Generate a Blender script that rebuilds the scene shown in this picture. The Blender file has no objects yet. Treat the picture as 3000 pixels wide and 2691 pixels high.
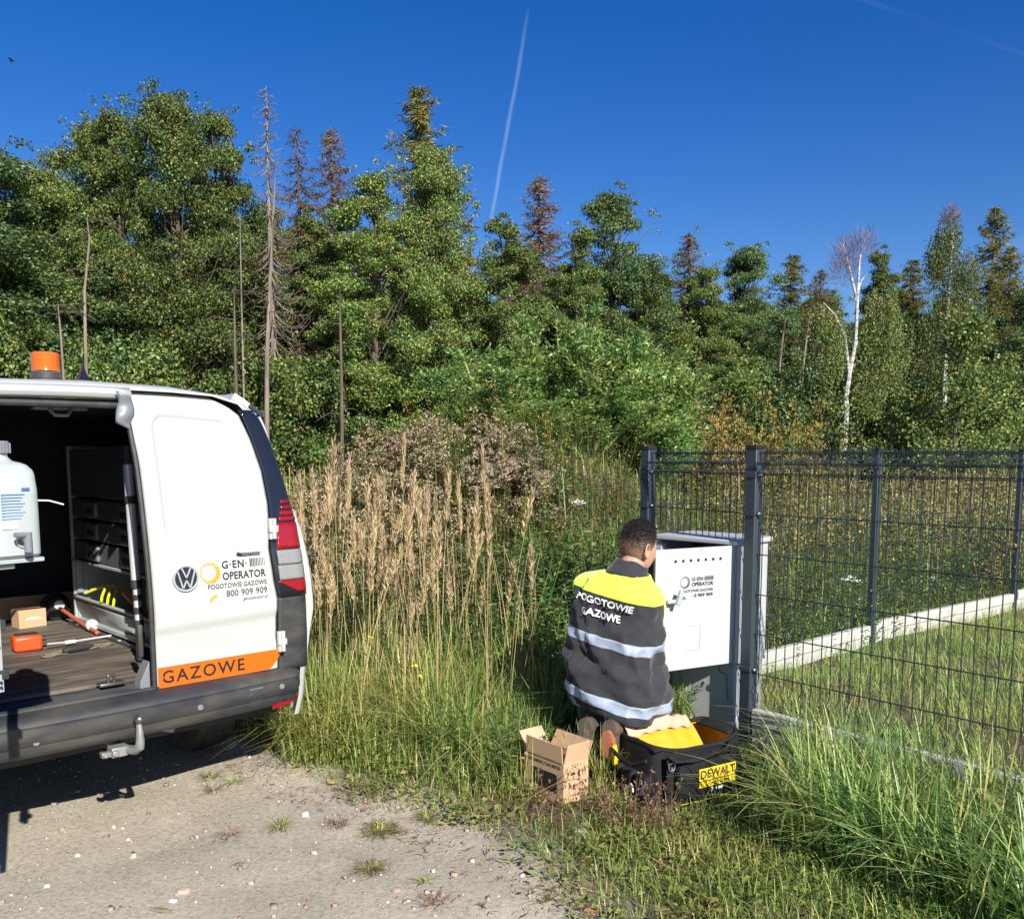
import bpy, bmesh, math, random
import numpy as np
from mathutils import Vector, Matrix, noise as mnoise

S = bpy.context.scene
COL = S.collection
random.seed(7)

# ------------------------------------------------------------------ camera
EYE = 1.58; PITCH = math.radians(6.5); FPX = 2700.0; PYC = 1635.0
cam_d = bpy.data.cameras.new("camera"); cam = bpy.data.objects.new("camera", cam_d); COL.objects.link(cam)
cam.location = (0, 0, EYE); cam.rotation_euler = (math.radians(90) - PITCH, 0, 0)
cam_d.sensor_fit = 'HORIZONTAL'; cam_d.sensor_width = 36.0; cam_d.lens = 36.0 * FPX / 3000.0
cam_d.shift_y = (PYC - 1345.5) / 3000.0
cam_d.clip_start = 0.05; cam_d.clip_end = 2000
S.camera = cam

# ------------------------------------------------------------------ light
SUN_EL = math.radians(33); SUN_AZ = math.radians(27)      # azimuth measured from -Y towards +X
to_sun = Vector((math.sin(SUN_AZ) * math.cos(SUN_EL), -math.cos(SUN_AZ) * math.cos(SUN_EL), math.sin(SUN_EL)))
sd = bpy.data.lights.new("sun", 'SUN'); sd.energy = 4.8; sd.angle = math.radians(0.5); sd.color = (1.0, 0.94, 0.85)
sun = bpy.data.objects.new("sun", sd); COL.objects.link(sun)
sun.rotation_euler = to_sun.to_track_quat('Z', 'Y').to_euler()

W = bpy.data.worlds.new("World"); S.world = W; W.use_nodes = True
wt = W.node_tree; wt.nodes.clear()
def wn(t, **k):
    n = wt.nodes.new(t)
    for a, b in k.items(): setattr(n, a, b)
    return n
sky = wn('ShaderNodeTexSky', sky_type='NISHITA', sun_disc=False, sun_elevation=SUN_EL, altitude=300, air_density=1.0, dust_density=0.35, ozone_density=3.2)
sky.sun_rotation = math.pi - SUN_AZ
hs = wn('ShaderNodeHueSaturation'); hs.inputs['Saturation'].default_value = 1.40; hs.inputs['Value'].default_value = 1.0; hs.inputs['Hue'].default_value = 0.518
bg = wn('ShaderNodeBackground'); bg.inputs['Strength'].default_value = 0.068
out = wn('ShaderNodeOutputWorld')
wt.links.new(sky.outputs[0], hs.inputs['Color'])

def pray(x, y):
    u = (x - 1500) / FPX; v = (PYC - y) / FPX
    return Vector((u, math.cos(PITCH) + v * math.sin(PITCH), -math.sin(PITCH) + v * math.cos(PITCH)))
def at(x, y, Y):
    r = pray(x, y); t = Y / r[1]; return Vector((r[0] * t, Y, EYE + r[2] * t))
def gz(x, y, z=0.0):
    r = pray(x, y); t = (z - EYE) / r[2]; return Vector((r[0] * t, r[1] * t, z))

# thin old condensation trails high in the sky, part of the sky itself
def trail(p0, p1, width, strength, nscale, skew):
    a = pray(*p0).normalized(); b = pray(*p1).normalized()
    n = a.cross(b).normalized(); mid = (a + b).normalized(); along = (b - a).normalized(); half = (b - a).length / 2
    tc = wn('ShaderNodeTexCoord')
    nz = wn('ShaderNodeTexNoise'); nz.inputs['Scale'].default_value = nscale; nz.inputs['Detail'].default_value = 3
    wt.links.new(tc.outputs['Generated'], nz.inputs['Vector'])
    def dot(v):
        d = wn('ShaderNodeVectorMath', operation='DOT_PRODUCT'); d.inputs[1].default_value = v
        wt.links.new(tc.outputs['Generated'], d.inputs[0]); return d.outputs['Value']
    def mt(op, a_, b_=None, c_=None):
        m = wn('ShaderNodeMath', operation=op)
        for i, q in enumerate((a_, b_, c_)):
            if q is None: continue
            if isinstance(q, (int, float)): m.inputs[i].default_value = q
            else: wt.links.new(q, m.inputs[i])
        return m.outputs[0]
    across = mt('ADD', dot(n), mt('MULTIPLY', mt('SUBTRACT', nz.outputs['Fac'], 0.5), skew))
    prof = mt('MAXIMUM', mt('SUBTRACT', 1.0, mt('DIVIDE', mt('ABSOLUTE', across), width)), 0.0)
    al = mt('MAXIMUM', mt('SUBTRACT', 1.0, mt('POWER', mt('DIVIDE', mt('ABSOLUTE', dot(along)), half), 6.0)), 0.0)
    front = mt('GREATER_THAN', dot(mid), 0.5)
    nn = wn('ShaderNodeTexNoise'); nn.inputs['Scale'].default_value = nscale * 0.7; nn.inputs['Detail'].default_value = 4
    wt.links.new(tc.outputs['Generated'], nn.inputs['Vector'])
    brk = mt('MINIMUM', mt('MAXIMUM', mt('MULTIPLY', mt('SUBTRACT', nn.outputs['Fac'], 0.36), 3.2), 0.12), 1.0)
    return mt('MULTIPLY', mt('MULTIPLY', mt('MULTIPLY', prof, al), front), mt('MULTIPLY', brk, strength * .8))
colr = hs.outputs[0]
for args in (((1552, 20), (1428, 690), 0.0026, 0.42, 11, 0.006), ((2400, -40), (3100, 190), 0.003, 0.09, 9, 0.005), ((2840, 735), (3100, 710), 0.012, 0.30, 12, 0.012)):
    f = trail(*args)
    mx = wn('ShaderNodeMixRGB'); mx.inputs[2].default_value = (4.6, 6.2, 8.6, 1)
    wt.links.new(f, mx.inputs[0]); wt.links.new(colr, mx.inputs[1]); colr = mx.outputs[0]
wt.links.new(colr, bg.inputs[0]); wt.links.new(bg.outputs[0], out.inputs[0])
S.view_settings.view_transform = 'Standard'; S.view_settings.look = 'None'
S.view_settings.exposure = 0.84; S.view_settings.gamma = 1.0; S.view_settings.use_curve_mapping = False
S.render.engine = 'CYCLES'
S.cycles.max_bounces = 6; S.cycles.transparent_max_bounces = 8; S.cycles.diffuse_bounces = 3; S.cycles.glossy_bounces = 3

# ------------------------------------------------------------------ helpers
def tag(o, label=None, cat=None, group=None, kind=None):
    if label: o['label'] = label
    if cat: o['category'] = cat
    if group: o['group'] = group
    if kind: o['kind'] = kind
    return o

def empty(name, loc=(0, 0, 0), rz=0.0, **k):
    o = bpy.data.objects.new(name, None); COL.objects.link(o)
    o.location = loc; o.rotation_euler = (0, 0, rz); o.empty_display_size = 0.2
    return tag(o, **k)

def copy_tree(o, parent=None):
    c = o.copy(); COL.objects.link(c)
    if parent is not None: c.parent = parent
    for ch in list(o.children): copy_tree(ch, c)
    return c

class MB:
    """collects vertices and faces; build() links them as one mesh object"""
    def __init__(s): s.v = []; s.f = []; s.m = []
    def add(s, vs, fs, mi=0):
        n = len(s.v); s.v += [tuple(p) for p in vs]; s.f += [tuple(i + n for i in f) for f in fs]; s.m += [mi] * len(fs); return s
    def box(s, c, d, R=None, mi=0, taper=1.0):
        x, y, z = d[0] / 2, d[1] / 2, d[2] / 2
        vs = []
        for k in (-1, 1):
            t = taper if k > 0 else 1
            vs += [Vector((-x * t, -y * t, k * z)), Vector((x * t, -y * t, k * z)), Vector((x * t, y * t, k * z)), Vector((-x * t, y * t, k * z))]
        if R is not None: vs = [R @ p for p in vs]
        c = Vector(c); vs = [p + c for p in vs]
        return s.add(vs, [(3, 2, 1, 0), (4, 5, 6, 7), (0, 1, 5, 4), (1, 2, 6, 5), (2, 3, 7, 6), (3, 0, 4, 7)], mi)
    def tube(s, pts, r, n=8, mi=0, cap=True, up=None):
        pts = [Vector(p) for p in pts]; m = len(pts)
        rs = r if isinstance(r, (list, tuple)) else [r] * m
        t0 = (pts[1] - pts[0]).normalized()
        ref = Vector(up) if up else (Vector((0, 0, 1)) if abs(t0.z) < 0.9 else Vector((1, 0, 0)))
        a = t0.cross(ref).normalized(); vs = []
        for i, p in enumerate(pts):
            t = (pts[min(i + 1, m - 1)] - pts[max(i - 1, 0)]).normalized()
            a = (a - t * a.dot(t)).normalized(); b = t.cross(a)
            for k in range(n):
                q = 2 * math.pi * k / n
                vs.append(p + (a * math.cos(q) + b * math.sin(q)) * rs[i])
        fs = [(i * n + k, i * n + (k + 1) % n, (i + 1) * n + (k + 1) % n, (i + 1) * n + k) for i in range(m - 1) for k in range(n)]
        if cap: fs += [tuple(range(n - 1, -1, -1)), tuple((m - 1) * n + k for k in range(n))]
        return s.add(vs, fs, mi)
    def grid(s, fn, nu, nv, mi=0, close_u=False, flip=False):
        vs = [fn(i / (nu - (0 if close_u else 1)), j / (nv - 1)) for j in range(nv) for i in range(nu)]
        fs = []
        for j in range(nv - 1):
            for i in range(nu if close_u else nu - 1):
                i2 = (i + 1) % nu
                f = (j * nu + i, j * nu + i2, (j + 1) * nu + i2, (j + 1) * nu + i)
                fs.append(f[::-1] if flip else f)
        return s.add(vs, fs, mi)
    def lathe(s, prof, c=(0, 0, 0), R=None, n=24, mi=0):
        c = Vector(c); vs = []
        for r, z in prof:
            for k in range(n):
                q = 2 * math.pi * k / n; p = Vector((r * math.cos(q), r * math.sin(q), z))
                vs.append((R @ p if R is not None else p) + c)
        m = len(prof)
        fs = [(i * n + k, i * n + (k + 1) % n, (i + 1) * n + (k + 1) % n, (i + 1) * n + k) for i in range(m - 1) for k in range(n)]
        if prof[0][0] > 1e-6: fs.append(tuple(range(n - 1, -1, -1)))
        if prof[-1][0] > 1e-6: fs.append(tuple((m - 1) * n + k for k in range(n)))
        return s.add(vs, fs, mi)
    def poly(s, pts, mi=0): return s.add(pts, [tuple(range(len(pts)))], mi)
    def prism(s, pts, ext, mi=0):
        n = len(pts); e = Vector(ext); a = [Vector(p) for p in pts]
        vs = a + [p + e for p in a]
        fs = [tuple(range(n - 1, -1, -1)), tuple(range(n, 2 * n))] + [(k, (k + 1) % n, n + (k + 1) % n, n + k) for k in range(n)]
        return s.add(vs, fs, mi)
    def build(s, name, mat, parent=None, smooth=False, bevel=0, subsurf=0, solid=0, auto=True):
        me = bpy.data.meshes.new(name)
        me.from_pydata(s.v, [], s.f)
        for m in (mat if isinstance(mat, (list, tuple)) else [mat]): me.materials.append(m)
        if any(s.m): me.polygons.foreach_set('material_index', s.m)
        bm = bmesh.new(); bm.from_mesh(me)
        bmesh.ops.recalc_face_normals(bm, faces=bm.faces[:]); bm.to_mesh(me); bm.free()
        me.update()
        o = bpy.data.objects.new(name, me); COL.objects.link(o)
        if parent is not None: o.parent = parent
        if solid:
            d = o.modifiers.new('t', 'SOLIDIFY'); d.thickness = abs(solid); d.offset = -1 if solid > 0 else 1
        if bevel:
            b = o.modifiers.new('b', 'BEVEL'); b.width = bevel; b.segments = 2; b.limit_method = 'ANGLE'; b.angle_limit = math.radians(40)
        if subsurf:
            u = o.modifiers.new('s', 'SUBSURF'); u.levels = subsurf; u.render_levels = subsurf
        if smooth or bevel:
            me.polygons.foreach_set('use_smooth', [True] * len(me.polygons))
            if not subsurf and auto:
                try: me.set_sharp_from_angle(angle=math.radians(38))
                except Exception: pass
        return o

def np_mesh(name, batches, mats, parent=None, smooth=False):
    """batches: list of (V (n,3), F (m,4), material index) -> one mesh object"""
    Vs = []; Fs = []; Ms = []; n = 0
    for V, F, mi in batches:
        Vs.append(V); Fs.append(F + n); Ms.append(np.full(len(F), mi, dtype=np.int32)); n += len(V)
    V = np.concatenate(Vs).astype(np.float32); F = np.concatenate(Fs).astype(np.int32); M = np.concatenate(Ms)
    me = bpy.data.meshes.new(name)
    me.vertices.add(len(V)); me.vertices.foreach_set('co', V.ravel())
    me.loops.add(F.size); me.loops.foreach_set('vertex_index', F.ravel())
    me.polygons.add(len(F)); me.polygons.foreach_set('loop_start', np.arange(0, F.size, 4, dtype=np.int32))
    me.polygons.foreach_set('material_index', M)
    if smooth: me.polygons.foreach_set('use_smooth', np.ones(len(F), dtype=bool))
    for m in mats: me.materials.append(m)
    me.update(calc_edges=True)
    o = bpy.data.objects.new(name, me); COL.objects.link(o)
    if parent is not None: o.parent = parent
    return o

# ------------------------------------------------------------------ materials
def hexc(h):
    h = h.lstrip('#'); c = [int(h[i:i + 2], 16) / 255 for i in (0, 2, 4)]
    return tuple((v / 12.92 if v <= .04045 else ((v + .055) / 1.055) ** 2.4) for v in c) + (1,)
def newmat(name):
    m = bpy.data.materials.new(name); m.use_nodes = True
    return m, m.node_tree, m.node_tree.nodes['Principled BSDF']
def c4(c): return (c[0], c[1], c[2], 1)
def mat(name, col, rough=0.5, metal=0.0, spec=0.5, noise=None, bump=None, coat=0.0, trans=0.0, emis=None, alpha=1.0, var=None):
    """noise=(scale, amount, colour2[, stretch]); bump=(scale, strength[, stretch])"""
    m, t, b = newmat(name)
    b.inputs['Base Color'].default_value = c4(col); b.inputs['Roughness'].default_value = rough
    b.inputs['Metallic'].default_value = metal; b.inputs['Specular IOR Level'].default_value = spec
    b.inputs['Coat Weight'].default_value = coat; b.inputs['Coat Roughness'].default_value = 0.06
    b.inputs['Transmission Weight'].default_value = trans; b.inputs['Alpha'].default_value = alpha
    tc = t.nodes.new('ShaderNodeTexCoord')
    def nz(scale, stretch=(1, 1, 1), detail=5):
        mp = t.nodes.new('ShaderNodeMapping'); mp.inputs['Scale'].default_value = stretch
        n = t.nodes.new('ShaderNodeTexNoise'); n.inputs['Scale'].default_value = scale; n.inputs['Detail'].default_value = detail
        t.links.new(tc.outputs['Object'], mp.inputs[0]); t.links.new(mp.outputs[0], n.inputs['Vector']); return n
    if noise:
        n = nz(noise[0], noise[3] if len(noise) > 3 else (1, 1, 1))
        r = t.nodes.new('ShaderNodeValToRGB'); lo, hi = 0.5 - 0.18 / max(noise[1], .1) * .5, 0.62
        r.color_ramp.elements[0].position = max(0.3, lo); r.color_ramp.elements[1].position = hi + .1
        r.color_ramp.elements[0].color = (0, 0, 0, 1); r.color_ramp.elements[1].color = (noise[1],) * 3 + (1,)
        mx = t.nodes.new('ShaderNodeMixRGB'); mx.inputs[1].default_value = c4(col); mx.inputs[2].default_value = c4(noise[2])
        t.links.new(n.outputs['Fac'], r.inputs[0]); t.links.new(r.outputs[0], mx.inputs[0]); t.links.new(mx.outputs[0], b.inputs['Base Color'])
    if bump:
        n = nz(bump[0], bump[2] if len(bump) > 2 else (1, 1, 1), 4)
        bp = t.nodes.new('ShaderNodeBump'); bp.inputs['Strength'].default_value = bump[1]; bp.inputs['Distance'].default_value = 0.01
        t.links.new(n.outputs['Fac'], bp.inputs['Height']); t.links.new(bp.outputs[0], b.inputs['Normal'])
    return m

def leafmat(name, stops, trans=0.3, rough=0.5, spec=0.25, objvar=0.25, gain=1.55):
    """leaf colour picked per leaf; stops=[(pos, rgb)...]"""
    m, t, b = newmat(name)
    g = t.nodes.new('ShaderNodeNewGeometry'); r = t.nodes.new('ShaderNodeValToRGB')
    while len(r.color_ramp.elements) < len(stops): r.color_ramp.elements.new(0.5)
    for e, (p, c) in zip(r.color_ramp.elements, stops): e.position = p; e.color = c4([min(.8, q * gain) for q in c])
    oi = t.nodes.new('ShaderNodeObjectInfo'); mp = t.nodes.new('ShaderNodeMapRange')
    mp.inputs[3].default_value = 1 - objvar; mp.inputs[4].default_value = 1 + objvar
    h = t.nodes.new('ShaderNodeHueSaturation')
    tc = t.nodes.new('ShaderNodeTexCoord'); nz = t.nodes.new('ShaderNodeTexNoise'); nz.inputs['Scale'].default_value = 1.1; nz.inputs['Detail'].default_value = 2
    m2 = t.nodes.new('ShaderNodeMapRange'); m2.inputs[1].default_value = 0.35; m2.inputs[2].default_value = 0.65; m2.inputs[3].default_value = 0.47; m2.inputs[4].default_value = 0.52
    t.links.new(tc.outputs['Object'], nz.inputs['Vector']); t.links.new(nz.outputs['Fac'], m2.inputs[0]); t.links.new(m2.outputs[0], h.inputs['Hue'])
    t.links.new(g.outputs['Random Per Island'], r.inputs[0]); t.links.new(r.outputs[0], h.inputs['Color'])
    t.links.new(oi.outputs['Random'], mp.inputs[0]); t.links.new(mp.outputs[0], h.inputs['Value'])
    t.links.new(h.outputs[0], b.inputs['Base Color'])
    b.inputs['Roughness'].default_value = rough; b.inputs['Specular IOR Level'].default_value = spec
    tr = t.nodes.new('ShaderNodeBsdfTranslucent'); mx = t.nodes.new('ShaderNodeMixShader'); mx.inputs[0].default_value = trans
    t.links.new(h.outputs[0], tr.inputs[0]); t.links.new(b.outputs[0], mx.inputs[1]); t.links.new(tr.outputs[0], mx.inputs[2])
    t.links.new(mx.outputs[0], t.nodes['Material Output'].inputs[0])
    return m

# ------------------------------------------------------------------ terrain
FA = np.array((1.20, 4.58)); FD = np.array((0.63, -0.776))      # front fence: corner post and run towards the right
P1 = Vector((0.78, 5.30, 0)); P2 = Vector((1.20, 4.58, 0)); P3 = Vector((2.81, 7.12, 0)); P4 = Vector((4.74, 8.62, 0))
def terr(x, y):
    x = np.asarray(x, float); y = np.asarray(y, float)
    z = 0.09 / (1 + np.exp(-(y - 4.3 + 0.25 * (x < 0) * x) * 3)) * (1 / (1 + np.exp(-(x + 0.2) * 4)))
    # heap of dumped earth behind the verge
    def bump(cx, cy, sx, sy, h): return h * np.exp(-(((x - cx) / sx) ** 2 + ((y - cy) / sy) ** 2))
    z = z + bump(-0.55, 9.3, 1.9, 1.25, 1.25) + bump(0.15, 8.2, 0.75, 0.6, 0.55) + bump(0.9, 10.2, 1.6, 1.3, 0.9)
    z = z + 0.02 * np.sin(x * 2.1 + 1) * np.cos(y * 1.7) + 0.012 * np.sin(x * 5.3) * np.sin(y * 4.9 + 2)
    # verge a little raised above the gravel
    return z
def tz(x, y): return float(terr(x, y))

# edge of the gravel: negative side = gravel
GE = [(-9.0, 9.2), (-3.2, 6.6), (-1.9, 5.25), (-1.40, 4.78), (-0.80, 4.25), (-0.42, 4.0), (-0.12, 3.62), (0.02, 3.30), (0.28, 2.95), (0.55, 2.55), (0.9, 1.9), (1.6, 0.8), (2.4, -1.5), (3.5, -6)]
GEx = np.array([p[0] for p in GE]); GEy = np.array([p[1] for p in GE])
def gdist(x, y):
    """signed distance to the gravel edge, positive on the grass side"""
    x = np.asarray(x, float).ravel(); y = np.asarray(y, float).ravel(); best = np.full(x.shape, 1e9); sg = np.ones(x.shape)
    for i in range(len(GE) - 1):
        ax, ay, bx, by = GEx[i], GEy[i], GEx[i + 1], GEy[i + 1]; dx, dy = bx - ax, by - ay
        t = np.clip(((x - ax) * dx + (y - ay) * dy) / (dx * dx + dy * dy), 0, 1)
        d = np.hypot(x - ax - t * dx, y - ay - t * dy); s_ = np.sign((x - ax) * dy * -1 + (y - ay) * dx)
        u = d < best; best[u] = d[u]; sg[u] = s_[u]
    return best * sg
rng = np.random.default_rng(11)
def fbm(x, y, s=1.0, o=4, seed=0.0):
    r = np.zeros(np.shape(x)); a = 1.0; tot = 0
    for k in range(o):
        r += a * (np.sin(x * s * 1.7 + 3.1 * k + seed + 1.3 * np.sin(y * s * 1.1 + k)) * np.cos(y * s * 1.9 - 2.2 * k + seed + 1.1 * np.sin(x * s * 0.9 + 2 * k))); tot += a
        a *= .55; s *= 2.03
    return r / tot
def axis(lo, hi, near, n0, n1):
    a = np.linspace(near[0], near[1], n0)
    g = (np.linspace(0, 1, n1 + 1)[1:]) ** 2.6
    return np.concatenate([(near[0] - g * (near[0] - lo))[::-1], a, near[1] + g * (hi - near[1])])
gx = axis(-220, 220, (-5, 6), 210, 24); gy = axis(-60, 420, (0.8, 12.5), 230, 28)
GX, GY = np.meshgrid(gx, gy)
gd = gdist(GX, GY).reshape(GX.shape)
edge = gd + 0.16 * fbm(GX, GY, 2.5) + 0.07 * fbm(GX, GY, 9, 3, 2.0)
soil = np.clip((edge + 0.12) / 0.42, 0, 1)
near = (np.abs(GX) < 7) & (GY < 13)
GZ = terr(GX, GY) + near * (0.007 * fbm(GX, GY, 7, 4, 5) + 0.0035 * fbm(GX, GY, 30, 3, 1)) * (0.5 + soil)
V = np.stack([GX, GY, GZ], -1).reshape(-1, 3); nx = len(gx); ny = len(gy)
idx = np.arange(nx * ny).reshape(ny, nx)
F = np.stack([idx[:-1, :-1], idx[:-1, 1:], idx[1:, 1:], idx[1:, :-1]], -1).reshape(-1, 4)
m, t, b = newmat('ground_soil_and_gravel')
ground = np_mesh('ground', [(V, F, 0)], [m], smooth=True); tag(ground, kind='structure')
at_ = ground.data.attributes.new('soil', 'FLOAT', 'POINT'); at_.data.foreach_set('value', soil.ravel().astype(np.float32))
def nd(t, typ, **k):
    n = t.nodes.new(typ)
    for a, v in k.items():
        if a in n.inputs.keys(): n.inputs[a].default_value = v
        else: setattr(n, a, v)
    return n
tc = nd(t, 'ShaderNodeTexCoord')
def tn(scale, detail=6, rough=.55):
    n = nd(t, 'ShaderNodeTexNoise'); n.inputs['Scale'].default_value = scale; n.inputs['Detail'].default_value = detail; n.inputs['Roughness'].default_value = rough
    t.links.new(tc.outputs['Object'], n.inputs['Vector']); return n.outputs['Fac']
def ramp(src, *st):
    r = t.nodes.new('ShaderNodeValToRGB')
    while len(r.color_ramp.elements) < len(st): r.color_ramp.elements.new(.5)
    for e, (p_, c_) in zip(r.color_ramp.elements, st): e.position = p_; e.color = c4(c_)
    t.links.new(src, r.inputs[0]); return r.outputs[0]
def mixc(f, a_, b_, mode='MIX'):
    x_ = t.nodes.new('ShaderNodeMixRGB'); x_.blend_type = mode
    for i, q in enumerate((f, a_, b_)):
        if isinstance(q, (int, float)): x_.inputs[i].default_value = q
        elif isinstance(q, tuple): x_.inputs[i].default_value = c4(q)
        else: t.links.new(q, x_.inputs[i])
    return x_.outputs[0]
g1 = ramp(tn(1.3, 8, .62), (.3, (.285, .256, .20)), (.5, (.372, .337, .266)), (.72, (.435, .40, .325)))
g2 = ramp(tn(55, 5, .7), (.32, (.62, .62, .62)), (.5, (1, 1, 1)), (.7, (1.22, 1.2, 1.17)))
g3 = mixc(1.0, g1, g2, 'MULTIPLY')
vo = nd(t, 'ShaderNodeTexVoronoi'); vo.inputs['Scale'].default_value = 62; t.links.new(tc.outputs['Object'], vo.inputs['Vector'])
stone_m = ramp(vo.outputs['Distance'], (.16, (1, 1, 1)), (.24, (0, 0, 0)))
sepc = nd(t, 'ShaderNodeSeparateColor'); t.links.new(vo.outputs['Color'], sepc.inputs[0])
stone_sel = ramp(sepc.outputs[0], (.62, (0, 0, 0)), (.66, (1, 1, 1)))
stone_c = ramp(sepc.outputs[1], (.0, (.20, .19, .18)), (.35, (.36, .33, .30)), (.6, (.40, .25, .19)), (.8, (.52, .50, .47)), (1, (.14, .14, .15)))
g4 = mixc(mixc(1.0, stone_m, stone_sel, 'MULTIPLY'), g3, stone_c)
s1 = ramp(tn(7, 7, .65), (.3, (.055, .042, .028)), (.5, (.105, .08, .052)), (.7, (.17, .135, .09)))
s2 = ramp(tn(90, 4, .7), (.3, (.6, .6, .6)), (.7, (1.35, 1.3, 1.2)))
s3 = mixc(1.0, s1, s2, 'MULTIPLY')
atn = nd(t, 'ShaderNodeAttribute'); atn.attribute_name = 'soil'
t.links.new(mixc(ramp(atn.outputs['Fac'], (.25, (0, 0, 0)), (.9, (1, 1, 1))), g4, s3), b.inputs['Base Color'])
b.inputs['Roughness'].default_value = .95; b.inputs['Specular IOR Level'].default_value = .15
bp = nd(t, 'ShaderNodeBump'); bp.inputs['Strength'].default_value = .55; bp.inputs['Distance'].default_value = .008
hh = mixc(.5, tn(38, 8, .75), mixc(1.0, stone_m, stone_sel, 'MULTIPLY'), 'ADD')
t.links.new(hh, bp.inputs['Height']); t.links.new(bp.outputs[0], b.inputs['Normal'])
# ================================================================== VAN
M = {}
M['white'] = mat('white_paint', (.45, .47, .46), .25, coat=.5, noise=(1.7, .5, (.41, .41, .36)), spec=.5)
M['black_plastic'] = mat('dusty_bumper_plastic', (.024, .027, .033), .55, noise=(5, .8, (.085, .078, .066), (1, 1, 2.5)), bump=(300, .12), spec=.4)
M['rubber'] = mat('black_rubber', (.018, .018, .02), .6, noise=(20, .4, (.07, .07, .07)))
M['glass_black'] = mat('gloss_black', (.012, .014, .02), .08, coat=.5)
M['lens_red'] = mat('red_lens', (.26, .006, .012), .15, coat=.6, bump=(140, .25))
M['lens_darkred'] = mat('dark_red_lens', (.16, .006, .012), .12, coat=.8)
M['lens_clear'] = mat('clear_lens', (.22, .23, .23), .15, coat=.8, bump=(90, .3))
M['amber'] = mat('amber_lens', (.75, .16, .01), .14, coat=.8, trans=.25)
M['steel'] = mat('worn_steel', (.34, .34, .33), .38, metal=.9, noise=(14, .8, (.12, .07, .045)))
M['galv'] = mat('grey_cast_metal', (.33, .34, .35), .5, metal=.5, noise=(18, .5, (.14, .13, .11)))
M['alu'] = mat('aluminium', (.62, .63, .65), .35, metal=.3, bump=(200, .1, (1, 1, .05)))
M['alu_paint'] = mat('grey_rack_paint', (.36, .40, .41), .45, noise=(9, .5, (.25, .27, .27)))
M['rack_dark'] = mat('dark_drawer_plastic', (.085, .092, .095), .5, noise=(6, .5, (.13, .13, .125)))
M['interior'] = mat('charcoal_lining', (.022, .025, .034), .8)
M['orange_film'] = mat('orange_film', (.70, .115, .005), .4)
M['black_film'] = mat('black_film', (.02, .02, .022), .4)
M['grey_film'] = mat('grey_film', (.06, .06, .065), .4)
M['amber_film'] = mat('amber_film', (.72, .30, .03), .4)
M['chrome'] = mat('badge_chrome', (.50, .52, .55), .35, metal=.4)
M['badge_dark'] = mat('badge_dark', (.012, .017, .026), .5)
M['tyre'] = mat('tyre_rubber', (.028, .028, .03), .8, noise=(8, .6, (.10, .09, .075)))
M['wood'] = mat('worn_plywood_floor', (.065, .054, .044), .75, noise=(4, 1.0, (.19, .16, .125), (1, 6, 1)), bump=(18, .6, (1, 8, 1)))
M['dkmetal'] = mat('dark_painted_metal', (.05, .052, .055), .5)
M['card'] = mat('brown_cardboard', (.50, .335, .195), .8, noise=(3, .3, (.42, .28, .16)), bump=(120, .06, (1, 1, 6)))
M['orange_case'] = mat('orange_plastic', (.78, .075, .015), .4)
M['red_tube'] = mat('reddish_tube', (.42, .11, .07), .5)
M['poly'] = mat('milky_polyethylene', (.36, .41, .41), .35, trans=.0, noise=(6, .5, (.42, .44, .40)))
M['grey_pl'] = mat('grey_plastic', (.17, .185, .20), .4)
M['blue_print'] = mat('blue_print', (.05, .13, .45), .5)
M['pale_blue_print'] = mat('pale_blue_print', (.28, .40, .60), .5)
M['paper'] = mat('white_label', (.75, .77, .8), .6)
M['yellow'] = mat('yellow_hose', (.72, .68, .03), .4)
M['blue_bag'] = mat('blue_plastic_sheet', (.02, .06, .22), .3, bump=(8, 1))

VA = math.radians(43.3)
VO = Vector((-1.488 - .17 * math.cos(VA), 3.787 - .17 * math.sin(VA), 0))
VU = Vector((math.cos(VA), math.sin(VA), 0)); VF = Vector((-math.sin(VA), math.cos(VA), 0))
van = empty('van', VO, VA, label='white panel van with open rear door, orange GAZOWE strip and amber beacon', cat='van')
def vlocal(w): d = Vector(w) - VO; return Vector((d.dot(VU), d.dot(VF), w[2]))

def lean(z): return 0.0 if z < .9 else .15 * ((z - .9) / .9) ** 1.6
SP = [(.36, .86), (.45, .885), (.60, .90), (.75, .905), (.92, .90), (1.10, .885), (1.28, .868), (1.45, .835), (1.62, .795), (1.74, .755), (1.80, .70), (1.838, .58), (1.866, .35), (1.878, 0)]
def wid(z):
    for (a, wa), (b_, wb) in zip(SP, SP[1:]):
        if z <= b_: return wa + (wb - wa) * max(0, (z - a)) / (b_ - a)
    return 0.0
# body shell: section swept from the rear to the bonnet
ST = [(.0, .052), (.006, .03), (.02, .012), (.05, .002), (.09, 0), (.3, 0), (.6, 0), (1.0, -.003), (1.5, -.005), (2.1, -.004), (2.6, 0), (2.95, .01), (3.3, .02), (3.6, .03), (3.9, .05), (4.2, .09), (4.33, .16)]
def zcap(y):
    if y < .09: return 1.878 - .035 * ((.09 - y) / .09) ** 2
    if y < 2.7: return 1.90
    if y < 3.5: return 1.86 - (y - 2.7) * .86
    return max(1.17 - (y - 3.5) * .38, .5)
prof = SP + [(z, -x) for z, x in SP[-2::-1]]
def shell_pt(i, st):
    z, x = prof[i]; y, ins = st; sx = 1 if x > 0 else -1
    xx = x - sx * ins if abs(x) > .4 else x
    z2 = min(z, zcap(y) - (1.878 - z) * .3) if z > .9 else z
    if z > 1.78 and y > .2 and y < 2.7: z2 = z + .05 * math.sin(min(1, (y - .2) / 1.2) * math.pi / 2)
    return (xx, y + (lean(min(z, 1.80)) * max(0, 1 - y / .9)), z2)
mb = MB(); n = len(prof)
vs = [shell_pt(i, s_) for s_ in ST for i in range(n)]
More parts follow.
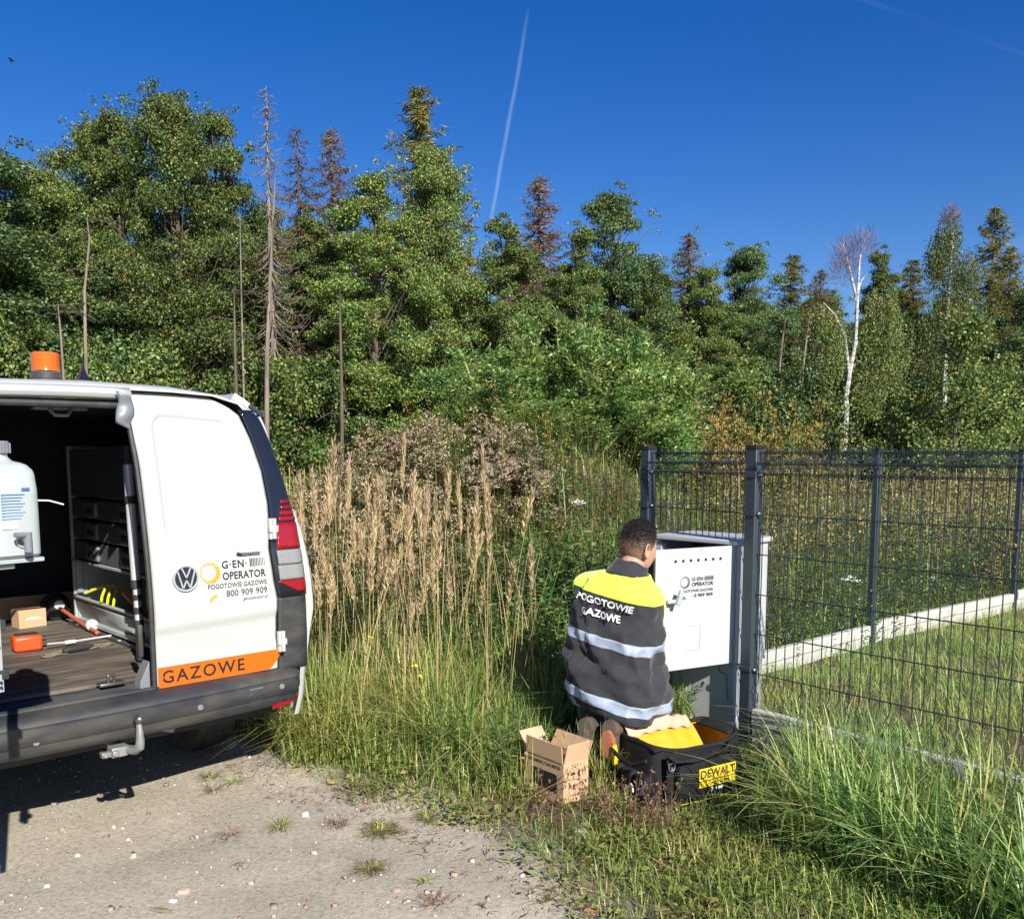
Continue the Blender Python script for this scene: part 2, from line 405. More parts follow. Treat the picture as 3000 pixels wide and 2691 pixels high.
fs = [(j * n + i, j * n + i + 1, (j + 1) * n + i + 1, (j + 1) * n + i) for j in range(len(ST) - 1) for i in range(n - 1)]
mb.add(vs, fs); j = len(ST) - 1
mb.add([shell_pt(i, ST[j]) for i in range(n)], [tuple(range(n))])
mb.build('body', M['white'], van, smooth=True, subsurf=0)
# windscreen and cab side glass, front lamps, front bumper
g = MB(); g.add([(-.66, 2.86, 1.74), (.66, 2.86, 1.74), (.74, 3.46, 1.22), (-.74, 3.46, 1.22)], [(0, 1, 2, 3)])
for v_ in range(4): pass
g.v = [(x, y + .03, z + .03) for x, y, z in g.v]
g.build('windscreen', M['glass_black'], van, solid=.01)
for sx in (-1, 1):
    g = MB(); g.add([(sx * .835, 2.0, 1.55), (sx * .79, 2.75, 1.62), (sx * .885, 3.2, 1.18), (sx * .895, 2.0, 1.13)], [(0, 1, 2, 3)]); g.build('side_window', M['glass_black'], van, solid=.02)
    g = MB(); g.box((sx * .62, 4.33, .85), (.3, .12, .16)); g.build('headlight', M['lens_clear'], van, bevel=.02)
g = MB(); g.box((0, 4.36, .45), (1.72, .2, .34)); g.build('front_bumper', M['black_plastic'], van, bevel=.05)
g = MB(); g.box((0, 2.2, .36), (1.66, 4.0, .06)); g.build('underbody', M['rubber'], van)

# roof header over the open half, with the folded seal at the corner
hb = MB()
def header(u, v):
    x = -.80 + .97 * u; zt = 1.852 - .05 * (x / .8) ** 2 * .6; z = zt - .055 * v
    return (x, lean(1.79) - .02 * math.sin(v * math.pi) + .01, z)
hb.grid(header, 16, 5); hb.build('roof_header', M['white'], van, smooth=True, solid=.02)
sl = MB(); sl.tube([(-.80 + .97 * k / 12, lean(1.77) + .005, 1.775 - .05 * ((-.80 + .97 * k / 12) / .8) ** 4) for k in range(13)], .014, 8)
sl.tube([(-.82, lean(z) + .0, z) for z in (1.73, 1.5, 1.2, .9, .63)], .014, 8)
sl.build('door_seal', M['rubber'], van, smooth=True)
f = MB(); f.grid(lambda u, v: (.100 + .055 * u + .008 * math.sin(v * 5), lean(1.76) - .020 - .012 * math.sin(u * 3.1) - .006 * math.sin(v * 9 + u * 4), 1.835 - .13 * v - .03 * u), 8, 12)
f.build('folded_seal', M['grey_pl'], van, smooth=True, solid=.008)

# inner load space: walls, roof lining, bulkhead, floor, sill
w = MB()
sec = [(.84, .63), (.84, .95), (.80, 1.3), (.72, 1.6), (.62, 1.76), (0, 1.81), (-.62, 1.76), (-.72, 1.6), (-.80, 1.3), (-.84, .95), (-.84, .63)]
ys = [.12, .8, 1.5, 2.1]
vs = [(x, y + lean(z) * (1 if y < .5 else 0), z) for y in ys for x, z in sec]; n = len(sec)
w.add(vs, [(j * n + i, j * n + i + 1, (j + 1) * n + i + 1, (j + 1) * n + i) for j in range(3) for i in range(n - 1)])
w.add([(x, 2.1, z) for x, z in sec], [tuple(range(n))]); w.build('load_space_lining', M['interior'], van, smooth=False)
# jamb joining skin and lining on the left
jm = MB(); jm.grid(lambda u, v: (-(wid(.62 + 1.14 * v) - .052) + (.10) * u, lean(.62 + 1.14 * v) + .002 + .10 * u, .62 + 1.14 * v), 4, 14); jm.build('left_jamb', M['white'], van, smooth=True)
fl = MB(); fl.box((-.02, 1.10, .615), (1.62, 1.96, .03)); fl.build('load_floor', M['wood'], van, bevel=.004)
si = MB()
si.grid(lambda u, v: (-.80 + .97 * u, -.015 + .135 * v, .600 + .022 * v + .010 * math.sin(v * 12)), 30, 14)
si.build('sill_trim', M['black_plastic'], van, smooth=True, solid=.02)
lt = MB(); lt.box((.0, .06, .640), (.10, .05, .012)); lt.tube([(-.012, .055, .645), (-.012, .055, .675), (.012, .055, .675), (.012, .055, .645)], .007, 8)
lt.build('latch_striker', M['steel'], van, bevel=.002)
# raised interior bar lamp housing under the roof
lp = MB(); lp.box((-.02, .45, 1.775), (.22, .05, .025)); lp.tube([(-.07, .42, 1.765), (-.05, .41, 1.74), (0, .41, 1.74), (.02, .42, 1.765)], .009, 6); lp.build('grab_rail', M['alu_paint'], van, bevel=.005)

# ---- right rear door, closed
RD = [(.60, .730), (.75, .730), (.92, .735), (1.0, .722), (1.15, .709), (1.27, .722), (1.35, .726), (1.5, .715), (1.65, .680), (1.72, .66), (1.765, .645), (1.80, .61), (1.838, .54)]
def interp(tab, z):
    if z <= tab[0][0]: return tab[0][1]
    for (a, va), (b_, vb) in zip(tab, tab[1:]):
        if z <= b_: return va + (vb - va) * (z - a) / (b_ - a)
    return tab[-1][1]
def sstep(a, b_, x):
    t_ = min(1, max(0, (x - a) / (b_ - a))); return t_ * t_ * (3 - 2 * t_)
def door_y(x, z):
    y = lean(z) - .022
    # pressed panel in the upper half and a soft swage below it
    xr = interp(RD, z)
    inx = min(x - .225, xr - .055 - x); inz = min(z - (1.205 + .015 * (x - .2)), (1.755 - .03 * (x - .2) * 1.5) - z)
    dcorner = min(inx, inz)
    if inx < .07 and inz < .07: dcorner = .07 - math.hypot(.07 - inx, .07 - inz)
    y += .011 * sstep(0, .022, dcorner)
    y += .012 * sstep(.0, .055, (.865 + .03 * (x - .17)) - z) - .008 * sstep(.0, .05, (.74 + .02 * (x - .17)) - z)
    ex = min(x - .165, xr - x)
    y += .014 * (1 - sstep(0, .018, ex)); 
    if z > 1.77: y += .5 * (z - 1.77) + 4 * (z - 1.77) ** 2
    return y
d = MB()
NX, NZ = 70, 150
def dp(u, v):
    z = .600 + 1.238 * v; x0 = .165 - .012 * sstep(1.5, 1.8, z); x1 = interp(RD, z)
    x = x0 + (x1 - x0) * u
    zz = z - .020 * ((x - .17) / .5) ** 2 * sstep(1.6, 1.8, z)
    return (x, door_y(x, z), zz)
d.grid(dp, NX, NZ)
rdoor = d.build('rear_door', M['white'], van, smooth=True, solid=.035)
# seal down the free edge of the door
e = MB(); e.tube([(.158 - .012 * sstep(1.5, 1.8, z), lean(z) + .004, z) for z in [.60 + 1.19 * k / 24 for k in range(25)]], .012, 8); e.build('edge_seal', M['rubber'], rdoor, smooth=True)
ih = MB(); ih.box((.125, .06, .80), (.022, .04, .14)); ih.build('door_latch', M['black_plastic'], rdoor, bevel=.008)
wg = MB(); wg.prism([(.14, .0, .60), (.14, .0, .72), (.125, .0, .69), (.10, .0, .64), (.095, .0, .60)], (0, .07, 0)); wg.build('sill_wedge', M['grey_pl'], van, bevel=.004)
for z in (1.24, .725):
    h = MB(); xr = interp(RD, z)
    h.box((xr + .004, lean(z) - .030, z), (.034, .022, .095)); h.tube([(xr + .006, lean(z) - .045, z - .045), (xr + .006, lean(z) - .045, z + .045)], .010, 10)
    h.box((xr + .004, lean(z) - .040, z), (.042, .018, .03)); h.build('hinge', M['white'], rdoor, bevel=.003)

# ---- lettering and marks
FONT_OBJ = {}
def text_mesh(txt, size, spacing=1.0, bold=0.0, res=3):
    """flat lettering from Blender's built-in font, as vertices/faces in x (right), y (up)"""
    cu = bpy.data.curves.new('t', 'FONT'); cu.body = txt; cu.size = size; cu.space_character = spacing; cu.offset = bold; cu.resolution_u = res
    cu.align_x = 'LEFT'
    o = bpy.data.objects.new('t', cu); COL.objects.link(o)
    me = bpy.data.meshes.new_from_object(o, depsgraph=None) if False else None
    dg = bpy.context.evaluated_depsgraph_get(); me = bpy.data.meshes.new_from_object(o.evaluated_get(dg))
    vs = [v.co.copy() for v in me.vertices]; fs = [tuple(p.vertices) for p in me.polygons]
    bpy.data.objects.remove(o); bpy.data.curves.remove(cu); bpy.data.meshes.remove(me)
    if not vs: return [], [], 0, 0
    x0 = min(v.x for v in vs); x1 = max(v.x for v in vs); y0 = min(v.y for v in vs); y1 = max(v.y for v in vs)
    return [Vector((v.x - x0, v.y - y0, 0)) for v in vs], fs, x1 - x0, y1 - y0
def letter(mb, txt, x0, z0, width, height, fn, spacing=1.0, bold=0.0, cut=0.03, shear=0.0):
    """fit text into width x height with its lower left corner at x0, z0; fn maps (x, z) onto the surface"""
    vs, fs, w_, h_ = text_mesh(txt, 1.0, spacing, bold)
    sx, sy = width / w_, height / h_
    bm = bmesh.new(); bv = [bm.verts.new((v.x * sx, v.y * sy, 0)) for v in vs]
    for f_ in fs:
        try: bm.faces.new([bv[i] for i in f_])
        except ValueError: pass
    if cut:
        k = 1
        while k * cut < width:
            bmesh.ops.bisect_plane(bm, geom=bm.verts[:] + bm.edges[:] + bm.faces[:], plane_co=(k * cut, 0, 0), plane_no=(1, 0, 0)); k += 1
    bm.verts.index_update()
    mb.add([fn(x0 + v.co.x + shear * v.co.y, z0 + v.co.y) for v in bm.verts], [tuple(v.index for v in f_.verts) for f_ in bm.faces]); bm.free()
def on_door(x, z, e_=.0025): return (x, door_y(x, z) - e_, z)
st = MB()
def strip(u, v):
    z0, z1 = .603, .690; x1 = .737
    x = .166 + (x1 - .166) * u; lo = z0 + (.0 if x < .66 else .08 * ((x - .66) / (x1 - .66)) ** 2.2); z = lo + (z1 - lo) * v
    return (x, min(door_y(min(x, .72), z), lean(z) - .02) - .0015, z)
st.grid(strip, 60, 5); st.build('orange_strip', M['orange_film'], rdoor)
L1 = MB(); letter(L1, 'GAZOWE', .180, .619, .375, .056, lambda x, z: on_door(x, z, .004), 1.2, .022)
L1.build('lettering', M['black_film'], rdoor)
L2 = MB()
letter(L2, 'G·EN·', .468, 1.080, .118, .034, on_door, 1.15, .022)
letter(L2, 'OPERATOR', .468, 1.031, .206, .034, on_door, 1.05, .022)
for k in range(10):
    w_ = .0048 * (1 - .07 * k); x = .600 + k * .0078; L2.poly([on_door(x, 1.080), on_door(x + w_, 1.080), on_door(x + w_, 1.116), on_door(x, 1.116)])
L2.build('company_lettering', M['black_film'], rdoor)
L3 = MB()
letter(L3, 'POGOTOWIE GAZOWE', .398, .996, .278, .0215, on_door, 1.05, .016)
letter(L3, '800 909 909', .480, .957, .196, .028, on_door, 1.05, .012)
letter(L3, 'genoperator.pl', .558, .931, .118, .017, on_door, 1.0, .0)
L3.build('phone_lettering', M['grey_film'], rdoor)
def sunburst(mb, cx, cz, R, fn, k=22):
    for i in range(k):
        a = 2 * math.pi * i / k; t_ = (1 + math.cos(a + .35)) / 2
        r0 = R * (.58 + .22 * (1 - t_)) ; wdt = .50 + .45 * t_
        p = [(r0, a - .14 * wdt - .12), (R, a - .14 * wdt), (R, a + .14 * wdt), (r0, a + .14 * wdt - .12)]
        mb.poly([fn(cx + r * math.cos(q), cz + r * math.sin(q)) for r, q in p])
sb = MB(); sunburst(sb, .412, 1.067, .047, on_door)
ph = [on_door(.424 + .034 * math.cos(q) * 1.0 + .012, .945 + .026 * math.sin(q)) for q in [math.pi * (.50 + .5 * k / 8) for k in range(9)]]
ph2 = [on_door(.424 + .024 * math.cos(q) + .014, .943 + .016 * math.sin(q)) for q in [math.pi * (1.0 - .5 * k / 8) for k in range(9)]]
sb.build('sun_mark', M['amber_film'], rdoor)
sb = MB(); sb.poly(ph + ph2); sb.build('phone_mark', M['amber_film'], rdoor)
lb = MB(); lb.prism([on_door(.538, 1.134, .003), on_door(.545, 1.149, .003), on_door(.556, 1.143, .003), on_door(.652, 1.143, .003), on_door(.652, 1.130, .003), on_door(.556, 1.129, .003)], (0, -.003, 0))
lb.build('model_badge', M['glass_black'], rdoor)
bt = MB(); letter(bt, '4MOTION', .562, 1.132, .086, .008, lambda x, z: on_door(x, z, .008), 1.2, .0, cut=0); bt.build('badge_lettering', M['chrome'], rdoor)
bd = MB(); Rb = Matrix.Rotation(math.pi / 2, 3, 'X')
bd.lathe([(0, .004), (.050, .006), (.054, .006), (.054, 0)], (.300, door_y(.30, 1.055) - .004, 1.055), Rb, 40); bd.build('round_badge', M['badge_dark'], rdoor, smooth=True)
br = MB(); cy = door_y(.30, 1.055) - .012
for i in range(40):
    a0, a1 = 2 * math.pi * i / 40, 2 * math.pi * (i + 1) / 40
    br.add([(.3 + r * math.cos(q), cy - h_, 1.055 + r * math.sin(q)) for q in (a0, a1) for r, h_ in ((.0475, 0), (.0505, .003), (.0555, .003), (.0575, -.006))],
           [(0, 1, 5, 4), (1, 2, 6, 5), (2, 3, 7, 6)])
def bar(p, q, w_=.0062):
    a = Vector((.3 + p[0], cy - .001, 1.055 + p[1])); b_ = Vector((.3 + q[0], cy - .001, 1.055 + q[1])); n_ = (b_ - a).normalized().cross(Vector((0, 1, 0))) * w_ / 2
    br.prism([a - n_, a + n_, b_ + n_, b_ - n_], (0, -.004, 0))
for s_ in (-1, 1):
    bar((s_ * .019, .044), (0, .003)); bar((s_ * .037, .031), (s_ * .016, -.042)); bar((s_ * .016, -.042), (0, -.008))
br.build('badge_ring_and_letters', M['chrome'], rdoor)

# ---- corner pillar and tail light wrapping round the corner
def corner(z, q, e_=0.0):
    """q runs 0..1 from the door edge round the corner to the body side"""
    xi = interp(RD, z) + .004; xo = wid(z) - .052 + .0; L = lean(z); r = .05
    segs = [max(.01, xo - xi), r * math.pi / 2, .05]; s_ = q * sum(segs)
    if s_ < segs[0]: p = Vector((xi + s_, L, z)); nrm = Vector((0, -1, 0))
    elif s_ < segs[0] + segs[1]:
        a = (s_ - segs[0]) / r; p = Vector((xo + r * math.sin(a), L + r - r * math.cos(a), z)); nrm = Vector((math.sin(a), -math.cos(a), 0))
    else: p = Vector((xo + r, L + r + s_ - segs[0] - segs[1], z)); nrm = Vector((1, 0, 0))
    return p + nrm * e_
def patch(name, m_, z0, z1, q0, q1, e_, par, nz=16, nq=12, edge=0.6):
    b_ = MB(); b_.grid(lambda u, v: corner(z0 + (z1 - z0) * v, (q0(z0 + (z1 - z0) * v) if callable(q0) else q0) * (1 - u) + (q1(z0 + (z1 - z0) * v) if callable(q1) else q1) * u, e_), nq, nz)
    return b_.build(name, m_, par, smooth=True, solid=.012)
patch('corner_panel', M['black_plastic'], .585, .93, 0, .80, .006, van)
tl = patch('tail_light', M['glass_black'], .925, 1.775, 0, lambda z: .86 - .25 * sstep(1.3, 1.77, z), .012, van, nz=30)
qa = .16; qb = lambda z: .66 - .05 * abs(z - 1.1) / .2
patch('red_lens', M['lens_red'], 1.145, 1.262, .14, qb, .016, tl, 8)
patch('red_lens', M['lens_red'], .945, 1.0, lambda z: .05 + .5 * (1.0 - z) / .055 * .8, qb, .016, tl, 8)
patch('clear_lens', M['lens_clear'], 1.075, 1.140, .12, qb, .016, tl, 8)
patch('clear_lens', M['lens_clear'], 1.004, 1.071, .10, qb, .016, tl, 8)
for k in range(4):
    patch('lens_bar', M['lens_red'] if k < 2 else M['lens_darkred'], 1.272 + .026 * k, 1.291 + .026 * k, .20 + .03 * k, .60 - .02 * k, .016, tl, 3)
# left corner the same, mirrored
for c_ in [o for o in van.children if o.name.startswith(('corner_panel', 'tail_light'))]:
    k = c_.copy(); COL.objects.link(k); k.scale.x = -1
    for q in c_.children:
        kk = q.copy(); COL.objects.link(kk); kk.parent = k

# ---- bumper
bp_ = MB()
def bpath(s_):
    """plan of the bumper's outer face: s in -1..1"""
    a = abs(s_); sg = 1 if s_ > 0 else -1
    if a < .80: x = a / .80 * .76; y = -.125 + .045 * (a / .80) ** 2.2
    else:
        t_ = (a - .80) / .20; x = .76 + .135 * math.sin(t_ * math.pi / 2); y = -.08 + .38 * (1 - math.cos(t_ * math.pi / 2))
    return sg * x, y
BPF = [(i_, .602 - (.602 - z_) * .80) for i_, z_ in [(.15, .602), (.10, .600), (.05, .596), (.022, .588), (.006, .574), (.0, .556), (.004, .549), (.004, .540), (.001, .52), (.003, .49), (.012, .463), (.020, .455), (.022, .43), (.035, .405), (.055, .392), (.12, .385)]]
NS = 90
def bfn(u, v):
    i = min(len(BPF) - 1, int(round(v * (len(BPF) - 1)))); ins, z = BPF[i]; s_ = -1 + 2 * u
    x, y = bpath(s_); x2, y2 = bpath(min(1, s_ + .002)); x1, y1 = bpath(max(-1, s_ - .002))
    tn_ = Vector((x2 - x1, y2 - y1, 0)).normalized(); nr = Vector((-tn_.y, tn_.x, 0))
    dz = -.020 * abs(s_) ** 8
    p = Vector((x, y, z + dz + (.045 * sstep(.82, 1, abs(s_)) if z < .5 else 0))) + nr * ins * (1 if abs(s_) < .8 else max(.35, 1 - (abs(s_) - .8) * 3))
    # rub groove and recess for the towing eye
    return p
bp_.grid(bfn, NS, len(BPF)); bumper = bp_.build('rear_bumper', M['black_plastic'], van, smooth=True, solid=.01)
def on_bumper(x, z, e_=.002):
    lo, hi = -1, 1
    for _ in range(30):
        mid = (lo + hi) / 2
        if bpath(mid)[0] < x: lo = mid
        else: hi = mid
    best = min(BPF, key=lambda q: abs(q[1] - z) + (q[0] > .04) * 9)
    y = bpath(lo)[1]
    x2, y2 = bpath(min(1, lo + .01)); x1, y1 = bpath(max(-1, lo - .01)); t_ = Vector((x2 - x1, y2 - y1, 0)).normalized(); nr = Vector((-t_.y, t_.x, 0))
    p = Vector((x, y, z)) + nr * (best[0] - e_); return p
for sx in (-1, 1):
    r_ = MB(); r_.grid(lambda u, v: on_bumper(sx * (.665 + .185 * u), .425 + .020 * u + (.018 + .018 * u) * v, .006), 14, 3); r_.build('reflector', M['lens_red'], bumper, smooth=True)
for x, z in ((-.34, .50), (.30, .515), (.70, .53), (-.70, .53)):
    q = MB(); p = on_bumper(x, z, .002)
    q.lathe([(0, .002), (.009, .003), (.0115, .001), (.013, -.001)], p, Rb, 20); q.build('parking_sensor', M['grey_pl'], bumper, smooth=True)
q = MB()
for a_, b_ in (((.535, .545), (.60, .545)), ((.60, .545), (.60, .487)), ((.60, .487), (.545, .487)), ((.545, .487), (.540, .53))):
    q.tube([on_bumper(*a_, .001), on_bumper(*b_, .001)], .0022, 5)
q.build('towing_eye_cover', M['grey_pl'], bumper)
class TB(MB):
    def build(s, *a_, **k_):
        s.v = [(.045 + (x + .02) * .78 - .02, y if y > 0 else y * .95, .530 + (z - .483) * .72) for x, y, z in s.v]; return MB.build(s, *a_, **k_)
# tow bar
tb = TB()
tb.tube([(-.02, -.165, .455), (-.02, -.168, .42), (-.02, -.17, .36), (-.022, -.165, .325), (-.03, -.13, .298), (-.05, -.08, .290), (-.06, .1, .29)], [.014, .017, .021, .024, .026, .026, .026], 14)
tb.build('tow_bar_neck', M['galv'], van, smooth=True)
tb = TB(); tb.lathe([(0, -.026), (.015, -.022), (.0235, -.008), (.025, 0), (.0225, .011), (.014, .021), (.008, .0245), (0, .025)], (-.02, -.165, .483), None, 24); tb.build('tow_ball', M['steel'], van, smooth=True)
tb = TB(); tb.box((-.095, -.075, .292), (.08, .06, .055)); tb.box((-.155, -.082, .286), (.05, .03, .03)); tb.tube([(-.165, -.11, .286), (-.165, -.05, .286)], .013, 8); tb.tube([(-.12, -.12, .292), (-.12, -.06, .292)], .018, 10)
tb.build('tow_socket', M['galv'], van, bevel=.006)
tb = TB(); tb.box((.0, .12, .335), (1.2, .06, .06)); tb.build('tow_crossbeam', M['dkmetal'], van, bevel=.005)
tb = TB(); tb.box((.23, .10, .305), (.10, .10, .035), Matrix.Rotation(.35, 3, 'Y')); tb.build('tow_bracket', M['galv'], van, bevel=.006)

# ---- wheels
def wheel(x, y):
    w_ = MB(); R_ = Matrix.Rotation(math.pi / 2, 3, 'Y')
    w_.lathe([(.20, -.10), (.27, -.108), (.305, -.10), (.318, -.085), (.322, -.04), (.322, .04), (.318, .085), (.305, .10), (.27, .108), (.20, .10)], (x, y, .322), R_, 48)
    ww = w_.build('wheel', M['tyre'], van, smooth=True)
    for k in (-.06, -.03, 0, .03, .06):
        g_ = MB(); g_.lathe([(.3225, k - .004), (.3235, k - .004), (.3235, k + .004), (.3225, k + .004)], (x, y, .322), R_, 48); g_.build('tread_groove', M['rubber'], ww)
    r_ = MB(); r_.lathe([(0, .06), (.05, .065), (.06, .05), (.17, .06), (.20, .10), (.205, .10)], (x, y, .322), R_ if x > 0 else Matrix.Rotation(-math.pi / 2, 3, 'Y'), 40); r_.build('rim', M['alu'], ww, smooth=True)
for x in (-.76, .74):
    for y in (.93, 3.6): wheel(x, y)

# ---- sliding side door, standing open outside the right body side
sdm = MB()
SE = [(.54, .99), (.56, 1.00), (.60, 1.015), (.72, 1.035), (.86, 1.05), (.95, 1.045), (1.07, 1.03), (1.20, 1.005), (1.275, .985), (1.30, .955), (1.45, .925), (1.58, .90), (1.70, .872), (1.765, .845), (1.80, .80), (1.825, .76)]
def sdp(u, v):
    z = SE[0][0] + (SE[-1][0] - SE[0][0]) * v; x = interp(SE, z)
    y = .26 + 1.25 * u
    bulge = .012 * math.sin(math.pi * min(1, u * 3)) if z < 1.2 else 0
    crease = .018 * math.exp(-((z - .80) / .05) ** 2)
    edge_ = .035 * (1 - sstep(0, .05, u))
    return (x + bulge - edge_ + crease * .5, y + lean(z) * .8, z)
sdm.grid(sdp, 30, 50); sdo = sdm.build('sliding_door', M['white'], van, smooth=True, solid=-.05)
q = MB(); q.box((.93, .30, .60), (.05, .05, .10)); q.build('door_roller', M['steel'], sdo, bevel=.006)
q = MB(); q.grid(lambda u, v: (interp(SE, .55 + 1.25 * v) - .052 - .018 * u, .262 + lean(.55 + 1.25 * v) * .8 - .005, .55 + 1.25 * v), 3, 30); q.build('door_edge_seal', M['rubber'], sdo, solid=.004)
q = MB(); q.box((.80, .22, 1.765), (.03, .03, .03)); q.tube([(.79, .2, 1.76), (.79, .3, 1.80)], .012, 8); q.build('upper_bracket', M['dkmetal'], sdo)
q = MB(); q.lathe([(0, .012), (.03, .012), (.042, .004), (.045, -.004)], (.888, .17, 1.02), Matrix.Rotation(math.pi / 2, 3, 'Y') @ Matrix.Scale(1.25, 3, Vector((1, 0, 0))), 24); q.build('fuel_flap', M['glass_black'], van, smooth=True)
# side roof rail channel
q = MB(); q.tube([(.745, .25, 1.775), (.745, 2.6, 1.80)], .012, 6); q.build('door_rail', M['dkmetal'], van)

# ---- left rear door, swung open towards the viewer, with its rack
HX, HY = -.86, -.01; DA = math.radians(-79.5)
dirx = Vector((math.cos(DA), math.sin(DA), 0)); nrmx = Vector((-math.sin(DA), math.cos(DA), 0))   # nrmx points to the inside face
def ld(s_, z, o_=0.0): p = Vector((HX, HY + lean(z) * .3, z)) + dirx * s_ + nrmx * o_; return (p.x, p.y, p.z)
q = MB()
LDW = [(.60, .93), (1.2, .93), (1.5, .92), (1.7, .88), (1.79, .80)]
q.grid(lambda u, v: ld(.02 + (interp(LDW, .60 + 1.2 * v) - .02) * u, .60 + 1.2 * v, -.055 + .01 * math.sin(u * math.pi)), 16, 30)
ldo = q.build('open_rear_door', M['white'], van, smooth=True, solid=-.03)
tag(ldo, label='open left rear door swung towards the viewer')
q = MB(); q.grid(lambda u, v: ld(.04 + (interp(LDW, .63 + 1.12 * v) - .07) * u, .63 + 1.12 * v, -.02), 8, 12); q.build('inner_lining', M['alu_paint'], ldo, solid=.01)
q = MB(); q.tube([ld(.925 - (.05 if z > 1.7 else 0), z, -.035) for z in (.62, .9, 1.2, 1.5, 1.7, 1.77)], .012, 8); q.build('edge_seal', M['rubber'], ldo, smooth=True)
RZD = Matrix.Rotation(DA, 3, 'Z')
q = MB(); q.box(ld(.935, 1.09, .035), (.045, .02, .36), RZD)
q.box(ld(.935, 1.262, .06), (.05, .07, .012), RZD); q.build('rack_profile', M['alu_paint'], ldo, bevel=.002)
q = MB()
for z in (.925, .94, .97, 1.04): q.tube([ld(.955, z, .035), ld(.962, z, .035)], .004, 6)
q.build('rack_hole', M['rubber'], ldo)
q = MB(); q.box(ld(.93, 1.10, .05), (.055, .02, .03), RZD); q.box(ld(.93, .96, .05), (.055, .02, .03), RZD); q.build('rack_strap', M['rubber'], ldo, bevel=.003)
q = MB(); q.box(ld(.55, 1.278, .07), (.86, .20, .012), RZD); q.build('rack_shelf', M['alu_paint'], ldo, bevel=.002)

# ---- racking on the right inside, parts of the fitted van
rk = MB(); rk.box((.60, 1.62, 1.13), (.46, .018, .98)); rackp = rk.build('rack_end_panel', M['alu_paint'], van, bevel=.003)
hl = MB()
for k in range(4):
    for i in range(3): hl.tube([(.385 + .018 * i, 1.609, .84 + .028 * k), (.385 + .018 * i, 1.612, .84 + .028 * k)], .004, 6)
hl.build('panel_perforation', M['rubber'], rackp)
rk = MB(); rk.box((.40, 1.612, 1.13), (.03, .03, .98)); rk.build('rack_upright', M['alu_paint'], van, bevel=.003)
xw = .38
for k, (z0, z1) in enumerate(((1.00, 1.11), (1.115, 1.225), (1.23, 1.34), (1.345, 1.60))):
    x_ = xw + .0
    dr = MB(); dr.box((.60, 1.08, (z0 + z1) / 2), (.44, 1.05, z1 - z0 - .008)); dd = dr.build('drawer_unit', M['rack_dark'], van, bevel=.006)
    if k < 3:
        for y in (1.28, .80):
            hh_ = MB(); zc = (z0 + z1) / 2
            hh_.box((.372, y, zc), (.022, .16, .085)); hh_.build('drawer_handle', M['grey_pl'], dd, bevel=.010)
            hh_ = MB(); hh_.box((.362, y, zc - .008), (.012, .10, .035)); hh_.build('handle_recess', M['rubber'], dd, bevel=.006)
rk = MB(); rk.box((.60, 1.08, .992), (.46, 1.08, .014)); rk.build('rack_shelf', M['alu_paint'], van, bevel=.002)
rk = MB(); rk.grid(lambda u, v: (.372 + .03 * (1 - v) ** 2 + .02 * (v > .9), .56 + 1.05 * u, .665 + .115 * v), 2, 10); rk.build('tray_front', M['alu_paint'], van, smooth=True, solid=.008)
rk = MB(); rk.box((.60, 1.08, .66), (.46, 1.08, .02)); rk.tube([(.372, .56, .79), (.372, 1.60, .79)], .010, 8); rk.build('rack_tray', M['alu_paint'], van, bevel=.002)
rk = MB(); rk.box((.352, 1.08, .637), (.03, 1.10, .012)); rk.build('floor_rail', M['dkmetal'], van)
for k in range(7):
    q = MB(); q.box((.345, .60 + .15 * k, .6445), (.012, .022, .004)); q.build('rail_rivet', M['alu'], van)
rk = MB(); rk.box((-.62, 1.0, .9), (.40, 1.3, .55)); rk.build('left_cupboard', M['rack_dark'], van, bevel=.01)

# ---- beacon and antenna on the roof
bz = 1.944
class BC(MB):
    def build(s, *a_, **k_):
        s.v = [(.145 + (x - .145) * 1.12, 1.14 + (y - 1.14) * 1.12, bz + (z - bz) * .92) for x, y, z in s.v]; return MB.build(s, *a_, **k_)
bc = BC(); bcx, bcy = .145, 1.14
bc.lathe([(.0, .045), (.060, .045), (.060, .012), (.064, .008), (.064, .0), (.0, 0)], (bcx, bcy, bz - .012), None, 40)
bs = bc.build('beacon_base', M['dkmetal'], van, smooth=True)
for k in range(36):
    q = BC(); a_ = 2 * math.pi * k / 36
    q.box((bcx + .0615 * math.cos(a_), bcy + .0615 * math.sin(a_), bz + .014), (.006, .004, .026), Matrix.Rotation(a_, 3, 'Z')); q.build('cooling_fin', M['dkmetal'], bs)
bc = BC(); pr = [(.0, .14), (.04, .139), (.053, .135), (.057, .128)]
for k in range(12): pr += [(.0575, .126 - k * .0065), (.0590, .124 - k * .0065), (.0575, .1225 - k * .0065)]
pr += [(.060, .040)]
bc.lathe(pr[::-1], (bcx, bcy, bz), None, 40); bc.build('beacon_lens', M['amber'], van, smooth=True)
bc = MB(); bc.lathe([(0, .11), (.02, .11), (.028, .08), (.025, .045), (0, .045)], (bcx, bcy, bz), None, 16); bc.build('beacon_reflector', M['alu'], van, smooth=True)
an = MB()
an.grid(lambda u, v: (.262 + (.028 * (1 - v) ** 1.4 + .003) * math.cos(2 * math.pi * u), .99 + (.055 * (1 - v) ** 1.2 + .006) * math.sin(2 * math.pi * u) - .028 * v, bz - .012 + .075 * v), 16, 8, close_u=True)
an.build('shark_fin_antenna', M['glass_black'], van, smooth=True)

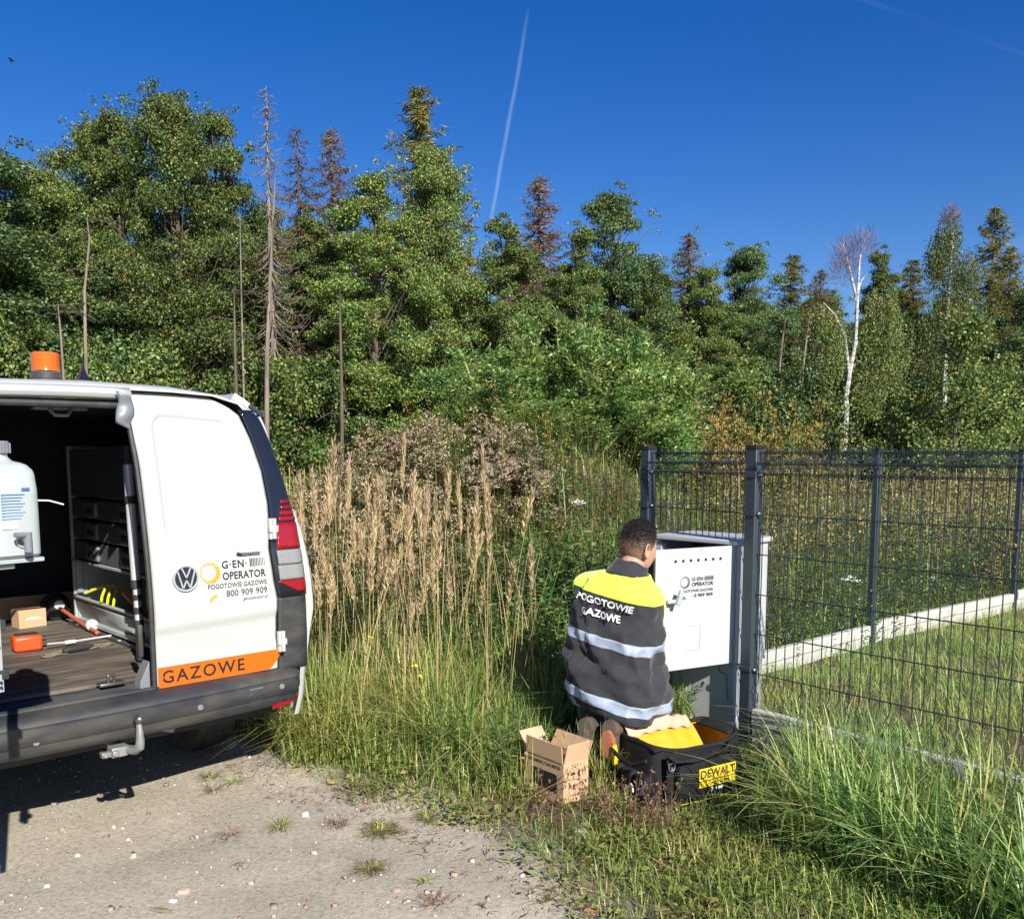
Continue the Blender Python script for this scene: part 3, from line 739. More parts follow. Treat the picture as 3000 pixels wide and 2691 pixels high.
# ================================================================== loose things in and on the van
def vw(x, y, z): return VO + VU * x + VF * y + Vector((0, 0, z))
def vthing(name, x, y, z, rz=0, **k): return empty(name, vw(x, y, z), VA + rz, **k)
FLZ = .631
t1 = vthing('cardboard_box', .155, 1.70, FLZ, .12, label='small brown cardboard box standing on the van floor', cat='box')
q = MB(); q.box((0, 0, .05), (.145, .10, .10)); q.build('box_body', M['card'], t1, bevel=.002)
q = MB(); letter(q, 'weszper', -.045, .045, .085, .018, lambda x, z: (-x, -.0515, .108 - z), 1.0, .006, cut=0); q.build('printed_word', M['paper'], t1)
t1 = vthing('tool_case', -.045, 1.03, FLZ, -.1, label='orange gas detector case lying on the plywood van floor', cat='case')
q = MB(); q.box((0, 0, .04), (.125, .10, .075)); q.build('case_body', M['orange_case'], t1, bevel=.014)
q = MB(); q.box((0, 0, .079), (.10, .06, .008)); q.build('case_top', M['rubber'], t1, bevel=.003)
q = MB(); q.tube([(.062, 0, .05), (.085, 0, .05)], .012, 10); q.build('case_socket', M['rubber'], t1)
t1 = vthing('suction_bell', .372, 1.80, FLZ, 0, label='black rubber suction bell with reddish rod lying on the van floor', cat='tool')
R1 = Matrix.Rotation(math.radians(-72), 3, 'X').inverted() @ Matrix.Identity(3)
Rx = Matrix.Rotation(math.radians(78), 3, 'X')
q = MB(); q.lathe([(.075, -.03), (.080, -.025), (.080, -.01), (.062, .0), (.055, .02), (.035, .035), (.02, .04), (0, .04)], (-.04, 0, .082), Rx, 32); q.build('bell', M['rubber'], t1, smooth=True)
q = MB(); q.lathe([(.028, .035), (.028, .05), (.01, .055), (0, .055)], (-.04, 0, .082), Rx, 20); q.build('hub', M['paper'], t1, smooth=True)
q = MB(); q.tube([(-.04, -.05, .075), (-.03, -.25, .045), (-.03, -.45, .022), (-.035, -.62, .015)], .011, 10); q.build('rod', M['red_tube'], t1, smooth=True)
q = MB(); q.lathe([(0, 0), (.032, .0), (.034, .006), (.03, .012), (0, .012)], (-.02, -.50, .035), Matrix.Rotation(1.2, 3, 'X'), 24); q.build('disc', M['alu_paint'], t1, smooth=True)
t1 = vthing('cable_probe', .12, .83, FLZ, .25, label='black probe handle with coiled cable on the van floor', cat='tool')
q = MB(); q.tube([(-.07, 0, .016), (-.05, 0, .018), (.05, 0, .018), (.085, 0, .013)], [.010, .016, .016, .009], 12); q.build('grip', M['rubber'], t1, smooth=True)
cab = mat('olive_cable', (.16, .15, .09), .5)
for r_, cx_, ph_ in ((.06, -.10, 0), (.07, .12, 1.0), (.055, .14, 2.2), (.05, -.12, 1.7)):
    q = MB(); q.tube([(cx_ + r_ * math.cos(a_ * .5 + ph_), .028 * math.sin(a_ * .5 + ph_) + .01, .008 + .004 * math.sin(a_)) for a_ in range(14)], .0035, 6, cap=True); q.build('cable_loop', cab, t1, smooth=True)
t1 = vthing('probe_rod', .0, .97, FLZ, 0, label='thin metal probe rod reaching right from the orange case', cat='tool')
q = MB(); q.tube([(.03, 0, .03), (.14, .03, .02), (.36, .08, .015)], .005, 8); q.build('rod', M['alu'], t1, smooth=True)
q = MB(); q.tube([(.12, .025, .021), (.17, .037, .019)], .009, 8); q.build('collar', M['paper'], t1, smooth=True)
t1 = vthing('telescopic_pole', .30, .50, FLZ, 0, label='silver telescopic pole with black bands leaning inside the van', cat='pole')
PA = vlocal(at(370, 1305, 4.15)) ; PBm = vlocal(at(412, 1870, 4.15))
PA = Vector((PA.x - .30, PA.y - .50, PA.z - FLZ)); PBm = Vector((PBm.x - .30, PBm.y - .50, 0.01))
def pp(t_): return PA.lerp(PBm, t_)
q = MB(); q.tube([pp(.03), pp(.62)], .021, 20); q.build('upper_tube', M['alu'], t1, smooth=True)
q = MB(); q.tube([pp(.62), pp(1.0)], .017, 20); q.build('lower_tube', M['alu'], t1, smooth=True)
for a_, b_, r_ in ((0, .085, .024), (.23, .265, .025), (.62, .66, .024), (.69, .715, .021), (.75, .78, .021), (.81, .84, .021), (.87, .90, .021), (.94, 1.0, .022)):
    q = MB(); q.tube([pp(a_), pp(b_)], r_, 20); q.build('band', M['rubber'], t1, smooth=True)
t1 = vthing('yellow_hose', .42, 1.30, .79, 0, label='coiled yellow hose in the rack tray of the van', cat='hose')
for k in range(3):
    q = MB(); q.tube([(-.02 + .03 * k + .05 * math.sin(a_ * .4), .22 - a_ * .035, .02 + .05 * math.sin(a_ * .31 + k * .3)) for a_ in range(11)], .0075, 8); q.build('coil', M['yellow'], t1, smooth=True)
t1 = vthing('red_pipe', .46, .95, .76, 0, label='dull red pipe sticking out of the van rack tray', cat='pipe')
q = MB(); q.tube([(0, .14, .10), (.02, -.08, .0)], .022, 14); q.build('pipe', M['red_tube'], t1, smooth=True)
t1 = vthing('yellow_canister', .62, .95, .70, 0, label='yellow can standing in shade in the van rack tray', cat='can')
q = MB(); q.box((0, 0, .10), (.16, .20, .2)); q.build('can_body', mat('dull_yellow', (.38, .33, .03), .5), t1, bevel=.02)
t1 = vthing('blue_plastic_sheet', -.20, 1.55, 1.0, 0, label='crumpled blue plastic sheet hanging in the dark van', cat='sheet')
q = MB(); q.grid(lambda u, v: (-.35 + .75 * u, .35 + .05 * math.sin(u * 11 + v * 6), .15 + .42 * v * (1 - .5 * u) + .1 * math.sin(u * 5)), 24, 16); q.build('sheet', M['blue_bag'], t1, smooth=True)
t1 = vthing('cardboard_sheet', .18, 1.95, FLZ, 0, label='flat cardboard sheet leaning on the van bulkhead', cat='cardboard')
q = MB(); q.box((0, 0, .07), (.62, .01, .13), Matrix.Rotation(-.3, 3, 'X')); q.build('panel', M['card'], t1)
t1 = vthing('work_jacket', -.33, 1.45, FLZ, 0, label='dark work jacket with pale reflective band heaped in the van', cat='jacket')
q = MB(); q.grid(lambda u, v: ((.13 + .02 * math.sin(u * 19)) * (1 - .75 * v ** 2) * math.cos(2 * math.pi * u), (.12 + .02 * math.sin(u * 25)) * (1 - .75 * v ** 2) * math.sin(2 * math.pi * u), .42 * v + .02 * math.sin(u * 12)), 30, 14, close_u=True); q.build('cloth', mat('navy_cloth', (.02, .024, .035), .9, bump=(20, .4)), t1, smooth=True)
q = MB(); q.grid(lambda u, v: ((.135 + .02 * math.sin(u * 19)) * (1 - .75 * (.3 + .15 * v) ** 2) * math.cos(2 * math.pi * u), (.125 + .02 * math.sin(u * 25)) * (1 - .75 * (.3 + .15 * v) ** 2) * math.sin(2 * math.pi * u), .13 + .06 * v + .02 * math.sin(u * 12)), 30, 3, close_u=True); q.build('reflective_band', mat('pale_band', (.45, .52, .62), .5), t1, smooth=True)

# water canister on the open door's rack
cp = ld(.885, 1.285, .10)
can = empty('water_canister', vw(*cp), VA + DA, label='milky water canister with grey tap hanging beside the open van door', cat='canister')
CW = [(0, .085), (.01, .10), (.12, .10), (.19, .098), (.235, .085), (.262, .062), (.275, .035), (.285, .026), (.30, .026)]
q = MB()
def canf(u, v):
    k = v * (len(CW) - 1); i = min(len(CW) - 2, int(k)); f_ = k - i; z = CW[i][0] * (1 - f_) + CW[i + 1][0] * f_; w_ = CW[i][1] * (1 - f_) + CW[i + 1][1] * f_
    a_ = 2 * math.pi * u; c_, s_ = math.cos(a_), math.sin(a_); e_ = .45 if z < .27 else 1
    return (w_ * abs(c_) ** e_ * (1 if c_ > 0 else -1), min(w_, .075) * abs(s_) ** e_ * (1 if s_ > 0 else -1), z)
q.grid(canf, 40, 33, close_u=True); q.poly([canf(i / 40, 0) for i in range(40)]); q.build('tank', M['poly'], can, smooth=True)
q = MB(); q.lathe([(.032, .295), (.032, .325), (.028, .33), (0, .33)], (0, 0, 0), None, 24)
for k in range(12): q.box((.033 * math.cos(k * .5236), .033 * math.sin(k * .5236), .31), (.004, .006, .028), Matrix.Rotation(k * .5236, 3, 'Z'))
q.build('cap', M['grey_pl'], can, smooth=True)
# face of the tank that the viewer sees is its outer end (+x)
q = MB(); q.tube([(.10, .01, .055), (.128, .01, .055)], .012, 12); q.tube([(.128, .01, .075), (.128, .01, .02)], .011, 12); q.tube([(.128, .01, .068), (.135, -.028, .07)], .008, 10); q.build('tap', M['grey_pl'], can, smooth=True)
q = MB(); q.tube([(.104, .01 + .02 * math.cos(a_ / 2.2), .052 + .02 * math.sin(a_ / 2.2)) for a_ in range(14)], .003, 6); q.build('tap_ring', M['poly'], can, smooth=True)
q = MB()
for k in range(9): q.poly([(.1025, -.045, .185 - k * .0085), (.1025, .02 - .006 * (k % 3), .185 - k * .0085), (.1025, .02 - .006 * (k % 3), .181 - k * .0085), (.1025, -.045, .181 - k * .0085)])
q.build('printed_text', M['pale_blue_print'], can)
q = MB(); q.poly([(.1028, .012, .192), (.1028, .035, .192), (.1028, .035, .199), (.1028, .012, .199)]); q.build('blue_mark', M['blue_print'], can)
q = MB(); q.poly([(.1028, -.045, .085), (.1028, -.005, .085), (.1028, -.005, .105), (.1028, -.045, .105)]); q.build('label', M['paper'], can)
q = MB(); q.tube([(.05, .07, .16), (.06, .11, .158), (.065, .15, .145)], .0022, 5); q.build('strap_end', M['paper'], can, smooth=True)
# ================================================================== FENCES
M['fence'] = mat('anthracite_powder_coat', (.030, .042, .056), .38, spec=.5, noise=(3, .3, (.05, .062, .075)))
M['wire'] = mat('dark_green_grey_wire', (.020, .032, .036), .35)
M['cap'] = mat('black_cap', (.012, .012, .014), .5)
M['zinc'] = mat('zinc_bolt', (.55, .56, .58), .3, metal=.9)
M['concrete'] = mat('pale_concrete', (.46, .45, .415), .9, noise=(7, .7, (.34, .335, .31)), bump=(60, .3))
WIRE_TOP = 1.585
def wire_profile(z0, z1):
    p = [(0, z1)]
    for z, o_ in ((WIRE_TOP, 0), (WIRE_TOP - .022, 0), (WIRE_TOP - .052, .034), (WIRE_TOP - .085, 0)):
        if z0 < z < z1: p.append((o_, z))
    for z, o_ in ((.435, 0), (.405, .03), (.375, 0)):
        if z0 < z < z1: p.append((o_, z))
    p.append((0, z0)); return p
VW = {}
def vwire(z0, z1, parent, x):
    key = (round(z0, 3), round(z1, 3))
    if key not in VW:
        q = MB(); q.tube([(0, -o_, z) for o_, z in wire_profile(z0, z1)], .0027, 6); o = q.build('vertical_wire', M['wire'], parent, smooth=True); VW[key] = o.data
    else:
        o = bpy.data.objects.new('vertical_wire', VW[key]); COL.objects.link(o); o.parent = parent
    o.location = (x, 0, 0)
def panel(fence, a, b, z0=.33, side=1, low=None):
    """welded wire panel from post a to post b, in world coordinates"""
    a = Vector(a[:2]); b = Vector(b[:2]); d_ = b - a; L = d_.length; ang = math.atan2(d_.y, d_.x)
    fl_ = fence.location
    p = empty('wire_panel', (a.x - fl_.x, a.y - fl_.y, 0), ang); p.parent = fence
    n = int((L - .06) / .05); x0 = (L - (n - 1) * .05) / 2 if n > 1 else L / 2
    for k in range(n): vwire(z0, WIRE_TOP + .028, p, x0 + k * .05)
    hz = [WIRE_TOP, WIRE_TOP - .052, WIRE_TOP - .104] + [WIRE_TOP - .104 - .2 * k for k in range(1, 7)]
    for z in hz:
        if z < z0 + .01: continue
        off = -.040 if abs(z - (WIRE_TOP - .052)) < .001 else -.005
        q = MB(); q.tube([(.03, off, z), (L - .03, off, z)], .0032, 6); q.build('horizontal_wire', M['wire'], p, smooth=True)
        if z > WIRE_TOP - .11 or abs(z - .4) < .05:
            q = MB(); q.tube([(.03, off + .006 if off < -.03 else off, z - .008), (L - .03, off, z - .008)], .0026, 5); q.build('horizontal_wire', M['wire'], p, smooth=True)
    return p
def post(fence, p, ang, clips=(1.475, 1.285, .50), w_=(.062, .062), clip_sides=(-1, 1), z0=0.0, zt=1.605):
    fl_ = fence.location
    e = empty('post', (p.x - fl_.x, p.y - fl_.y, 0), ang); e.parent = fence
    q = MB(); q.box((0, 0, (z0 + zt) / 2), (w_[0], w_[1], zt - z0)); q.build('post_tube', M['fence'], e, bevel=.004)
    q = MB(); q.box((0, 0, zt + .004), (w_[0] + .005, w_[1] + .005, .022)); q.build('post_cap', M['cap'], e, bevel=.003)
    for z in clips:
        q = MB(); q.box((0, -.003, z), (w_[0] + .006, w_[1] + .006, .026))
        for s_ in clip_sides: q.box((s_ * (w_[0] / 2 + .014), -.01, z), (.026, .006, .026))
        q.build('clip', M['fence'], e, bevel=.002)
        for s_ in clip_sides:
            q = MB(); q.lathe([(0, .012), (.006, .010), (.009, .004), (.009, 0)], (s_ * (w_[0] / 2 + .014), -.013, z), Matrix.Rotation(math.pi / 2, 3, 'X'), 12); q.build('bolt', M['zinc'], e, smooth=True)
    return e
AF = math.atan2(-.776, .63); AB = math.atan2(P3.y - P1.y, P3.x - P1.x)
P0 = P2 + Vector((.63, -.776, 0)) * 2.52
ff = empty('wire_fence', P2, 0, label='nearest anthracite wire mesh fence running right from the white gas cabinet', cat='fence')
post(ff, P2, AF); post(ff, P0, AF); panel(ff, P2, P0, .33)
def board(fence, a, b, zt, h=.25, z0=None, thick=.05):
    a = Vector(a[:2]); b = Vector(b[:2]); d_ = b - a; L = d_.length; ang = math.atan2(d_.y, d_.x); fl_ = fence.location
    q = MB(); x0, x1 = .045, L - .045
    # board with a raised rim along the top and a recessed field
    pr = [(-thick / 2, zt - h), (-thick / 2 + .006, zt - h), (-thick / 2 + .006, zt - .085), (-thick / 2 - .004, zt - .075), (-thick / 2 - .004, zt - .006), (-thick / 2 + .002, zt), (thick / 2, zt), (thick / 2, zt - h)]
    q.prism([(x0, y, z) for y, z in pr], (x1 - x0, 0, 0))
    o = q.build('base_board', M['concrete'], fence, bevel=.003); o.location = (a.x - fl_.x, a.y - fl_.y, 0); o.rotation_euler = (0, 0, ang)
board(ff, P2, P0, .30)
fc = empty('wire_fence', P1, 0, label='short wire mesh fence section standing on top of the white gas cabinet', cat='fence')
post(fc, P1, AF, clips=(1.475, 1.285), clip_sides=(1,)); panel(fc, P1, P2, 1.145)
fb = empty('wire_fence', P3, 0, label='rear anthracite wire mesh fence on pale concrete boards in front of the field', cat='fence')
P5 = P4 + (P4 - P3).normalized() * 2.5; P6 = P5 + (P4 - P3).normalized() * 2.5
for p in (P3, P4, P5, P6): post(fb, p, AB, clips=(1.475, .52) if p is not P5 else (1.475, .52), clip_sides=(-1,), w_=(.060, .045))
for a_, b_, zt in ((P1 + (P3 - P1).normalized() * .05, P3, .245), (P3, P4, .265), (P4, P5, .285), (P5, P6, .29)):
    panel(fb, a_, b_, zt + .03); board(fb, a_, b_, zt)
# dark mesh fence far across the field
fd = empty('wire_fence', (7.6, 24, 0), 0, label='distant dark mesh fence across the field at the forest edge', cat='fence')
q = MB()
for k in range(60): q.box((-1.0 + .25 * k, .02 * k, .85), (.012, .012, 1.5))
for z in (.6, .9, 1.2, 1.55): q.tube([(-1, 0, z), (14, 1.2, z)], .012, 5)
q.build('mesh_panel', M['wire'], fd)
for k in range(6):
    q = MB(); q.box((-1.0 + 2.5 * k, .2 * k, .85), (.08, .08, 1.75)); q.build('post', M['fence'], fd)

# ================================================================== GAS CABINET
M['cab'] = mat('light_grey_cabinet', (.42, .44, .46), .35, noise=(3, .15, (.42, .44, .46)))
M['cab_grey'] = mat('grey_plinth', (.38, .395, .395), .55, bump=(150, .1))
M['cab_dark'] = mat('cabinet_inside', (.10, .105, .11), .7)
CA = math.atan2(-.717, .697)
cab = empty('gas_cabinet', (.80, 5.04, 0), CA, label='white gas meter cabinet with its door open beside the fence post', cat='cabinet')
CWD, CD = .505, .335
def foot(w0, w1, d0, d1, r, n=6):
    pts = [(w0, d0), (w1, d0)]
    for k in range(n + 1): a_ = math.pi / 2 * k / n; pts.append((w1 - r + r * math.cos(a_), d1 - r + r * math.sin(a_)))
    for k in range(n + 1): a_ = math.pi / 2 * k / n; pts.append((w0 + r - r * math.sin(a_), d1 - r + r * math.cos(a_)))
    return pts
q = MB(); q.prism([(x, y, -.05) for x, y in foot(.008, CWD - .008, .008, CD - .015, .05)], (0, 0, .535)); q.build('plinth', M['cab_grey'], cab, bevel=.006)
# hollow housing: outer wall minus opening
outer = foot(0, CWD, 0, CD, .055); q = MB()
wall = [(x, y) for x, y in outer[1:]] + [outer[0]]
inn = [(x + (.022 if x < CWD / 2 else -.022), max(y - .0, 0) - (.02 if y > CD / 2 else 0)) for x, y in wall]
n = len(wall); z0, z1 = .495, 1.112
vs = [(x, y, z) for z in (z0, z1) for x, y in wall] + [(x, y, z) for z in (z0, z1) for x, y in inn]
fs = [(k, k + 1, n + k + 1, n + k) for k in range(n - 1)] + [(2 * n + k + 1, 2 * n + k, 3 * n + k, 3 * n + k + 1) for k in range(n - 1)]
fs += [(n + k, n + k + 1, 3 * n + k + 1, 3 * n + k) for k in range(n - 1)] + [(0, n, 3 * n, 2 * n), (n - 1, 3 * n - 1, 4 * n - 1, 2 * n - 1)]
q.add(vs, fs); q.build('housing', M['cab'], cab, smooth=True)
q = MB(); q.box((CWD / 2, .155, .505), (CWD - .05, .29, .016)); q.box((CWD / 2, .29, .80), (CWD - .06, .01, .58)); q.build('inner_panel', M['cab_dark'], cab)
q = MB(); q.box((.02, -.004, .80), (.035, .018, .60)); q.box((.043, .012, .80), (.012, .03, .58)); q.build('door_frame', M['cab'], cab, bevel=.003)
q = MB(); q.prism([(x, y, 1.114) for x, y in foot(-.022, CWD + .018, -.03, CD + .02, .06)], (0, 0, .026)); q.build('lid', M['cab'], cab, bevel=.006)
# gas meter and pipes inside
q = MB(); q.box((.27, .17, .80), (.24, .14, .22)); q.build('gas_meter', M['alu_paint'], cab, bevel=.02)
q = MB(); q.tube([(.20, .17, .5), (.20, .17, .56), (.20, .17, .98), (.20, .20, 1.0)], .016, 10); q.tube([(.34, .17, .9), (.34, .17, 1.02), (.42, .17, 1.02), (.42, .17, .5)], .016, 10); q.build('gas_pipe', M['yellow'], cab, smooth=True)
# side ribs at the seam of plinth and housing
q = MB(); q.prism([(x, y, .482) for x, y in foot(-.003, CWD + .003, -.0, CD + .003, .057)], (0, 0, .010)); q.build('seam_strip', M['cab_grey'], cab)
q = MB(); q.tube([(.40, .004, .475), (.415, .004, .44), (.455, .004, .43), (.465, .004, .30)], .0035, 6); q.build('plinth_mark', M['grey_pl'], cab, smooth=True)
# the door
hx, hy = CWD - .004, -.012; ddx, ddy = -.2856, -.958
def dc(s_, z, o_=0.0):
    """s_ runs from the free (left) edge to the hinge; o_ towards the viewer's side"""
    w_ = .498; px = hx + ddx * (w_ - s_); py = hy + ddy * (w_ - s_)
    return (px + (-ddy) * o_, py + ddx * o_, z)
def dbox(mb, s_, z, o_, d_, tilt=0.0):
    c = Vector(dc(s_, z, o_)); ex = Vector((-ddx, -ddy, 0)); ey = Vector((-(-ddy), -(ddx), 0)); ez = Vector((0, 0, 1))
    R_ = Matrix((ex, ey, ez)).transposed() @ Matrix.Rotation(tilt, 3, 'Y'); mb.box(c, d_, R_)
q = MB(); dbox(q, .249, .808, -.012, (.498, .022, .610)); cdoor = q.build('door', M['cab'], cab, bevel=.004)
tag(cdoor, label='open white door with company lettering')
fr = lambda X: .498 * (X - 315) / 1120.0
for k in range(7):
    q = MB(); s_ = fr(580 + 105.8 * k); ang_ = [2 * math.pi * i / 16 for i in range(16)]
    q.poly([dc(s_ + .0078 * math.cos(a_), 1.052 + .0078 * math.sin(a_), .0006) for a_ in ang_]); q.build('vent_hole', M['cap'], cdoor)
onc = lambda s_, z: dc(s_, z, .0008)
q = MB()
letter(q, 'G·EN·', fr(815), .949, .075, .0185, onc, 1.1, .026, cut=0)
letter(q, 'OPERATOR', fr(810), .922, .137, .0195, onc, 1.0, .026, cut=0)
letter(q, 'POGOTOWIE GAZOWE', fr(648), .893, .208, .0140, onc, 1.0, .016, cut=0)
letter(q, '0 909 909', fr(848), .866, .118, .018, onc, 1.0, .026, cut=0)
for k in range(12):
    s_ = fr(992) + k * .0049; q.poly([onc(s_, .948), onc(s_ + .0022, .948), onc(s_ + .0022, .969), onc(s_, .969)])
sunburst(q, fr(716), .944, .031, onc, 16); q.build('lettering', M['black_film'], cdoor)
q = MB(); letter(q, '80', fr(790), .866, .026, .018, onc, 1.0, .0, cut=0); q.build('worn_lettering', mat('faded_print', (.45, .46, .48), .5), cdoor)
q = MB(); q.add([onc(s_, z) for s_, z in ((fr(870), 1.096), (fr(960), 1.096), (fr(960), 1.104), (fr(870), 1.104))], [(0, 1, 2, 3)]); q.build('sticker', M['paper'], cdoor)
q = MB(); letter(q, 'DANGER', fr(897), 1.097, .028, .005, lambda s_, z: dc(s_, z, .0014), 1.0, 0, cut=0); 
q = MB(); q.add([dc(s_, z, .0014) for s_, z in ((fr(897), 1.098), (fr(950), 1.098), (fr(950), 1.102), (fr(897), 1.102))], [(0, 1, 2, 3)]); q.build('sticker_print', M['grey_film'], cdoor)
q = MB()
for a_, b_ in (((fr(770), .722), (fr(945), .722)), ((fr(945), .722), (fr(945), .598)), ((fr(945), .598), (fr(755), .598)), ):
    q.tube([onc(*a_), onc(*b_)], .0009, 4)
q.build('outline', M['alu_paint'], cdoor)
M['handle'] = mat('pale_grey_handle', (.36, .38, .40), .35)
q = MB(); dbox(q, .038, .808, .008, (.036, .016, .165)); hd = q.build('handle_plate', M['handle'], cdoor, bevel=.006)
q = MB(); dbox(q, .042, .800, .018, (.022, .010, .135)); q.build('lever_seat', M['cab'], hd, bevel=.004)
q = MB(); dbox(q, .072, .861, .035, (.055, .016, .018)); q.build('lever_arm', M['handle'], hd, bevel=.003)
q = MB(); dbox(q, .108, .879, .050, (.022, .022, .075), .35); q.build('lever', M['handle'], hd, bevel=.004)
q = MB(); dbox(q, .160, .874, .006, (.060, .010, .022), -.08); q.tube([dc(.150, .873, .010), dc(.150, .873, .016)], .008, 12); q.build('lock_cover', M['cab'], hd, bevel=.004)
q = MB(); dbox(q, .155, .872, .0125, (.030, .003, .006), -.05); q.build('key_slot', M['cap'], hd, bevel=.001)
q = MB(); q.tube([dc(.036, .728, .01), dc(.036, .708, .012)], .003, 6); q.tube([dc(.028, .722, .01), dc(.050, .722, .01)], .0025, 6); q.build('key', M['galv'], hd)
for z in (.60, 1.0):
    q = MB(); q.tube([(hx + .004, hy, z - .03), (hx + .004, hy, z + .03)], .006, 8); q.build('hinge', M['galv'], cdoor, smooth=True)

# ================================================================== PERSON
PR = Vector((.85, -.52, 0)).normalized(); PA_ = math.atan2(PR.y, PR.x)
man = empty('person', (.50, 4.33, 0), PA_, label='person in yellow and grey work jacket kneeling at the open gas cabinet', cat='person')
M['skin'] = mat('skin', (.50, .27, .19), .5, spec=.3, noise=(12, .4, (.42, .20, .14)))
M['skin'].node_tree.nodes['Principled BSDF'].inputs['Subsurface Weight'].default_value = .08
def loft(mb, secs, n=32, fold=None, cap=(True, True), e_=1.0):
    """secs: (centre, axis a, axis b) ellipses"""
    def fn(u, v):
        k = v * (len(secs) - 1); i = min(int(k), len(secs) - 2); f_ = k - i; f_ = f_ * f_ * (3 - 2 * f_) if False else f_
        c = secs[i][0].lerp(secs[i + 1][0], f_); A_ = secs[i][1].lerp(secs[i + 1][1], f_); B_ = secs[i][2].lerp(secs[i + 1][2], f_)
        a_ = 2 * math.pi * u; ca, sa = math.cos(a_), math.sin(a_)
        if e_ != 1.0: ca = abs(ca) ** e_ * (1 if ca > 0 else -1); sa = abs(sa) ** e_ * (1 if sa > 0 else -1)
        p = c + A_ * ca + B_ * sa
        if fold: p = p + (p - c).normalized() * fold(p, u, v)
        return p
    nv = (len(secs) - 1) * (6 if fold else 3) + 1
    mb.grid(fn, n, nv, close_u=True)
    for v, on in ((0, cap[0]), (1, cap[1])):
        if on: mb.poly([fn(i / n, v) for i in range(n)])
    return fn
def limb(mb, pts, rs, n=20, fold=None, cap=(True, True)):
    pts = [Vector(p) for p in pts]; secs = []; m_ = len(pts); prev = None
    for i, p in enumerate(pts):
        t_ = (pts[min(i + 1, m_ - 1)] - pts[max(i - 1, 0)]).normalized()
        a_ = t_.cross(Vector((0, 0, 1))); a_ = a_.normalized() if a_.length > .05 else Vector((1, 0, 0))
        if prev is not None: a_ = (prev - t_ * prev.dot(t_)).normalized()
        prev = a_; b_ = t_.cross(a_); r = rs[i]; ra, rb = (r, r) if not isinstance(r, tuple) else r
        secs.append((p, a_ * ra, b_ * rb))
    return loft(mb, secs, n, fold, cap)
X, Y, Z = Vector((1, 0, 0)), Vector((0, 1, 0)), Vector((0, 0, 1))
def sec(z, cx, cy, a, b): return (Vector((cx, cy, z)), X * a, Y * b)
HC = Vector((.052, .116, 1.124)); HR = Matrix.Rotation(math.radians(-24), 3, 'Z') @ Matrix.Rotation(math.radians(-14), 3, 'X')
def head_pt(u, v, off=0.0):
    """u round the head (0 = right ear, .25 = face), v chin to crown; head frame x right, y forward"""
    th = math.pi * (v - .5); ph = 2 * math.pi * u; cz = math.sin(th); cr = math.cos(th)
    sx = .0765; sy = .096; sz = .117
    x = sx * cr * math.cos(ph); y = sy * cr * math.sin(ph); z = sz * cz
    if cz < 0:
        k = -cz; x *= 1 - .22 * k; y = y * (1 - .15 * k) + .020 * k if y > 0 else y * (1 - .42 * k) + .015 * k
    if cz > 0 and y < 0: y *= 1 + .06 * cz; 
    x *= 1 + .03 * max(0, -math.sin(ph)) 
    if y > 0:
        fx = abs(x) / .03
        y += .020 * math.exp(-fx * fx) * math.exp(-((z + .018) / .022) ** 2)            # nose
        y += .006 * math.exp(-(abs(x) / .045) ** 2) * math.exp(-((z - .020) / .010) ** 2) # brow
        y -= .008 * math.exp(-((abs(x) - .032) / .014) ** 2) * math.exp(-((z - .002) / .012) ** 2)  # eye sockets
        y += .005 * math.exp(-(abs(x) / .025) ** 2) * math.exp(-((z + .062) / .010) ** 2)  # lips
        y += .008 * math.exp(-(abs(x) / .025) ** 2) * math.exp(-((z + .100) / .014) ** 2)  # chin
    p = Vector((x, y, z)); 
    return p + p.normalized() * off
hw = lambda p: HC + HR @ p
body = MB()
body.grid(lambda u, v: hw(head_pt(u, v * .998 + .001)), 48, 40, close_u=True)
body.poly([hw(head_pt(i / 48, .001)) for i in range(48)]); body.poly([hw(head_pt(i / 48, .999)) for i in range(48)])
limb(body, [(.018, .035, .97), (.03, .06, 1.02), (.042, .088, 1.07), (.050, .100, 1.12)], [.085, .062, .058, .056])
# ears
for s_ in (1, -1):
    body.tube([hw(Vector((s_ * (.074 + .012 * (1 - math.cos(a_)) * .5 + .006), -.012 + .017 * math.cos(a_ + .3) * 1.0 - .004, -.006 + .031 * math.sin(a_ + .3)))) for a_ in [math.pi * 2 * k / 16 for k in range(17)]], .0055, 8)
    body.lathe([(0, -.004), (.014, -.003), (.017, 0), (.014, .003), (0, .004)], hw(Vector((s_ * .076, -.012, -.006))), HR @ Matrix.Rotation(math.pi / 2, 3, 'Y') @ Matrix.Diagonal((1.6, .9, 1)).to_3x3(), 16)
    body.lathe([(0, -.006), (.008, -.004), (.010, 0), (.008, .004), (0, .006)], hw(Vector((s_ * .078, -.008, -.036))), HR @ Matrix.Rotation(math.pi / 2, 3, 'Y'), 12)
# trunk, arms, legs underneath the clothes
loft(body, [sec(.24, 0, .0, .13, .09), sec(.34, 0, .01, .15, .11), sec(.48, 0, 0, .155, .115), sec(.65, 0, .01, .155, .11), sec(.82, 0, .02, .17, .115), sec(.93, .005, .03, .15, .10), sec(.99, .012, .04, .08, .07)], 28)
ARM = {1: [(.140, .02, .915), (.115, .11, .87), (.055, .27, .77), (.095, .40, .79), (.12, .52, .845)], -1: [(-.155, .03, .925), (-.19, .10, .87), (-.165, .30, .745), (-.09, .41, .77), (-.01, .53, .83)]}
LEG = {1: [(.09, -.01, .32), (.12, .18, .25), (.14, .38, .17), (.12, .18, .17), (.08, -.10, .22), (.075, -.17, .265)], -1: [(-.09, -.01, .32), (-.12, .18, .25), (-.14, .38, .17), (-.12, .18, .17), (-.07, -.10, .22), (-.05, -.17, .255)]}
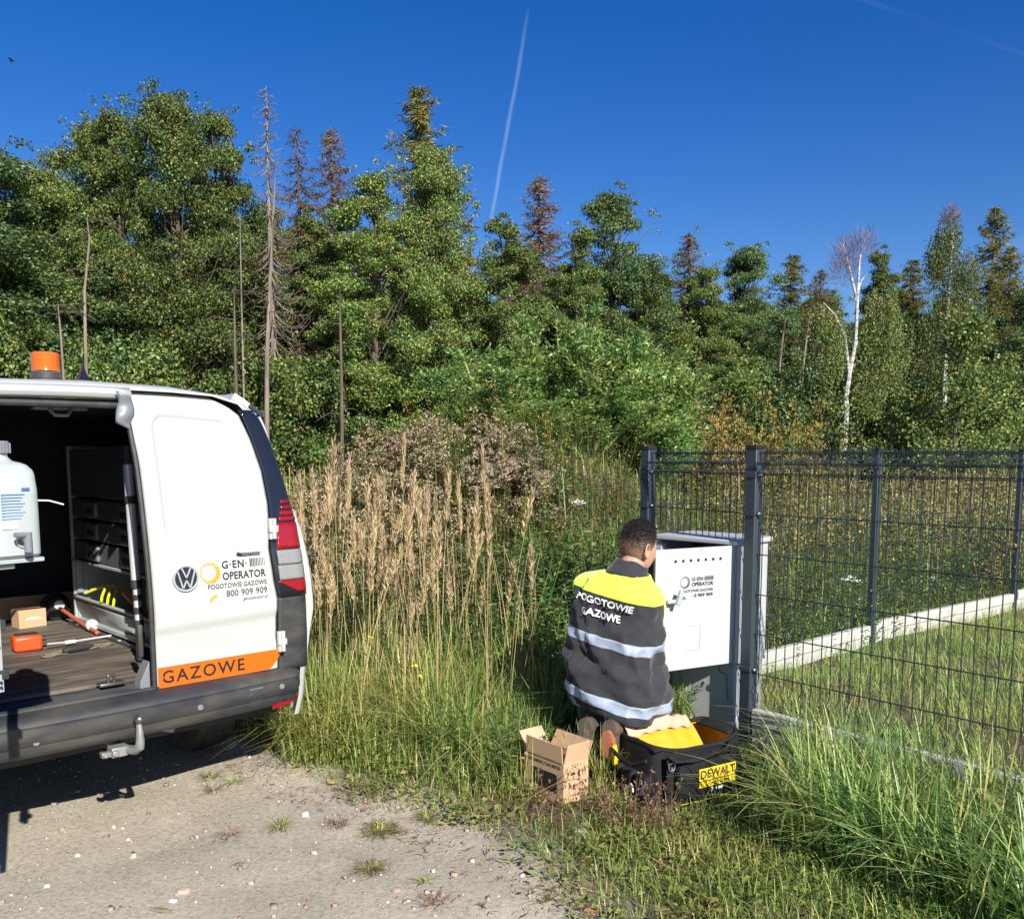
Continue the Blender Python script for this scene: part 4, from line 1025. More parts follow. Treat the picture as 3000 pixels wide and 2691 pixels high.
for s_ in (1, -1):
    limb(body, ARM[s_], [.058, .052, .042, .040, .029], 18)
    a = ARM[s_]; w3 = Vector(a[-1]); dr_ = (w3 - Vector(a[-2])).normalized(); side = dr_.cross(Z).normalized(); up = side.cross(dr_)
    pc = w3 + dr_ * .045
    limb(body, [w3, w3 + dr_ * .02, w3 + dr_ * .055, w3 + dr_ * .09], [(.026, .018), (.032, .016), (.041, .014), (.038, .011)], 16)
    for k, (ln, o_) in enumerate(((.072, -.030), (.082, -.010), (.077, .010), (.060, .029))):
        b0 = w3 + dr_ * .085 + side * o_
        limb(body, [b0, b0 + dr_ * ln * .45 - up * .008, b0 + dr_ * ln * .75 - up * .026, b0 + dr_ * ln * .88 - up * .045], [.0095, .009, .008, .0065], 10)
    t0 = w3 + dr_ * .03 - side * s_ * .028
    limb(body, [t0, t0 + dr_ * .03 - side * s_ * .022 - up * .006, t0 + dr_ * .06 - side * s_ * .024 - up * .024], [.012, .0105, .008], 10)
    limb(body, LEG[s_][:3], [.085, .078, .058], 18); limb(body, LEG[s_][2:], [.055, .052, .04, .038], 18)
    f0 = Vector(LEG[s_][-1]); limb(body, [f0 + Vector((0, .03, .06)), f0 + Vector((0, -.005, .0)), f0 + Vector((0, -.012, -.08)), f0 + Vector((0, .02, -.12))], [(.034, .04), (.038, .045), (.042, .035), (.040, .022)], 16)
bo = body.build('body', M['skin'], man)
rm = bo.modifiers.new('r', 'REMESH'); rm.mode = 'VOXEL'; rm.voxel_size = .0048; rm.use_smooth_shade = True
sm = bo.modifiers.new('s', 'SMOOTH'); sm.factor = .5; sm.iterations = 3
# hair: a cropped cap with short strands
def hairline(ph):
    """lowest z of the hair in the head frame by direction"""
    c_, s_ = math.cos(ph), math.sin(ph)      # s_>0 face side
    if s_ < 0: return -.083 + .05 * (1 - min(1, -s_ * 2.2)) ** 1.2
    return -.033 + .088 * min(1, s_ * 1.6) ** .8 if s_ < .625 else .055
M['hair'], ht, hb_ = newmat('cropped_dark_hair')
tcx = nd(ht, 'ShaderNodeTexCoord'); sx_ = nd(ht, 'ShaderNodeSeparateXYZ'); ht.links.new(tcx.outputs['Object'], sx_.inputs[0])
nzz = nd(ht, 'ShaderNodeTexNoise'); nzz.inputs['Scale'].default_value = 160; ht.links.new(tcx.outputs['Object'], nzz.inputs['Vector'])
mrr = nd(ht, 'ShaderNodeMapRange'); mrr.inputs[1].default_value = -.03; mrr.inputs[2].default_value = .095; ht.links.new(sx_.outputs[2], mrr.inputs[0])
add = nd(ht, 'ShaderNodeMath', operation='MULTIPLY_ADD'); add.inputs[1].default_value = .55; ht.links.new(nzz.outputs['Fac'], add.inputs[0]); 
sub = nd(ht, 'ShaderNodeMath', operation='ADD'); sub.inputs[1].default_value = -.27; ht.links.new(mrr.outputs[0], sub.inputs[0]); ht.links.new(sub.outputs[0], add.inputs[2])
rr = ht.nodes.new('ShaderNodeValToRGB'); rr.color_ramp.elements[0].color = (.17, .10, .07, 1); rr.color_ramp.elements[1].color = (.020, .015, .012, 1); rr.color_ramp.elements[0].position = .05; rr.color_ramp.elements[1].position = .62
ht.links.new(add.outputs[0], rr.inputs[0]); ht.links.new(rr.outputs[0], hb_.inputs['Base Color']); hb_.inputs['Roughness'].default_value = .55; hb_.inputs['Specular IOR Level'].default_value = .35
hm = MB(); NU, NV = 96, 90; vid = {}
def hp(i, j):
    u = i / NU; v = .05 + .948 * j / (NV - 1); p = head_pt(u, v); zl = hairline(2 * math.pi * u)
    k = sstep(zl - .004, zl + .05, p.z); off = .0005 + .0035 * k + (.008 * sstep(.05, .11, p.z))
    off += (.0015 * mnoise.noise(p * 60) + .001 * mnoise.noise(p * 160)) * k
    return p + p.normalized() * off, p.z > zl + .004 * mnoise.noise(p * 120)
pts = [[hp(i, j) for i in range(NU)] for j in range(NV)]
for j in range(NV - 1):
    for i in range(NU):
        qd = [(i, j), ((i + 1) % NU, j), ((i + 1) % NU, j + 1), (i, j + 1)]
        if all(pts[b_][a_][1] for a_, b_ in qd):
            ids = []
            for a_, b_ in qd:
                if (a_, b_) not in vid: vid[(a_, b_)] = len(hm.v); hm.v.append(tuple(pts[b_][a_][0]))
                ids.append(vid[(a_, b_)])
            hm.f.append(tuple(ids)); hm.m.append(0)
ho = hm.build('hair', M['hair'], man, smooth=True, auto=False); ho.location = HC; ho.rotation_euler = HR.to_euler()
rs_ = random.Random(4); q = MB()
for _ in range(5200):
    u = rs_.random(); v = .5 + .5 * rs_.random() ** .9; p = head_pt(u, v); zl = hairline(2 * math.pi * u)
    if p.z < zl + .018: continue
    k = sstep(zl, zl + .10, p.z); nrm = p.normalized(); tdir = (Vector((rs_.uniform(-.5, .5), .9, -.15)) - nrm * nrm.dot(Vector((0, .9, -.15)))).normalized()
    L = .006 + .016 * k; b0 = p + nrm * (.006 + .016 * k * sstep(.03, .1, p.z)); t1_ = b0 + (tdir * .8 + nrm * .35).normalized() * L; sd_ = nrm.cross(tdir).normalized() * .0011
    q.add([b0 - sd_, b0 + sd_, t1_ + sd_ * .3, t1_ - sd_ * .3], [(0, 1, 2, 3)])
so = q.build('hair_strands', M['hair'], man); so.location = HC; so.rotation_euler = HR.to_euler(); tag(so, kind='stuff')

# jacket
def cloth(name, col, col2, rough=.85, bs=260, sheen=.2):
    m_ = mat(name, col, rough, spec=.25, noise=(6, .35, col2), bump=(9, 1.0, (1, 1, 1.7))); m_.node_tree.nodes['Principled BSDF'].inputs['Sheen Weight'].default_value = sheen; return m_
M['j_grey'] = cloth('dark_grey_twill', (.026, .026, .032), (.036, .036, .042)); M['j_yel'] = cloth('fluorescent_yellow', (.62, .90, .06), (.66, .92, .09), .8, 300, .3)
M['j_band'] = mat('silver_reflective_tape', (.29, .345, .44), .4, spec=.5, bump=(220, .12)); M['j_trous'] = cloth('charcoal_trousers', (.018, .019, .026), (.026, .026, .034))
M['j_text'] = mat('white_print', (.82, .83, .85), .5)
JS = [sec(.385, .012, -.010, .226, .178), sec(.405, .012, -.010, .234, .186), sec(.43, .011, -.008, .236, .189), sec(.52, .008, -.004, .234, .182), sec(.62, .002, .0, .230, .172), sec(.72, -.002, .008, .222, .160), sec(.81, -.004, .014, .215, .150),
      sec(.88, -.004, .020, .213, .143), sec(.935, -.002, .028, .210, .134), sec(.975, .004, .038, .190, .116), sec(1.003, .012, .050, .135, .098), sec(1.024, .022, .060, .098, .088)]
def jfold(p, u, v):
    ph = 2 * math.pi * u; z = p.z
    amp = .011 + .015 * (1 - sstep(.45, .95, z))
    d_ = amp * (mnoise.noise(Vector((p.x * 6 + z * 3.2, p.y * 6, z * 9))) * 1.6 + .7 * mnoise.noise(Vector((p.x * 15 - z * 9, p.y * 13, z * 17 + 5))))
    d_ += .012 * math.exp(-((z - .60) / .05) ** 2) * math.sin(p.x * 22 + z * 30) * .5
    d_ += .013 * (1 - abs(mnoise.noise(Vector((p.x * 9 + z * 7, p.y * 7, z * 4 - p.x * 9))))  * 4) * .6
    d_ += .008 * math.sin(z * 62 + p.x * 16 + 3 * mnoise.noise(p * 5)) * math.exp(-((z - .56) / .10) ** 2)
    return d_
def jsurf(u, v, off=0.0):
    k = v * (len(JS) - 1); i = min(int(k), len(JS) - 2); f_ = k - i
    c = JS[i][0].lerp(JS[i + 1][0], f_); A_ = JS[i][1].lerp(JS[i + 1][1], f_); B_ = JS[i][2].lerp(JS[i + 1][2], f_)
    a_ = 2 * math.pi * u; ca, sa = math.cos(a_), math.sin(a_); ca = abs(ca) ** .70 * (1 if ca > 0 else -1); sa = abs(sa) ** .70 * (1 if sa > 0 else -1)
    p = c + A_ * ca + B_ * sa; fo = jfold(p, u, v) + off; p = p + (p - c).normalized() * fo
    # the back rises to the left as he leans, hem dips at the back
    p.z += -.185 * (p.x + .03) * (1 - .2 * sstep(.9, 1.02, p.z))
    if k < 1: p.z -= .012 * max(0, -sa)
    return p
def v_of_z(z):
    for i in range(len(JS) - 1):
        if z <= JS[i + 1][0].z: return (i + max(0, (z - JS[i][0].z)) / (JS[i + 1][0].z - JS[i][0].z)) / (len(JS) - 1)
    return 1.0
NUJ = 128
def jpart(name, m_, z0, z1, rows, off=0.0, par=man, solid=.004):
    q = MB(); v0, v1 = v_of_z(z0), v_of_z(z1); q.grid(lambda u, v: jsurf(u, v0 + (v1 - v0) * v, off), NUJ, rows, close_u=True)
    return q.build(name, m_, par, smooth=True, solid=solid, auto=False)
YB = .925
jk = jpart('jacket', M['j_grey'], .390, YB, 90)
jpart('jacket_yoke', M['j_yel'], YB, 1.024, 30, .0015, jk)
jpart('reflective_band', M['j_band'], .688, .738, 8, .003, jk)
jpart('reflective_band', M['j_band'], .418, .470, 8, .003, jk)
q = MB(); q.tube([jsurf(u / 64, v_of_z(YB), .003) for u in range(65)], .0016, 5); q.build('piping', M['j_yel'], jk)
# collar
q = MB()
def colf(u, v):
    a_ = 2 * math.pi * u; c = Vector((.018, .055, .990)).lerp(Vector((.034, .084, 1.052)), v)
    r = 1.16 - .30 * v; p = c + X * (.092 * r) * math.cos(a_) + Y * (.088 * r) * math.sin(a_)
    p.z += -.030 * math.sin(a_) * 1.0 - .012 * math.cos(a_) + .004 * math.sin(a_ * 5) * v
    return p
q.grid(colf, 48, 10, close_u=True); q.build('collar', M['j_grey'], jk, smooth=True, solid=.006, auto=False)
q = MB()
for s_ in (1, -1):
    q = MB(); pts_ = [Vector(p) for p in ARM[s_]]; pts_[0] = Vector((s_ * .125, .018, .905))
    fold = lambda p, u, v: .006 * mnoise.noise(p * 18) + .004 * math.sin(p.y * 90)
    def cut(pts, f0, f1):
        cum = [0]
        for a, b in zip(pts, pts[1:]): cum.append(cum[-1] + (b - a).length)
        T = cum[-1]
        def ptat(t_):
            t_ *= T
            for i in range(len(pts) - 1):
                if t_ <= cum[i + 1] + 1e-9: return pts[i].lerp(pts[i + 1], (t_ - cum[i]) / (cum[i + 1] - cum[i]))
            return pts[-1]
        return [ptat(f0 + (f1 - f0) * k / 7) for k in range(8)]
    rr_ = lambda f_: .082 - .030 * f_
    ya = cut(pts_, 0, .42); limb(q, ya, [.055 + .02 * sstep(0, .25, k / 7) for k in range(8)], 28, fold, (True, False)); q.build('sleeve_top', M['j_yel'], jk, smooth=True, auto=False)
    q = MB(); yb = cut(pts_, .42, 1.0); limb(q, yb, [.075 - .026 * k / 7 for k in range(8)], 28, fold, (False, True)); q.build('sleeve', M['j_grey'], jk, smooth=True, auto=False)
    q = MB(); yc = cut(pts_, .62, .70); limb(q, yc, [.070 - .004 * k / 7 for k in range(8)], 28, None, (False, False)); q.build('reflective_band', M['j_band'], jk, smooth=True, auto=False)
    # trousers and boots
    q = MB(); fold2 = lambda p, u, v: .008 * mnoise.noise(p * 11)
    limb(q, LEG[s_][:3], [.115, .105, .085], 26, fold2); limb(q, LEG[s_][2:], [.085, .08, .065, .058], 26, fold2); q.build('trouser_leg', M['j_trous'], man, smooth=True, auto=False)
q = MB(); loft(q, [sec(.20, 0, -.03, .14, .12), sec(.26, 0, .0, .18, .13), sec(.34, 0, .01, .198, .165), sec(.43, 0, .01, .20, .165)], 28, lambda p, u, v: .006 * mnoise.noise(p * 10)); q.build('trouser_seat', M['j_trous'], man, smooth=True, auto=False)
M['boot'] = mat('worn_work_boot', (.055, .06, .045), .6, noise=(22, .9, (.14, .07, .05))); M['sole'] = mat('orange_brown_sole', (.36, .125, .06), .7, noise=(40, .5, (.20, .08, .05)))
for s_ in (1, -1):
    f0 = Vector(LEG[s_][-1]); q = MB()
    b_ = f0 + Vector((0, -.01, .01))
    # sole faces backwards; the toe rests on the ground
    def solef(u, v):
        a_ = 2 * math.pi * u; w_ = .034 * (1 + .05 * math.sin(a_)) ; return b_ + Vector((w_ * math.cos(a_), -.050 - .022 * v - .006 * abs(math.sin(a_ * 9)) * v, -.010 + .062 * math.sin(a_))) 
    q.grid(solef, 48, 4, close_u=True); q.poly([solef(i / 48, 1) for i in range(48)]); bt_ = q.build('boot_sole', M['sole'] if s_ > 0 else M['boot'], man, smooth=False)
    for k in range(4):
        q = MB(); z_ = .036 - .030 * k; ww_ = .028 * math.sqrt(max(.1, 1 - ((z_ + .010) / .065) ** 2)); q.box(b_ + Vector((0, -.0745, z_)), (2 * ww_, .006, .013)); q.build('tread_lug', M['sole'] if s_ > 0 else M['boot'], bt_)
    q = MB(); limb(q, [b_ + Vector((0, -.055, .055)), b_ + Vector((0, -.03, .05)), b_ + Vector((0, .02, .035)), b_ + Vector((0, .10, .02))], [(.036, .042), (.042, .047), (.045, .050), (.052, .052)], 24)
    limb(q, [b_ + Vector((0, -.022, .05)), b_ + Vector((0, -.02, -.04)), b_ + Vector((0, .03, -.11)), b_ + Vector((0, .05, -.135))], [(.038, .034), (.039, .034), (.041, .034), (.036, .026)], 24)
    q.build('boot', M['boot'], man, smooth=True)
# print on the back
def on_back(x, z):
    """x, z on the back of the jacket -> surface point"""
    v_ = v_of_z(z); k = v_ * (len(JS) - 1); i = min(int(k), len(JS) - 2); f_ = k - i; A_ = JS[i][1].x * (1 - f_) + JS[i + 1][1].x * f_
    t_ = max(-1, min(1, x / A_)); ca = abs(t_) ** (1 / .70) * (1 if t_ > 0 else -1); a_ = 2 * math.pi - math.acos(ca)
    return jsurf(a_ / (2 * math.pi), v_, .0165)
q = MB(); letter(q, 'POGOTOWIE', -.135, .880, .262, .033, on_back, 1.0, .022, cut=.006)
letter(q, 'GAZOWE', -.105, .822, .185, .033, on_back, 1.0, .022, cut=.006); q.build('back_lettering', M['j_text'], jk)

# ================================================================== CARDBOARD BOX
bx = empty('cardboard_box', (.226, 3.906, 0.0), math.atan2(.62, -.51) - math.pi / 2, label='open gas meter cardboard box standing in the grass left of the tool bag', cat='box')
# local: corner nearest the viewer at the origin; +y along the left face, +x along the right face
ang = math.atan2(.775, -.63); bx.rotation_euler = (0, 0, ang - math.pi / 2)
LB, WB, HB, TH = .255, .150, .228, .004
M['card_in'] = mat('cardboard_inside', (.42, .285, .17), .85, noise=(3, .2, (.38, .25, .15)))
M['ink'] = mat('black_ink', (.03, .025, .02), .6)
def bwall(c, d_): q = MB(); q.box(c, d_); return q.build('side_wall', M['card'], bx)
bwall((0 + TH / 2, LB / 2, HB / 2), (TH, LB, HB)); bwall((WB - TH / 2, LB / 2, HB / 2), (TH, LB, HB))
bwall((WB / 2, TH / 2, HB / 2), (WB - 2 * TH, TH, HB)); bwall((WB / 2, LB - TH / 2, HB / 2), (WB - 2 * TH, TH, HB))
q = MB(); q.box((WB / 2, LB / 2, TH / 2 + .001), (WB - 2 * TH, LB - 2 * TH, TH)); q.build('bottom', M['card_in'], bx)
def flap(base, along, outw, L, tilt, h_, m_='card'):
    base = Vector(base); along = Vector(along); outw = Vector(outw); up_ = (Z * math.cos(tilt) + outw * math.sin(tilt)); nn_ = up_.cross(along.normalized()) * TH
    q = MB(); a_, b_ = base + Z * .0015, base + along + Z * .0015; q.prism([a_, b_, b_ + up_ * h_ - along.normalized() * .004, a_ + up_ * h_ + along.normalized() * .004], nn_); q.build('flap', M[m_], bx)
flap((0, .004, HB), (0, LB - .008, 0), (-1, 0, 0), LB, math.radians(2), .075)
flap((WB, .004, HB), (0, LB - .008, 0), (1, 0, 0), LB, math.radians(28), .075)
flap((.004, 0, HB), (WB - .008, 0, 0), (0, -1, 0), WB, math.radians(12), .085)
flap((.004, LB, HB), (WB - .008, 0, 0), (0, 1, 0), WB, math.radians(38), .095)
q = MB()
# left face (x=0 plane): text runs from far (y=LB) to the near corner
letter(q, 'GAZOMIERZ / GAS METER', .012, .194, .225, .015, lambda s_, z: (-.0012, LB - s_, z), 1.0, .022, cut=0)
q.build('printed_title', M['ink'], bx)
q = MB(); q.poly([(-.0012, LB - s_, z) for s_, z in ((.040, .168), (.205, .168), (.212, .160), (.212, .088), (.205, .080), (.062, .092), (.050, .100), (.038, .155))]); q.build('window_cutout', M['cap'], bx)
q = MB(); q.poly([(-.002, LB - s_, z) for s_, z in ((.082, .165), (.096, .165), (.090, .100), (.086, .100))]); q.poly([(-.002, LB - .165 - .008 * math.cos(k * .5236), .128 + .010 * math.sin(k * .5236)) for k in range(12)]); q.build('inner_tab', M['card_in'], bx)
onr = lambda s_, z: (s_, -.0012, z)
sc = WB / .165
onr = lambda s_, z: (s_ * sc, -.0012, z)
def mark(name, fn_): q_ = MB(); fn_(q_); q_.build(name, M['ink'], bx)
mark('maker_lettering', lambda q_: (letter(q_, 'APATOR', .058, .110, .078, .015, onr, 1.0, .022, cut=0)))
mark('small_lettering', lambda q_: letter(q_, 'powogaz', .058, .100, .03, .007, onr, 1.0, .01, cut=0))
mark('triangle_mark', lambda q_: q_.poly([onr(.030, .108), onr(.038, .108), onr(.043, .118), onr(.048, .108), onr(.054, .108), onr(.043, .130)]))
mark('fragile_mark', lambda q_: q_.poly([onr(.020, .184), onr(.036, .184), onr(.033, .172), onr(.029, .166), onr(.029, .156), onr(.035, .153), onr(.021, .153), onr(.027, .156), onr(.027, .166), onr(.023, .172)]))
mark('umbrella_mark', lambda q_: q_.poly([onr(.062 + .017 * math.cos(math.pi * k / 10), .168 + .013 * math.sin(math.pi * k / 10)) for k in range(11)] + [onr(.060, .168), onr(.060, .152), onr(.064, .152), onr(.064, .168)]))
mark('battery_mark', lambda q_: q_.poly([onr(.096, .184), onr(.106, .184), onr(.106, .153), onr(.096, .153)]))
for x_ in (.126, .142): mark('arrow_mark', lambda q_: q_.poly([onr(x_ - .0015, .153), onr(x_ + .0015, .153), onr(x_ + .0015, .175), onr(x_ + .006, .175), onr(x_, .187), onr(x_ - .006, .175), onr(x_ - .0015, .175)]))
mark('line_print', lambda q_: q_.poly([onr(.050, .074), onr(.105, .074), onr(.105, .077), onr(.050, .077)]))
q = MB(); q.box((.03, -.0012, HB - .02), (.045, .0012, .05)); q.build('tape', mat('clear_tape', (.46, .34, .22), .2), bx)

# ================================================================== TOOL BAG
bg_ = empty('tool_bag', (.635, 3.865, .02), math.radians(32), label='open black tool bag with yellow lining lying in the long grass', cat='bag')
M['nyl'] = mat('black_nylon', (.008, .0085, .010), .75, spec=.3, bump=(350, .35), noise=(5, .5, (.014, .014, .016)))
M['nyl2'] = mat('black_webbing', (.011, .011, .012), .65, spec=.3, bump=(500, .4)); M['lining'] = mat('golden_lining', (.66, .33, .012), .55, bump=(14, .6), noise=(5, .3, (.72, .33, .02)))
M['peach'] = mat('pale_peach_cloth', (.56, .38, .26), .6, bump=(40, .8), noise=(30, .4, (.50, .28, .16))); M['dyel'] = mat('logo_yellow', (.90, .60, .015), .45)
BL, BD, BH = .535, .31, .262
def bagf(u, v, inset=0.0, zt=BH, zb=0.0):
    a_ = 2 * math.pi * u; ca, sa = math.cos(a_), math.sin(a_); e_ = .38
    w_ = (BL / 2 - inset) * (1 + .035 * math.sin(math.pi * v)) * (1 - .03 * v); d_ = (BD / 2 - inset) * (1 + .05 * math.sin(math.pi * v)) * (1 - .05 * v)
    x = w_ * abs(ca) ** e_ * (1 if ca > 0 else -1); y = d_ * abs(sa) ** e_ * (1 if sa > 0 else -1)
    n_ = .010 * mnoise.noise(Vector((x * 9, y * 9, v * 3.5)))
    z = zb + (zt - zb) * v + (.022 * (abs(x) / (BL / 2)) ** 3 - .016 * (1 if y < 0 else -.6) * (1 - (x / (BL / 2)) ** 2)) * v
    return (BL / 2 + x + n_, BD / 2 + y + n_ + .012 * v * mnoise.noise(Vector((x * 6, 3, v))), z + .008 * v * mnoise.noise(Vector((x * 11, y * 11, 7))))
q = MB(); q.grid(lambda u, v: bagf(u, v), 72, 14, close_u=True); q.poly([bagf(i / 72, 0) for i in range(72)]); shell_b = q.build('bag_body', M['nyl'], bg_, smooth=True)
q = MB(); q.grid(lambda u, v: bagf(u, 1 - v * .85, .012), 72, 10, close_u=True); q.poly([bagf(i / 72, .15, .012) for i in range(72)]); q.build('lining', M['lining'], bg_, smooth=True)
q = MB(); q.tube([bagf(i / 72, 1.01, .006) for i in range(73)], .011, 8); q.build('rim', M['nyl2'], bg_, smooth=True)
# zip lip and lid folded back along the far edge, peach underside showing
q = MB(); q.grid(lambda u, v: (.03 + .38 * u, BD - .065 - .012 * math.sin(v * 3) + .040 * v, BH + .012 + .060 * v - .012 * math.sin(u * 9) * v - .012 * (2 * u - 1) ** 2 + .006 * math.sin(u * 31)), 40, 8); q.build('folded_lid', M['peach'], bg_, smooth=True, solid=.004)
q = MB(); q.grid(lambda u, v: (.02 + .41 * u, BD - .050 - .13 * v ** .8 + .008 * math.sin(u * 8), BH + .012 - .13 * v + .006 * math.sin(u * 26) * (1 - v)), 40, 10); q.build('lining_flap', M['lining'], bg_, smooth=True)
q = MB()
q.grid(lambda u, v: (BL - .075 + .075 * u, .05 + (BD - .10) * v, BH + .012 + .022 * math.sin(u * 2.0) * math.sin(v * math.pi) ** .5), 12, 14); q.build('end_cover', M['nyl'], bg_, smooth=True, solid=.01)
q = MB()
q.grid(lambda u, v: (.005 + .035 * u, .03 + (BD - .05) * v, BH + .008 + .014 * math.sin(u * 2.4 + .3) * math.sin(v * math.pi) ** .5), 12, 14); q.build('end_cover', M['nyl'], bg_, smooth=True, solid=.01)
# front pocket with zip and piping
def rrect(x0, x1, z0, z1, r, n=6):
    o_ = []
    for cx_, cz_, a0 in ((x1 - r, z0 + r, -90), (x1 - r, z1 - r, 0), (x0 + r, z1 - r, 90), (x0 + r, z0 + r, 180)):
        for k in range(n + 1): a_ = math.radians(a0 + 90 * k / n); o_.append((cx_ + r * math.cos(a_), cz_ + r * math.sin(a_)))
    return o_
pk = rrect(.085, .465, .018, .205, .035)
q = MB(); q.prism([(x, .0, z) for x, z in pk], (0, -.042, 0)); fp = q.build('front_pocket', M['nyl'], bg_, bevel=.012)
q = MB(); q.tube([(x, -.040, z) for x, z in rrect(.088, .462, .03, .200, .034)][7:24], .0035, 6); q.build('zip', M['nyl2'], fp, smooth=True)
q = MB(); q.tube([(x, -.006, z) for x, z in rrect(.078, .472, .012, .214, .038)][7:24], .006, 6); q.build('pocket_seam', M['nyl2'], fp, smooth=True)
q = MB(); q.tube([(.09, -.0435, .034), (.25, -.0455, .030), (.46, -.0435, .036)], .0018, 6); q.build('yellow_piping', M['dyel'], fp, smooth=True)
onb = lambda s_, z: (s_, -.0435, z)
q = MB(); q.poly([onb(.200, .118), onb(.425, .118), onb(.425, .174), onb(.200, .174)]); q.poly([onb(.200, .088), onb(.425, .088), onb(.425, .113), onb(.200, .113)]); q.build('logo_plate', M['dyel'], fp)
onb2 = lambda s_, z: (s_, -.0442, z)
q = MB(); letter(q, 'DEWALT', .208, .127, .210, .039, onb2, 1.0, .030, cut=0); letter(q, 'TOUGHSYSTEM 2.0', .205, .092, .215, .017, onb2, 1.0, .012, cut=0); q.build('logo_lettering', M['ink'], fp)
q = MB(); letter(q, '2', .27, .062, .016, .02, onb, 1.0, .01, cut=0); q.poly([onb(.30, .066), onb(.345, .066), onb(.345, .078), onb(.30, .078)]); q.build('small_tag', M['paper'], fp)
# webbing, buckles and rings
for x_ in (.055, .435):
    q = MB(); q.box((x_, -.012, .13), (.038, .010, .24)); q.build('webbing', M['nyl2'], bg_, bevel=.003)
q = MB(); rg = [(.055 + .017 * math.cos(a_), -.024, .205 + .017 * math.sin(a_)) for a_ in [math.pi + math.pi * k / 10 for k in range(11)]]
q.tube([(.038, -.024, .222)] + rg + [(.072, -.024, .222), (.038, -.024, .222)], .0032, 8); q.tube([(.055, -.024, .205), (.055, -.026, .188)], .004, 6); q.build('strap_ring', M['zinc'], bg_, smooth=True)
q = MB(); q.tube([(.04, -.02, .255), (.06, -.045, .235), (.16, -.055, .225), (.25, -.055, .235), (.36, -.045, .245), (.42, -.02, .262)], .009, 8); q.build('carry_handle', M['nyl2'], bg_, smooth=True)
# left end pockets, with metal fittings
for k, y_ in enumerate((.07, .17, .26)):
    q = MB(); q.box((-.022, y_, .085), (.05, .085, .15)); q.build('end_pocket', M['nyl'], bg_, bevel=.012)
q = MB(); q.tube([(-.055, .02, .24), (-.065, .10, .20), (-.06, .20, .21), (-.045, .30, .24)], .009, 8); q.build('shoulder_strap', M['nyl2'], bg_, smooth=True)
for k in range(5):
    q = MB(); a_ = k * 1.3; q.tube([(-.052 + .01 * math.sin(a_), .03 + .022 * k, .10 + .03 * math.cos(a_)), (-.060, .045 + .022 * k, .085 + .03 * math.sin(a_ * 2))], .006, 8); q.build('metal_snap', M['zinc'], bg_, smooth=True)
q = MB(); q.box((BL + .018, .16, .09), (.045, .20, .15)); q.build('end_pocket', M['nyl'], bg_, bevel=.015)
sd1 = empty('screwdriver', bg_.matrix_basis @ Vector((0, 0, 0)), 0, label='screwdriver with yellow handle stuck in the left bag pocket', cat='screwdriver')
R32 = Matrix.Rotation(math.radians(32), 3, 'Z'); bgw = lambda p: bg_.location + R32 @ Vector(p)
sd1.location = bgw((-.035, .255, .12))
q = MB(); q.tube([(0, 0, .02), (-.002, 0, .045), (-.004, 0, .09), (-.006, 0, .125)], [.011, .013, .015, .011], 12); q.build('handle', M['dyel'], sd1, smooth=True)
q = MB(); q.tube([(.001, 0, -.05), (0, 0, .022)], .004, 8); q.build('blade', M['zinc'], sd1, smooth=True)
cn = empty('spray_bottle', bgw((BL + .05, .17, .05)), 0, label='black bottle with blue label at the right end of the bag', cat='bottle')
q = MB(); q.lathe([(.026, 0), (.030, .01), (.030, .10), (.030, .20), (.024, .215), (0, .218)], (0, 0, 0), None, 24); q.build('bottle_body', M['glass_black'], cn, smooth=True)
q = MB(); q.lathe([(.0305, .105), (.0308, .106), (.0308, .150), (.0305, .151)], (0, 0, 0), None, 24); q.build('bottle_label', M['blue_print'], cn, smooth=True)
# ================================================================== VEGETATION
def nrm(a): return a / np.maximum(np.linalg.norm(a, axis=-1, keepdims=True), 1e-9)
def rdir(n): return nrm(rng.normal(size=(n, 3)))
def leaf_quads(P, D, N, L, Wd, fold=.15):
    L = np.asarray(L).reshape(-1, 1) * np.ones((len(P), 1)); Wd = np.asarray(Wd).reshape(-1, 1) * np.ones((len(P), 1))
    D = nrm(D); S_ = nrm(np.cross(D, N)); N2 = np.cross(S_, D)
    m_ = P + D * L * .45
    V = np.stack([P, m_ + S_ * Wd / 2 + N2 * Wd * fold, P + D * L - N2 * L * .12, m_ - S_ * Wd / 2 + N2 * Wd * fold], 1).reshape(-1, 3)
    return V, np.arange(len(P) * 4).reshape(-1, 4)
def blades(P, H, Wd, lean, az, segs=3, droop=.35, face=None, tip=.12):
    """tapering bent blades; lean = sideways reach over height"""
    n = len(P); H = np.asarray(H) * np.ones(n); Wd = np.asarray(Wd) * np.ones(n); lean = np.asarray(lean) * np.ones(n)
    dh = np.stack([np.cos(az), np.sin(az), np.zeros(n)], 1); fz = az + math.pi / 2 if face is None else face
    sd = np.stack([np.cos(fz), np.sin(fz), np.zeros(n)], 1); V = np.zeros((n, segs + 1, 2, 3))
    for k in range(segs + 1):
        t_ = k / segs; c = P + dh * (lean * H * t_ ** 1.8)[:, None]; c[:, 2] += H * (t_ - droop * lean * t_ ** 2.2)
        w_ = Wd * ((1 - t_) ** .7 * (1 - tip) + tip) * (.6 + .4 * min(1, t_ * 4)); V[:, k, 0] = c - sd * w_[:, None] / 2; V[:, k, 1] = c + sd * w_[:, None] / 2
    b0 = (np.arange(n) * (segs + 1) * 2)[:, None, None]; k_ = np.arange(segs)[None, :, None] * 2
    F = (b0 + k_ + np.array([0, 1, 3, 2])[None, None, :]).reshape(-1, 4)
    return V.reshape(-1, 3), F
def stem_pt(P, H, lean, az, t_):
    dh = np.stack([np.cos(az), np.sin(az), np.zeros(len(az))], 1)
    c = P + dh * (lean * H * t_ ** 1.8)[:, None]; c[:, 2] += H * (t_ - .35 * lean * t_ ** 2.2); return c
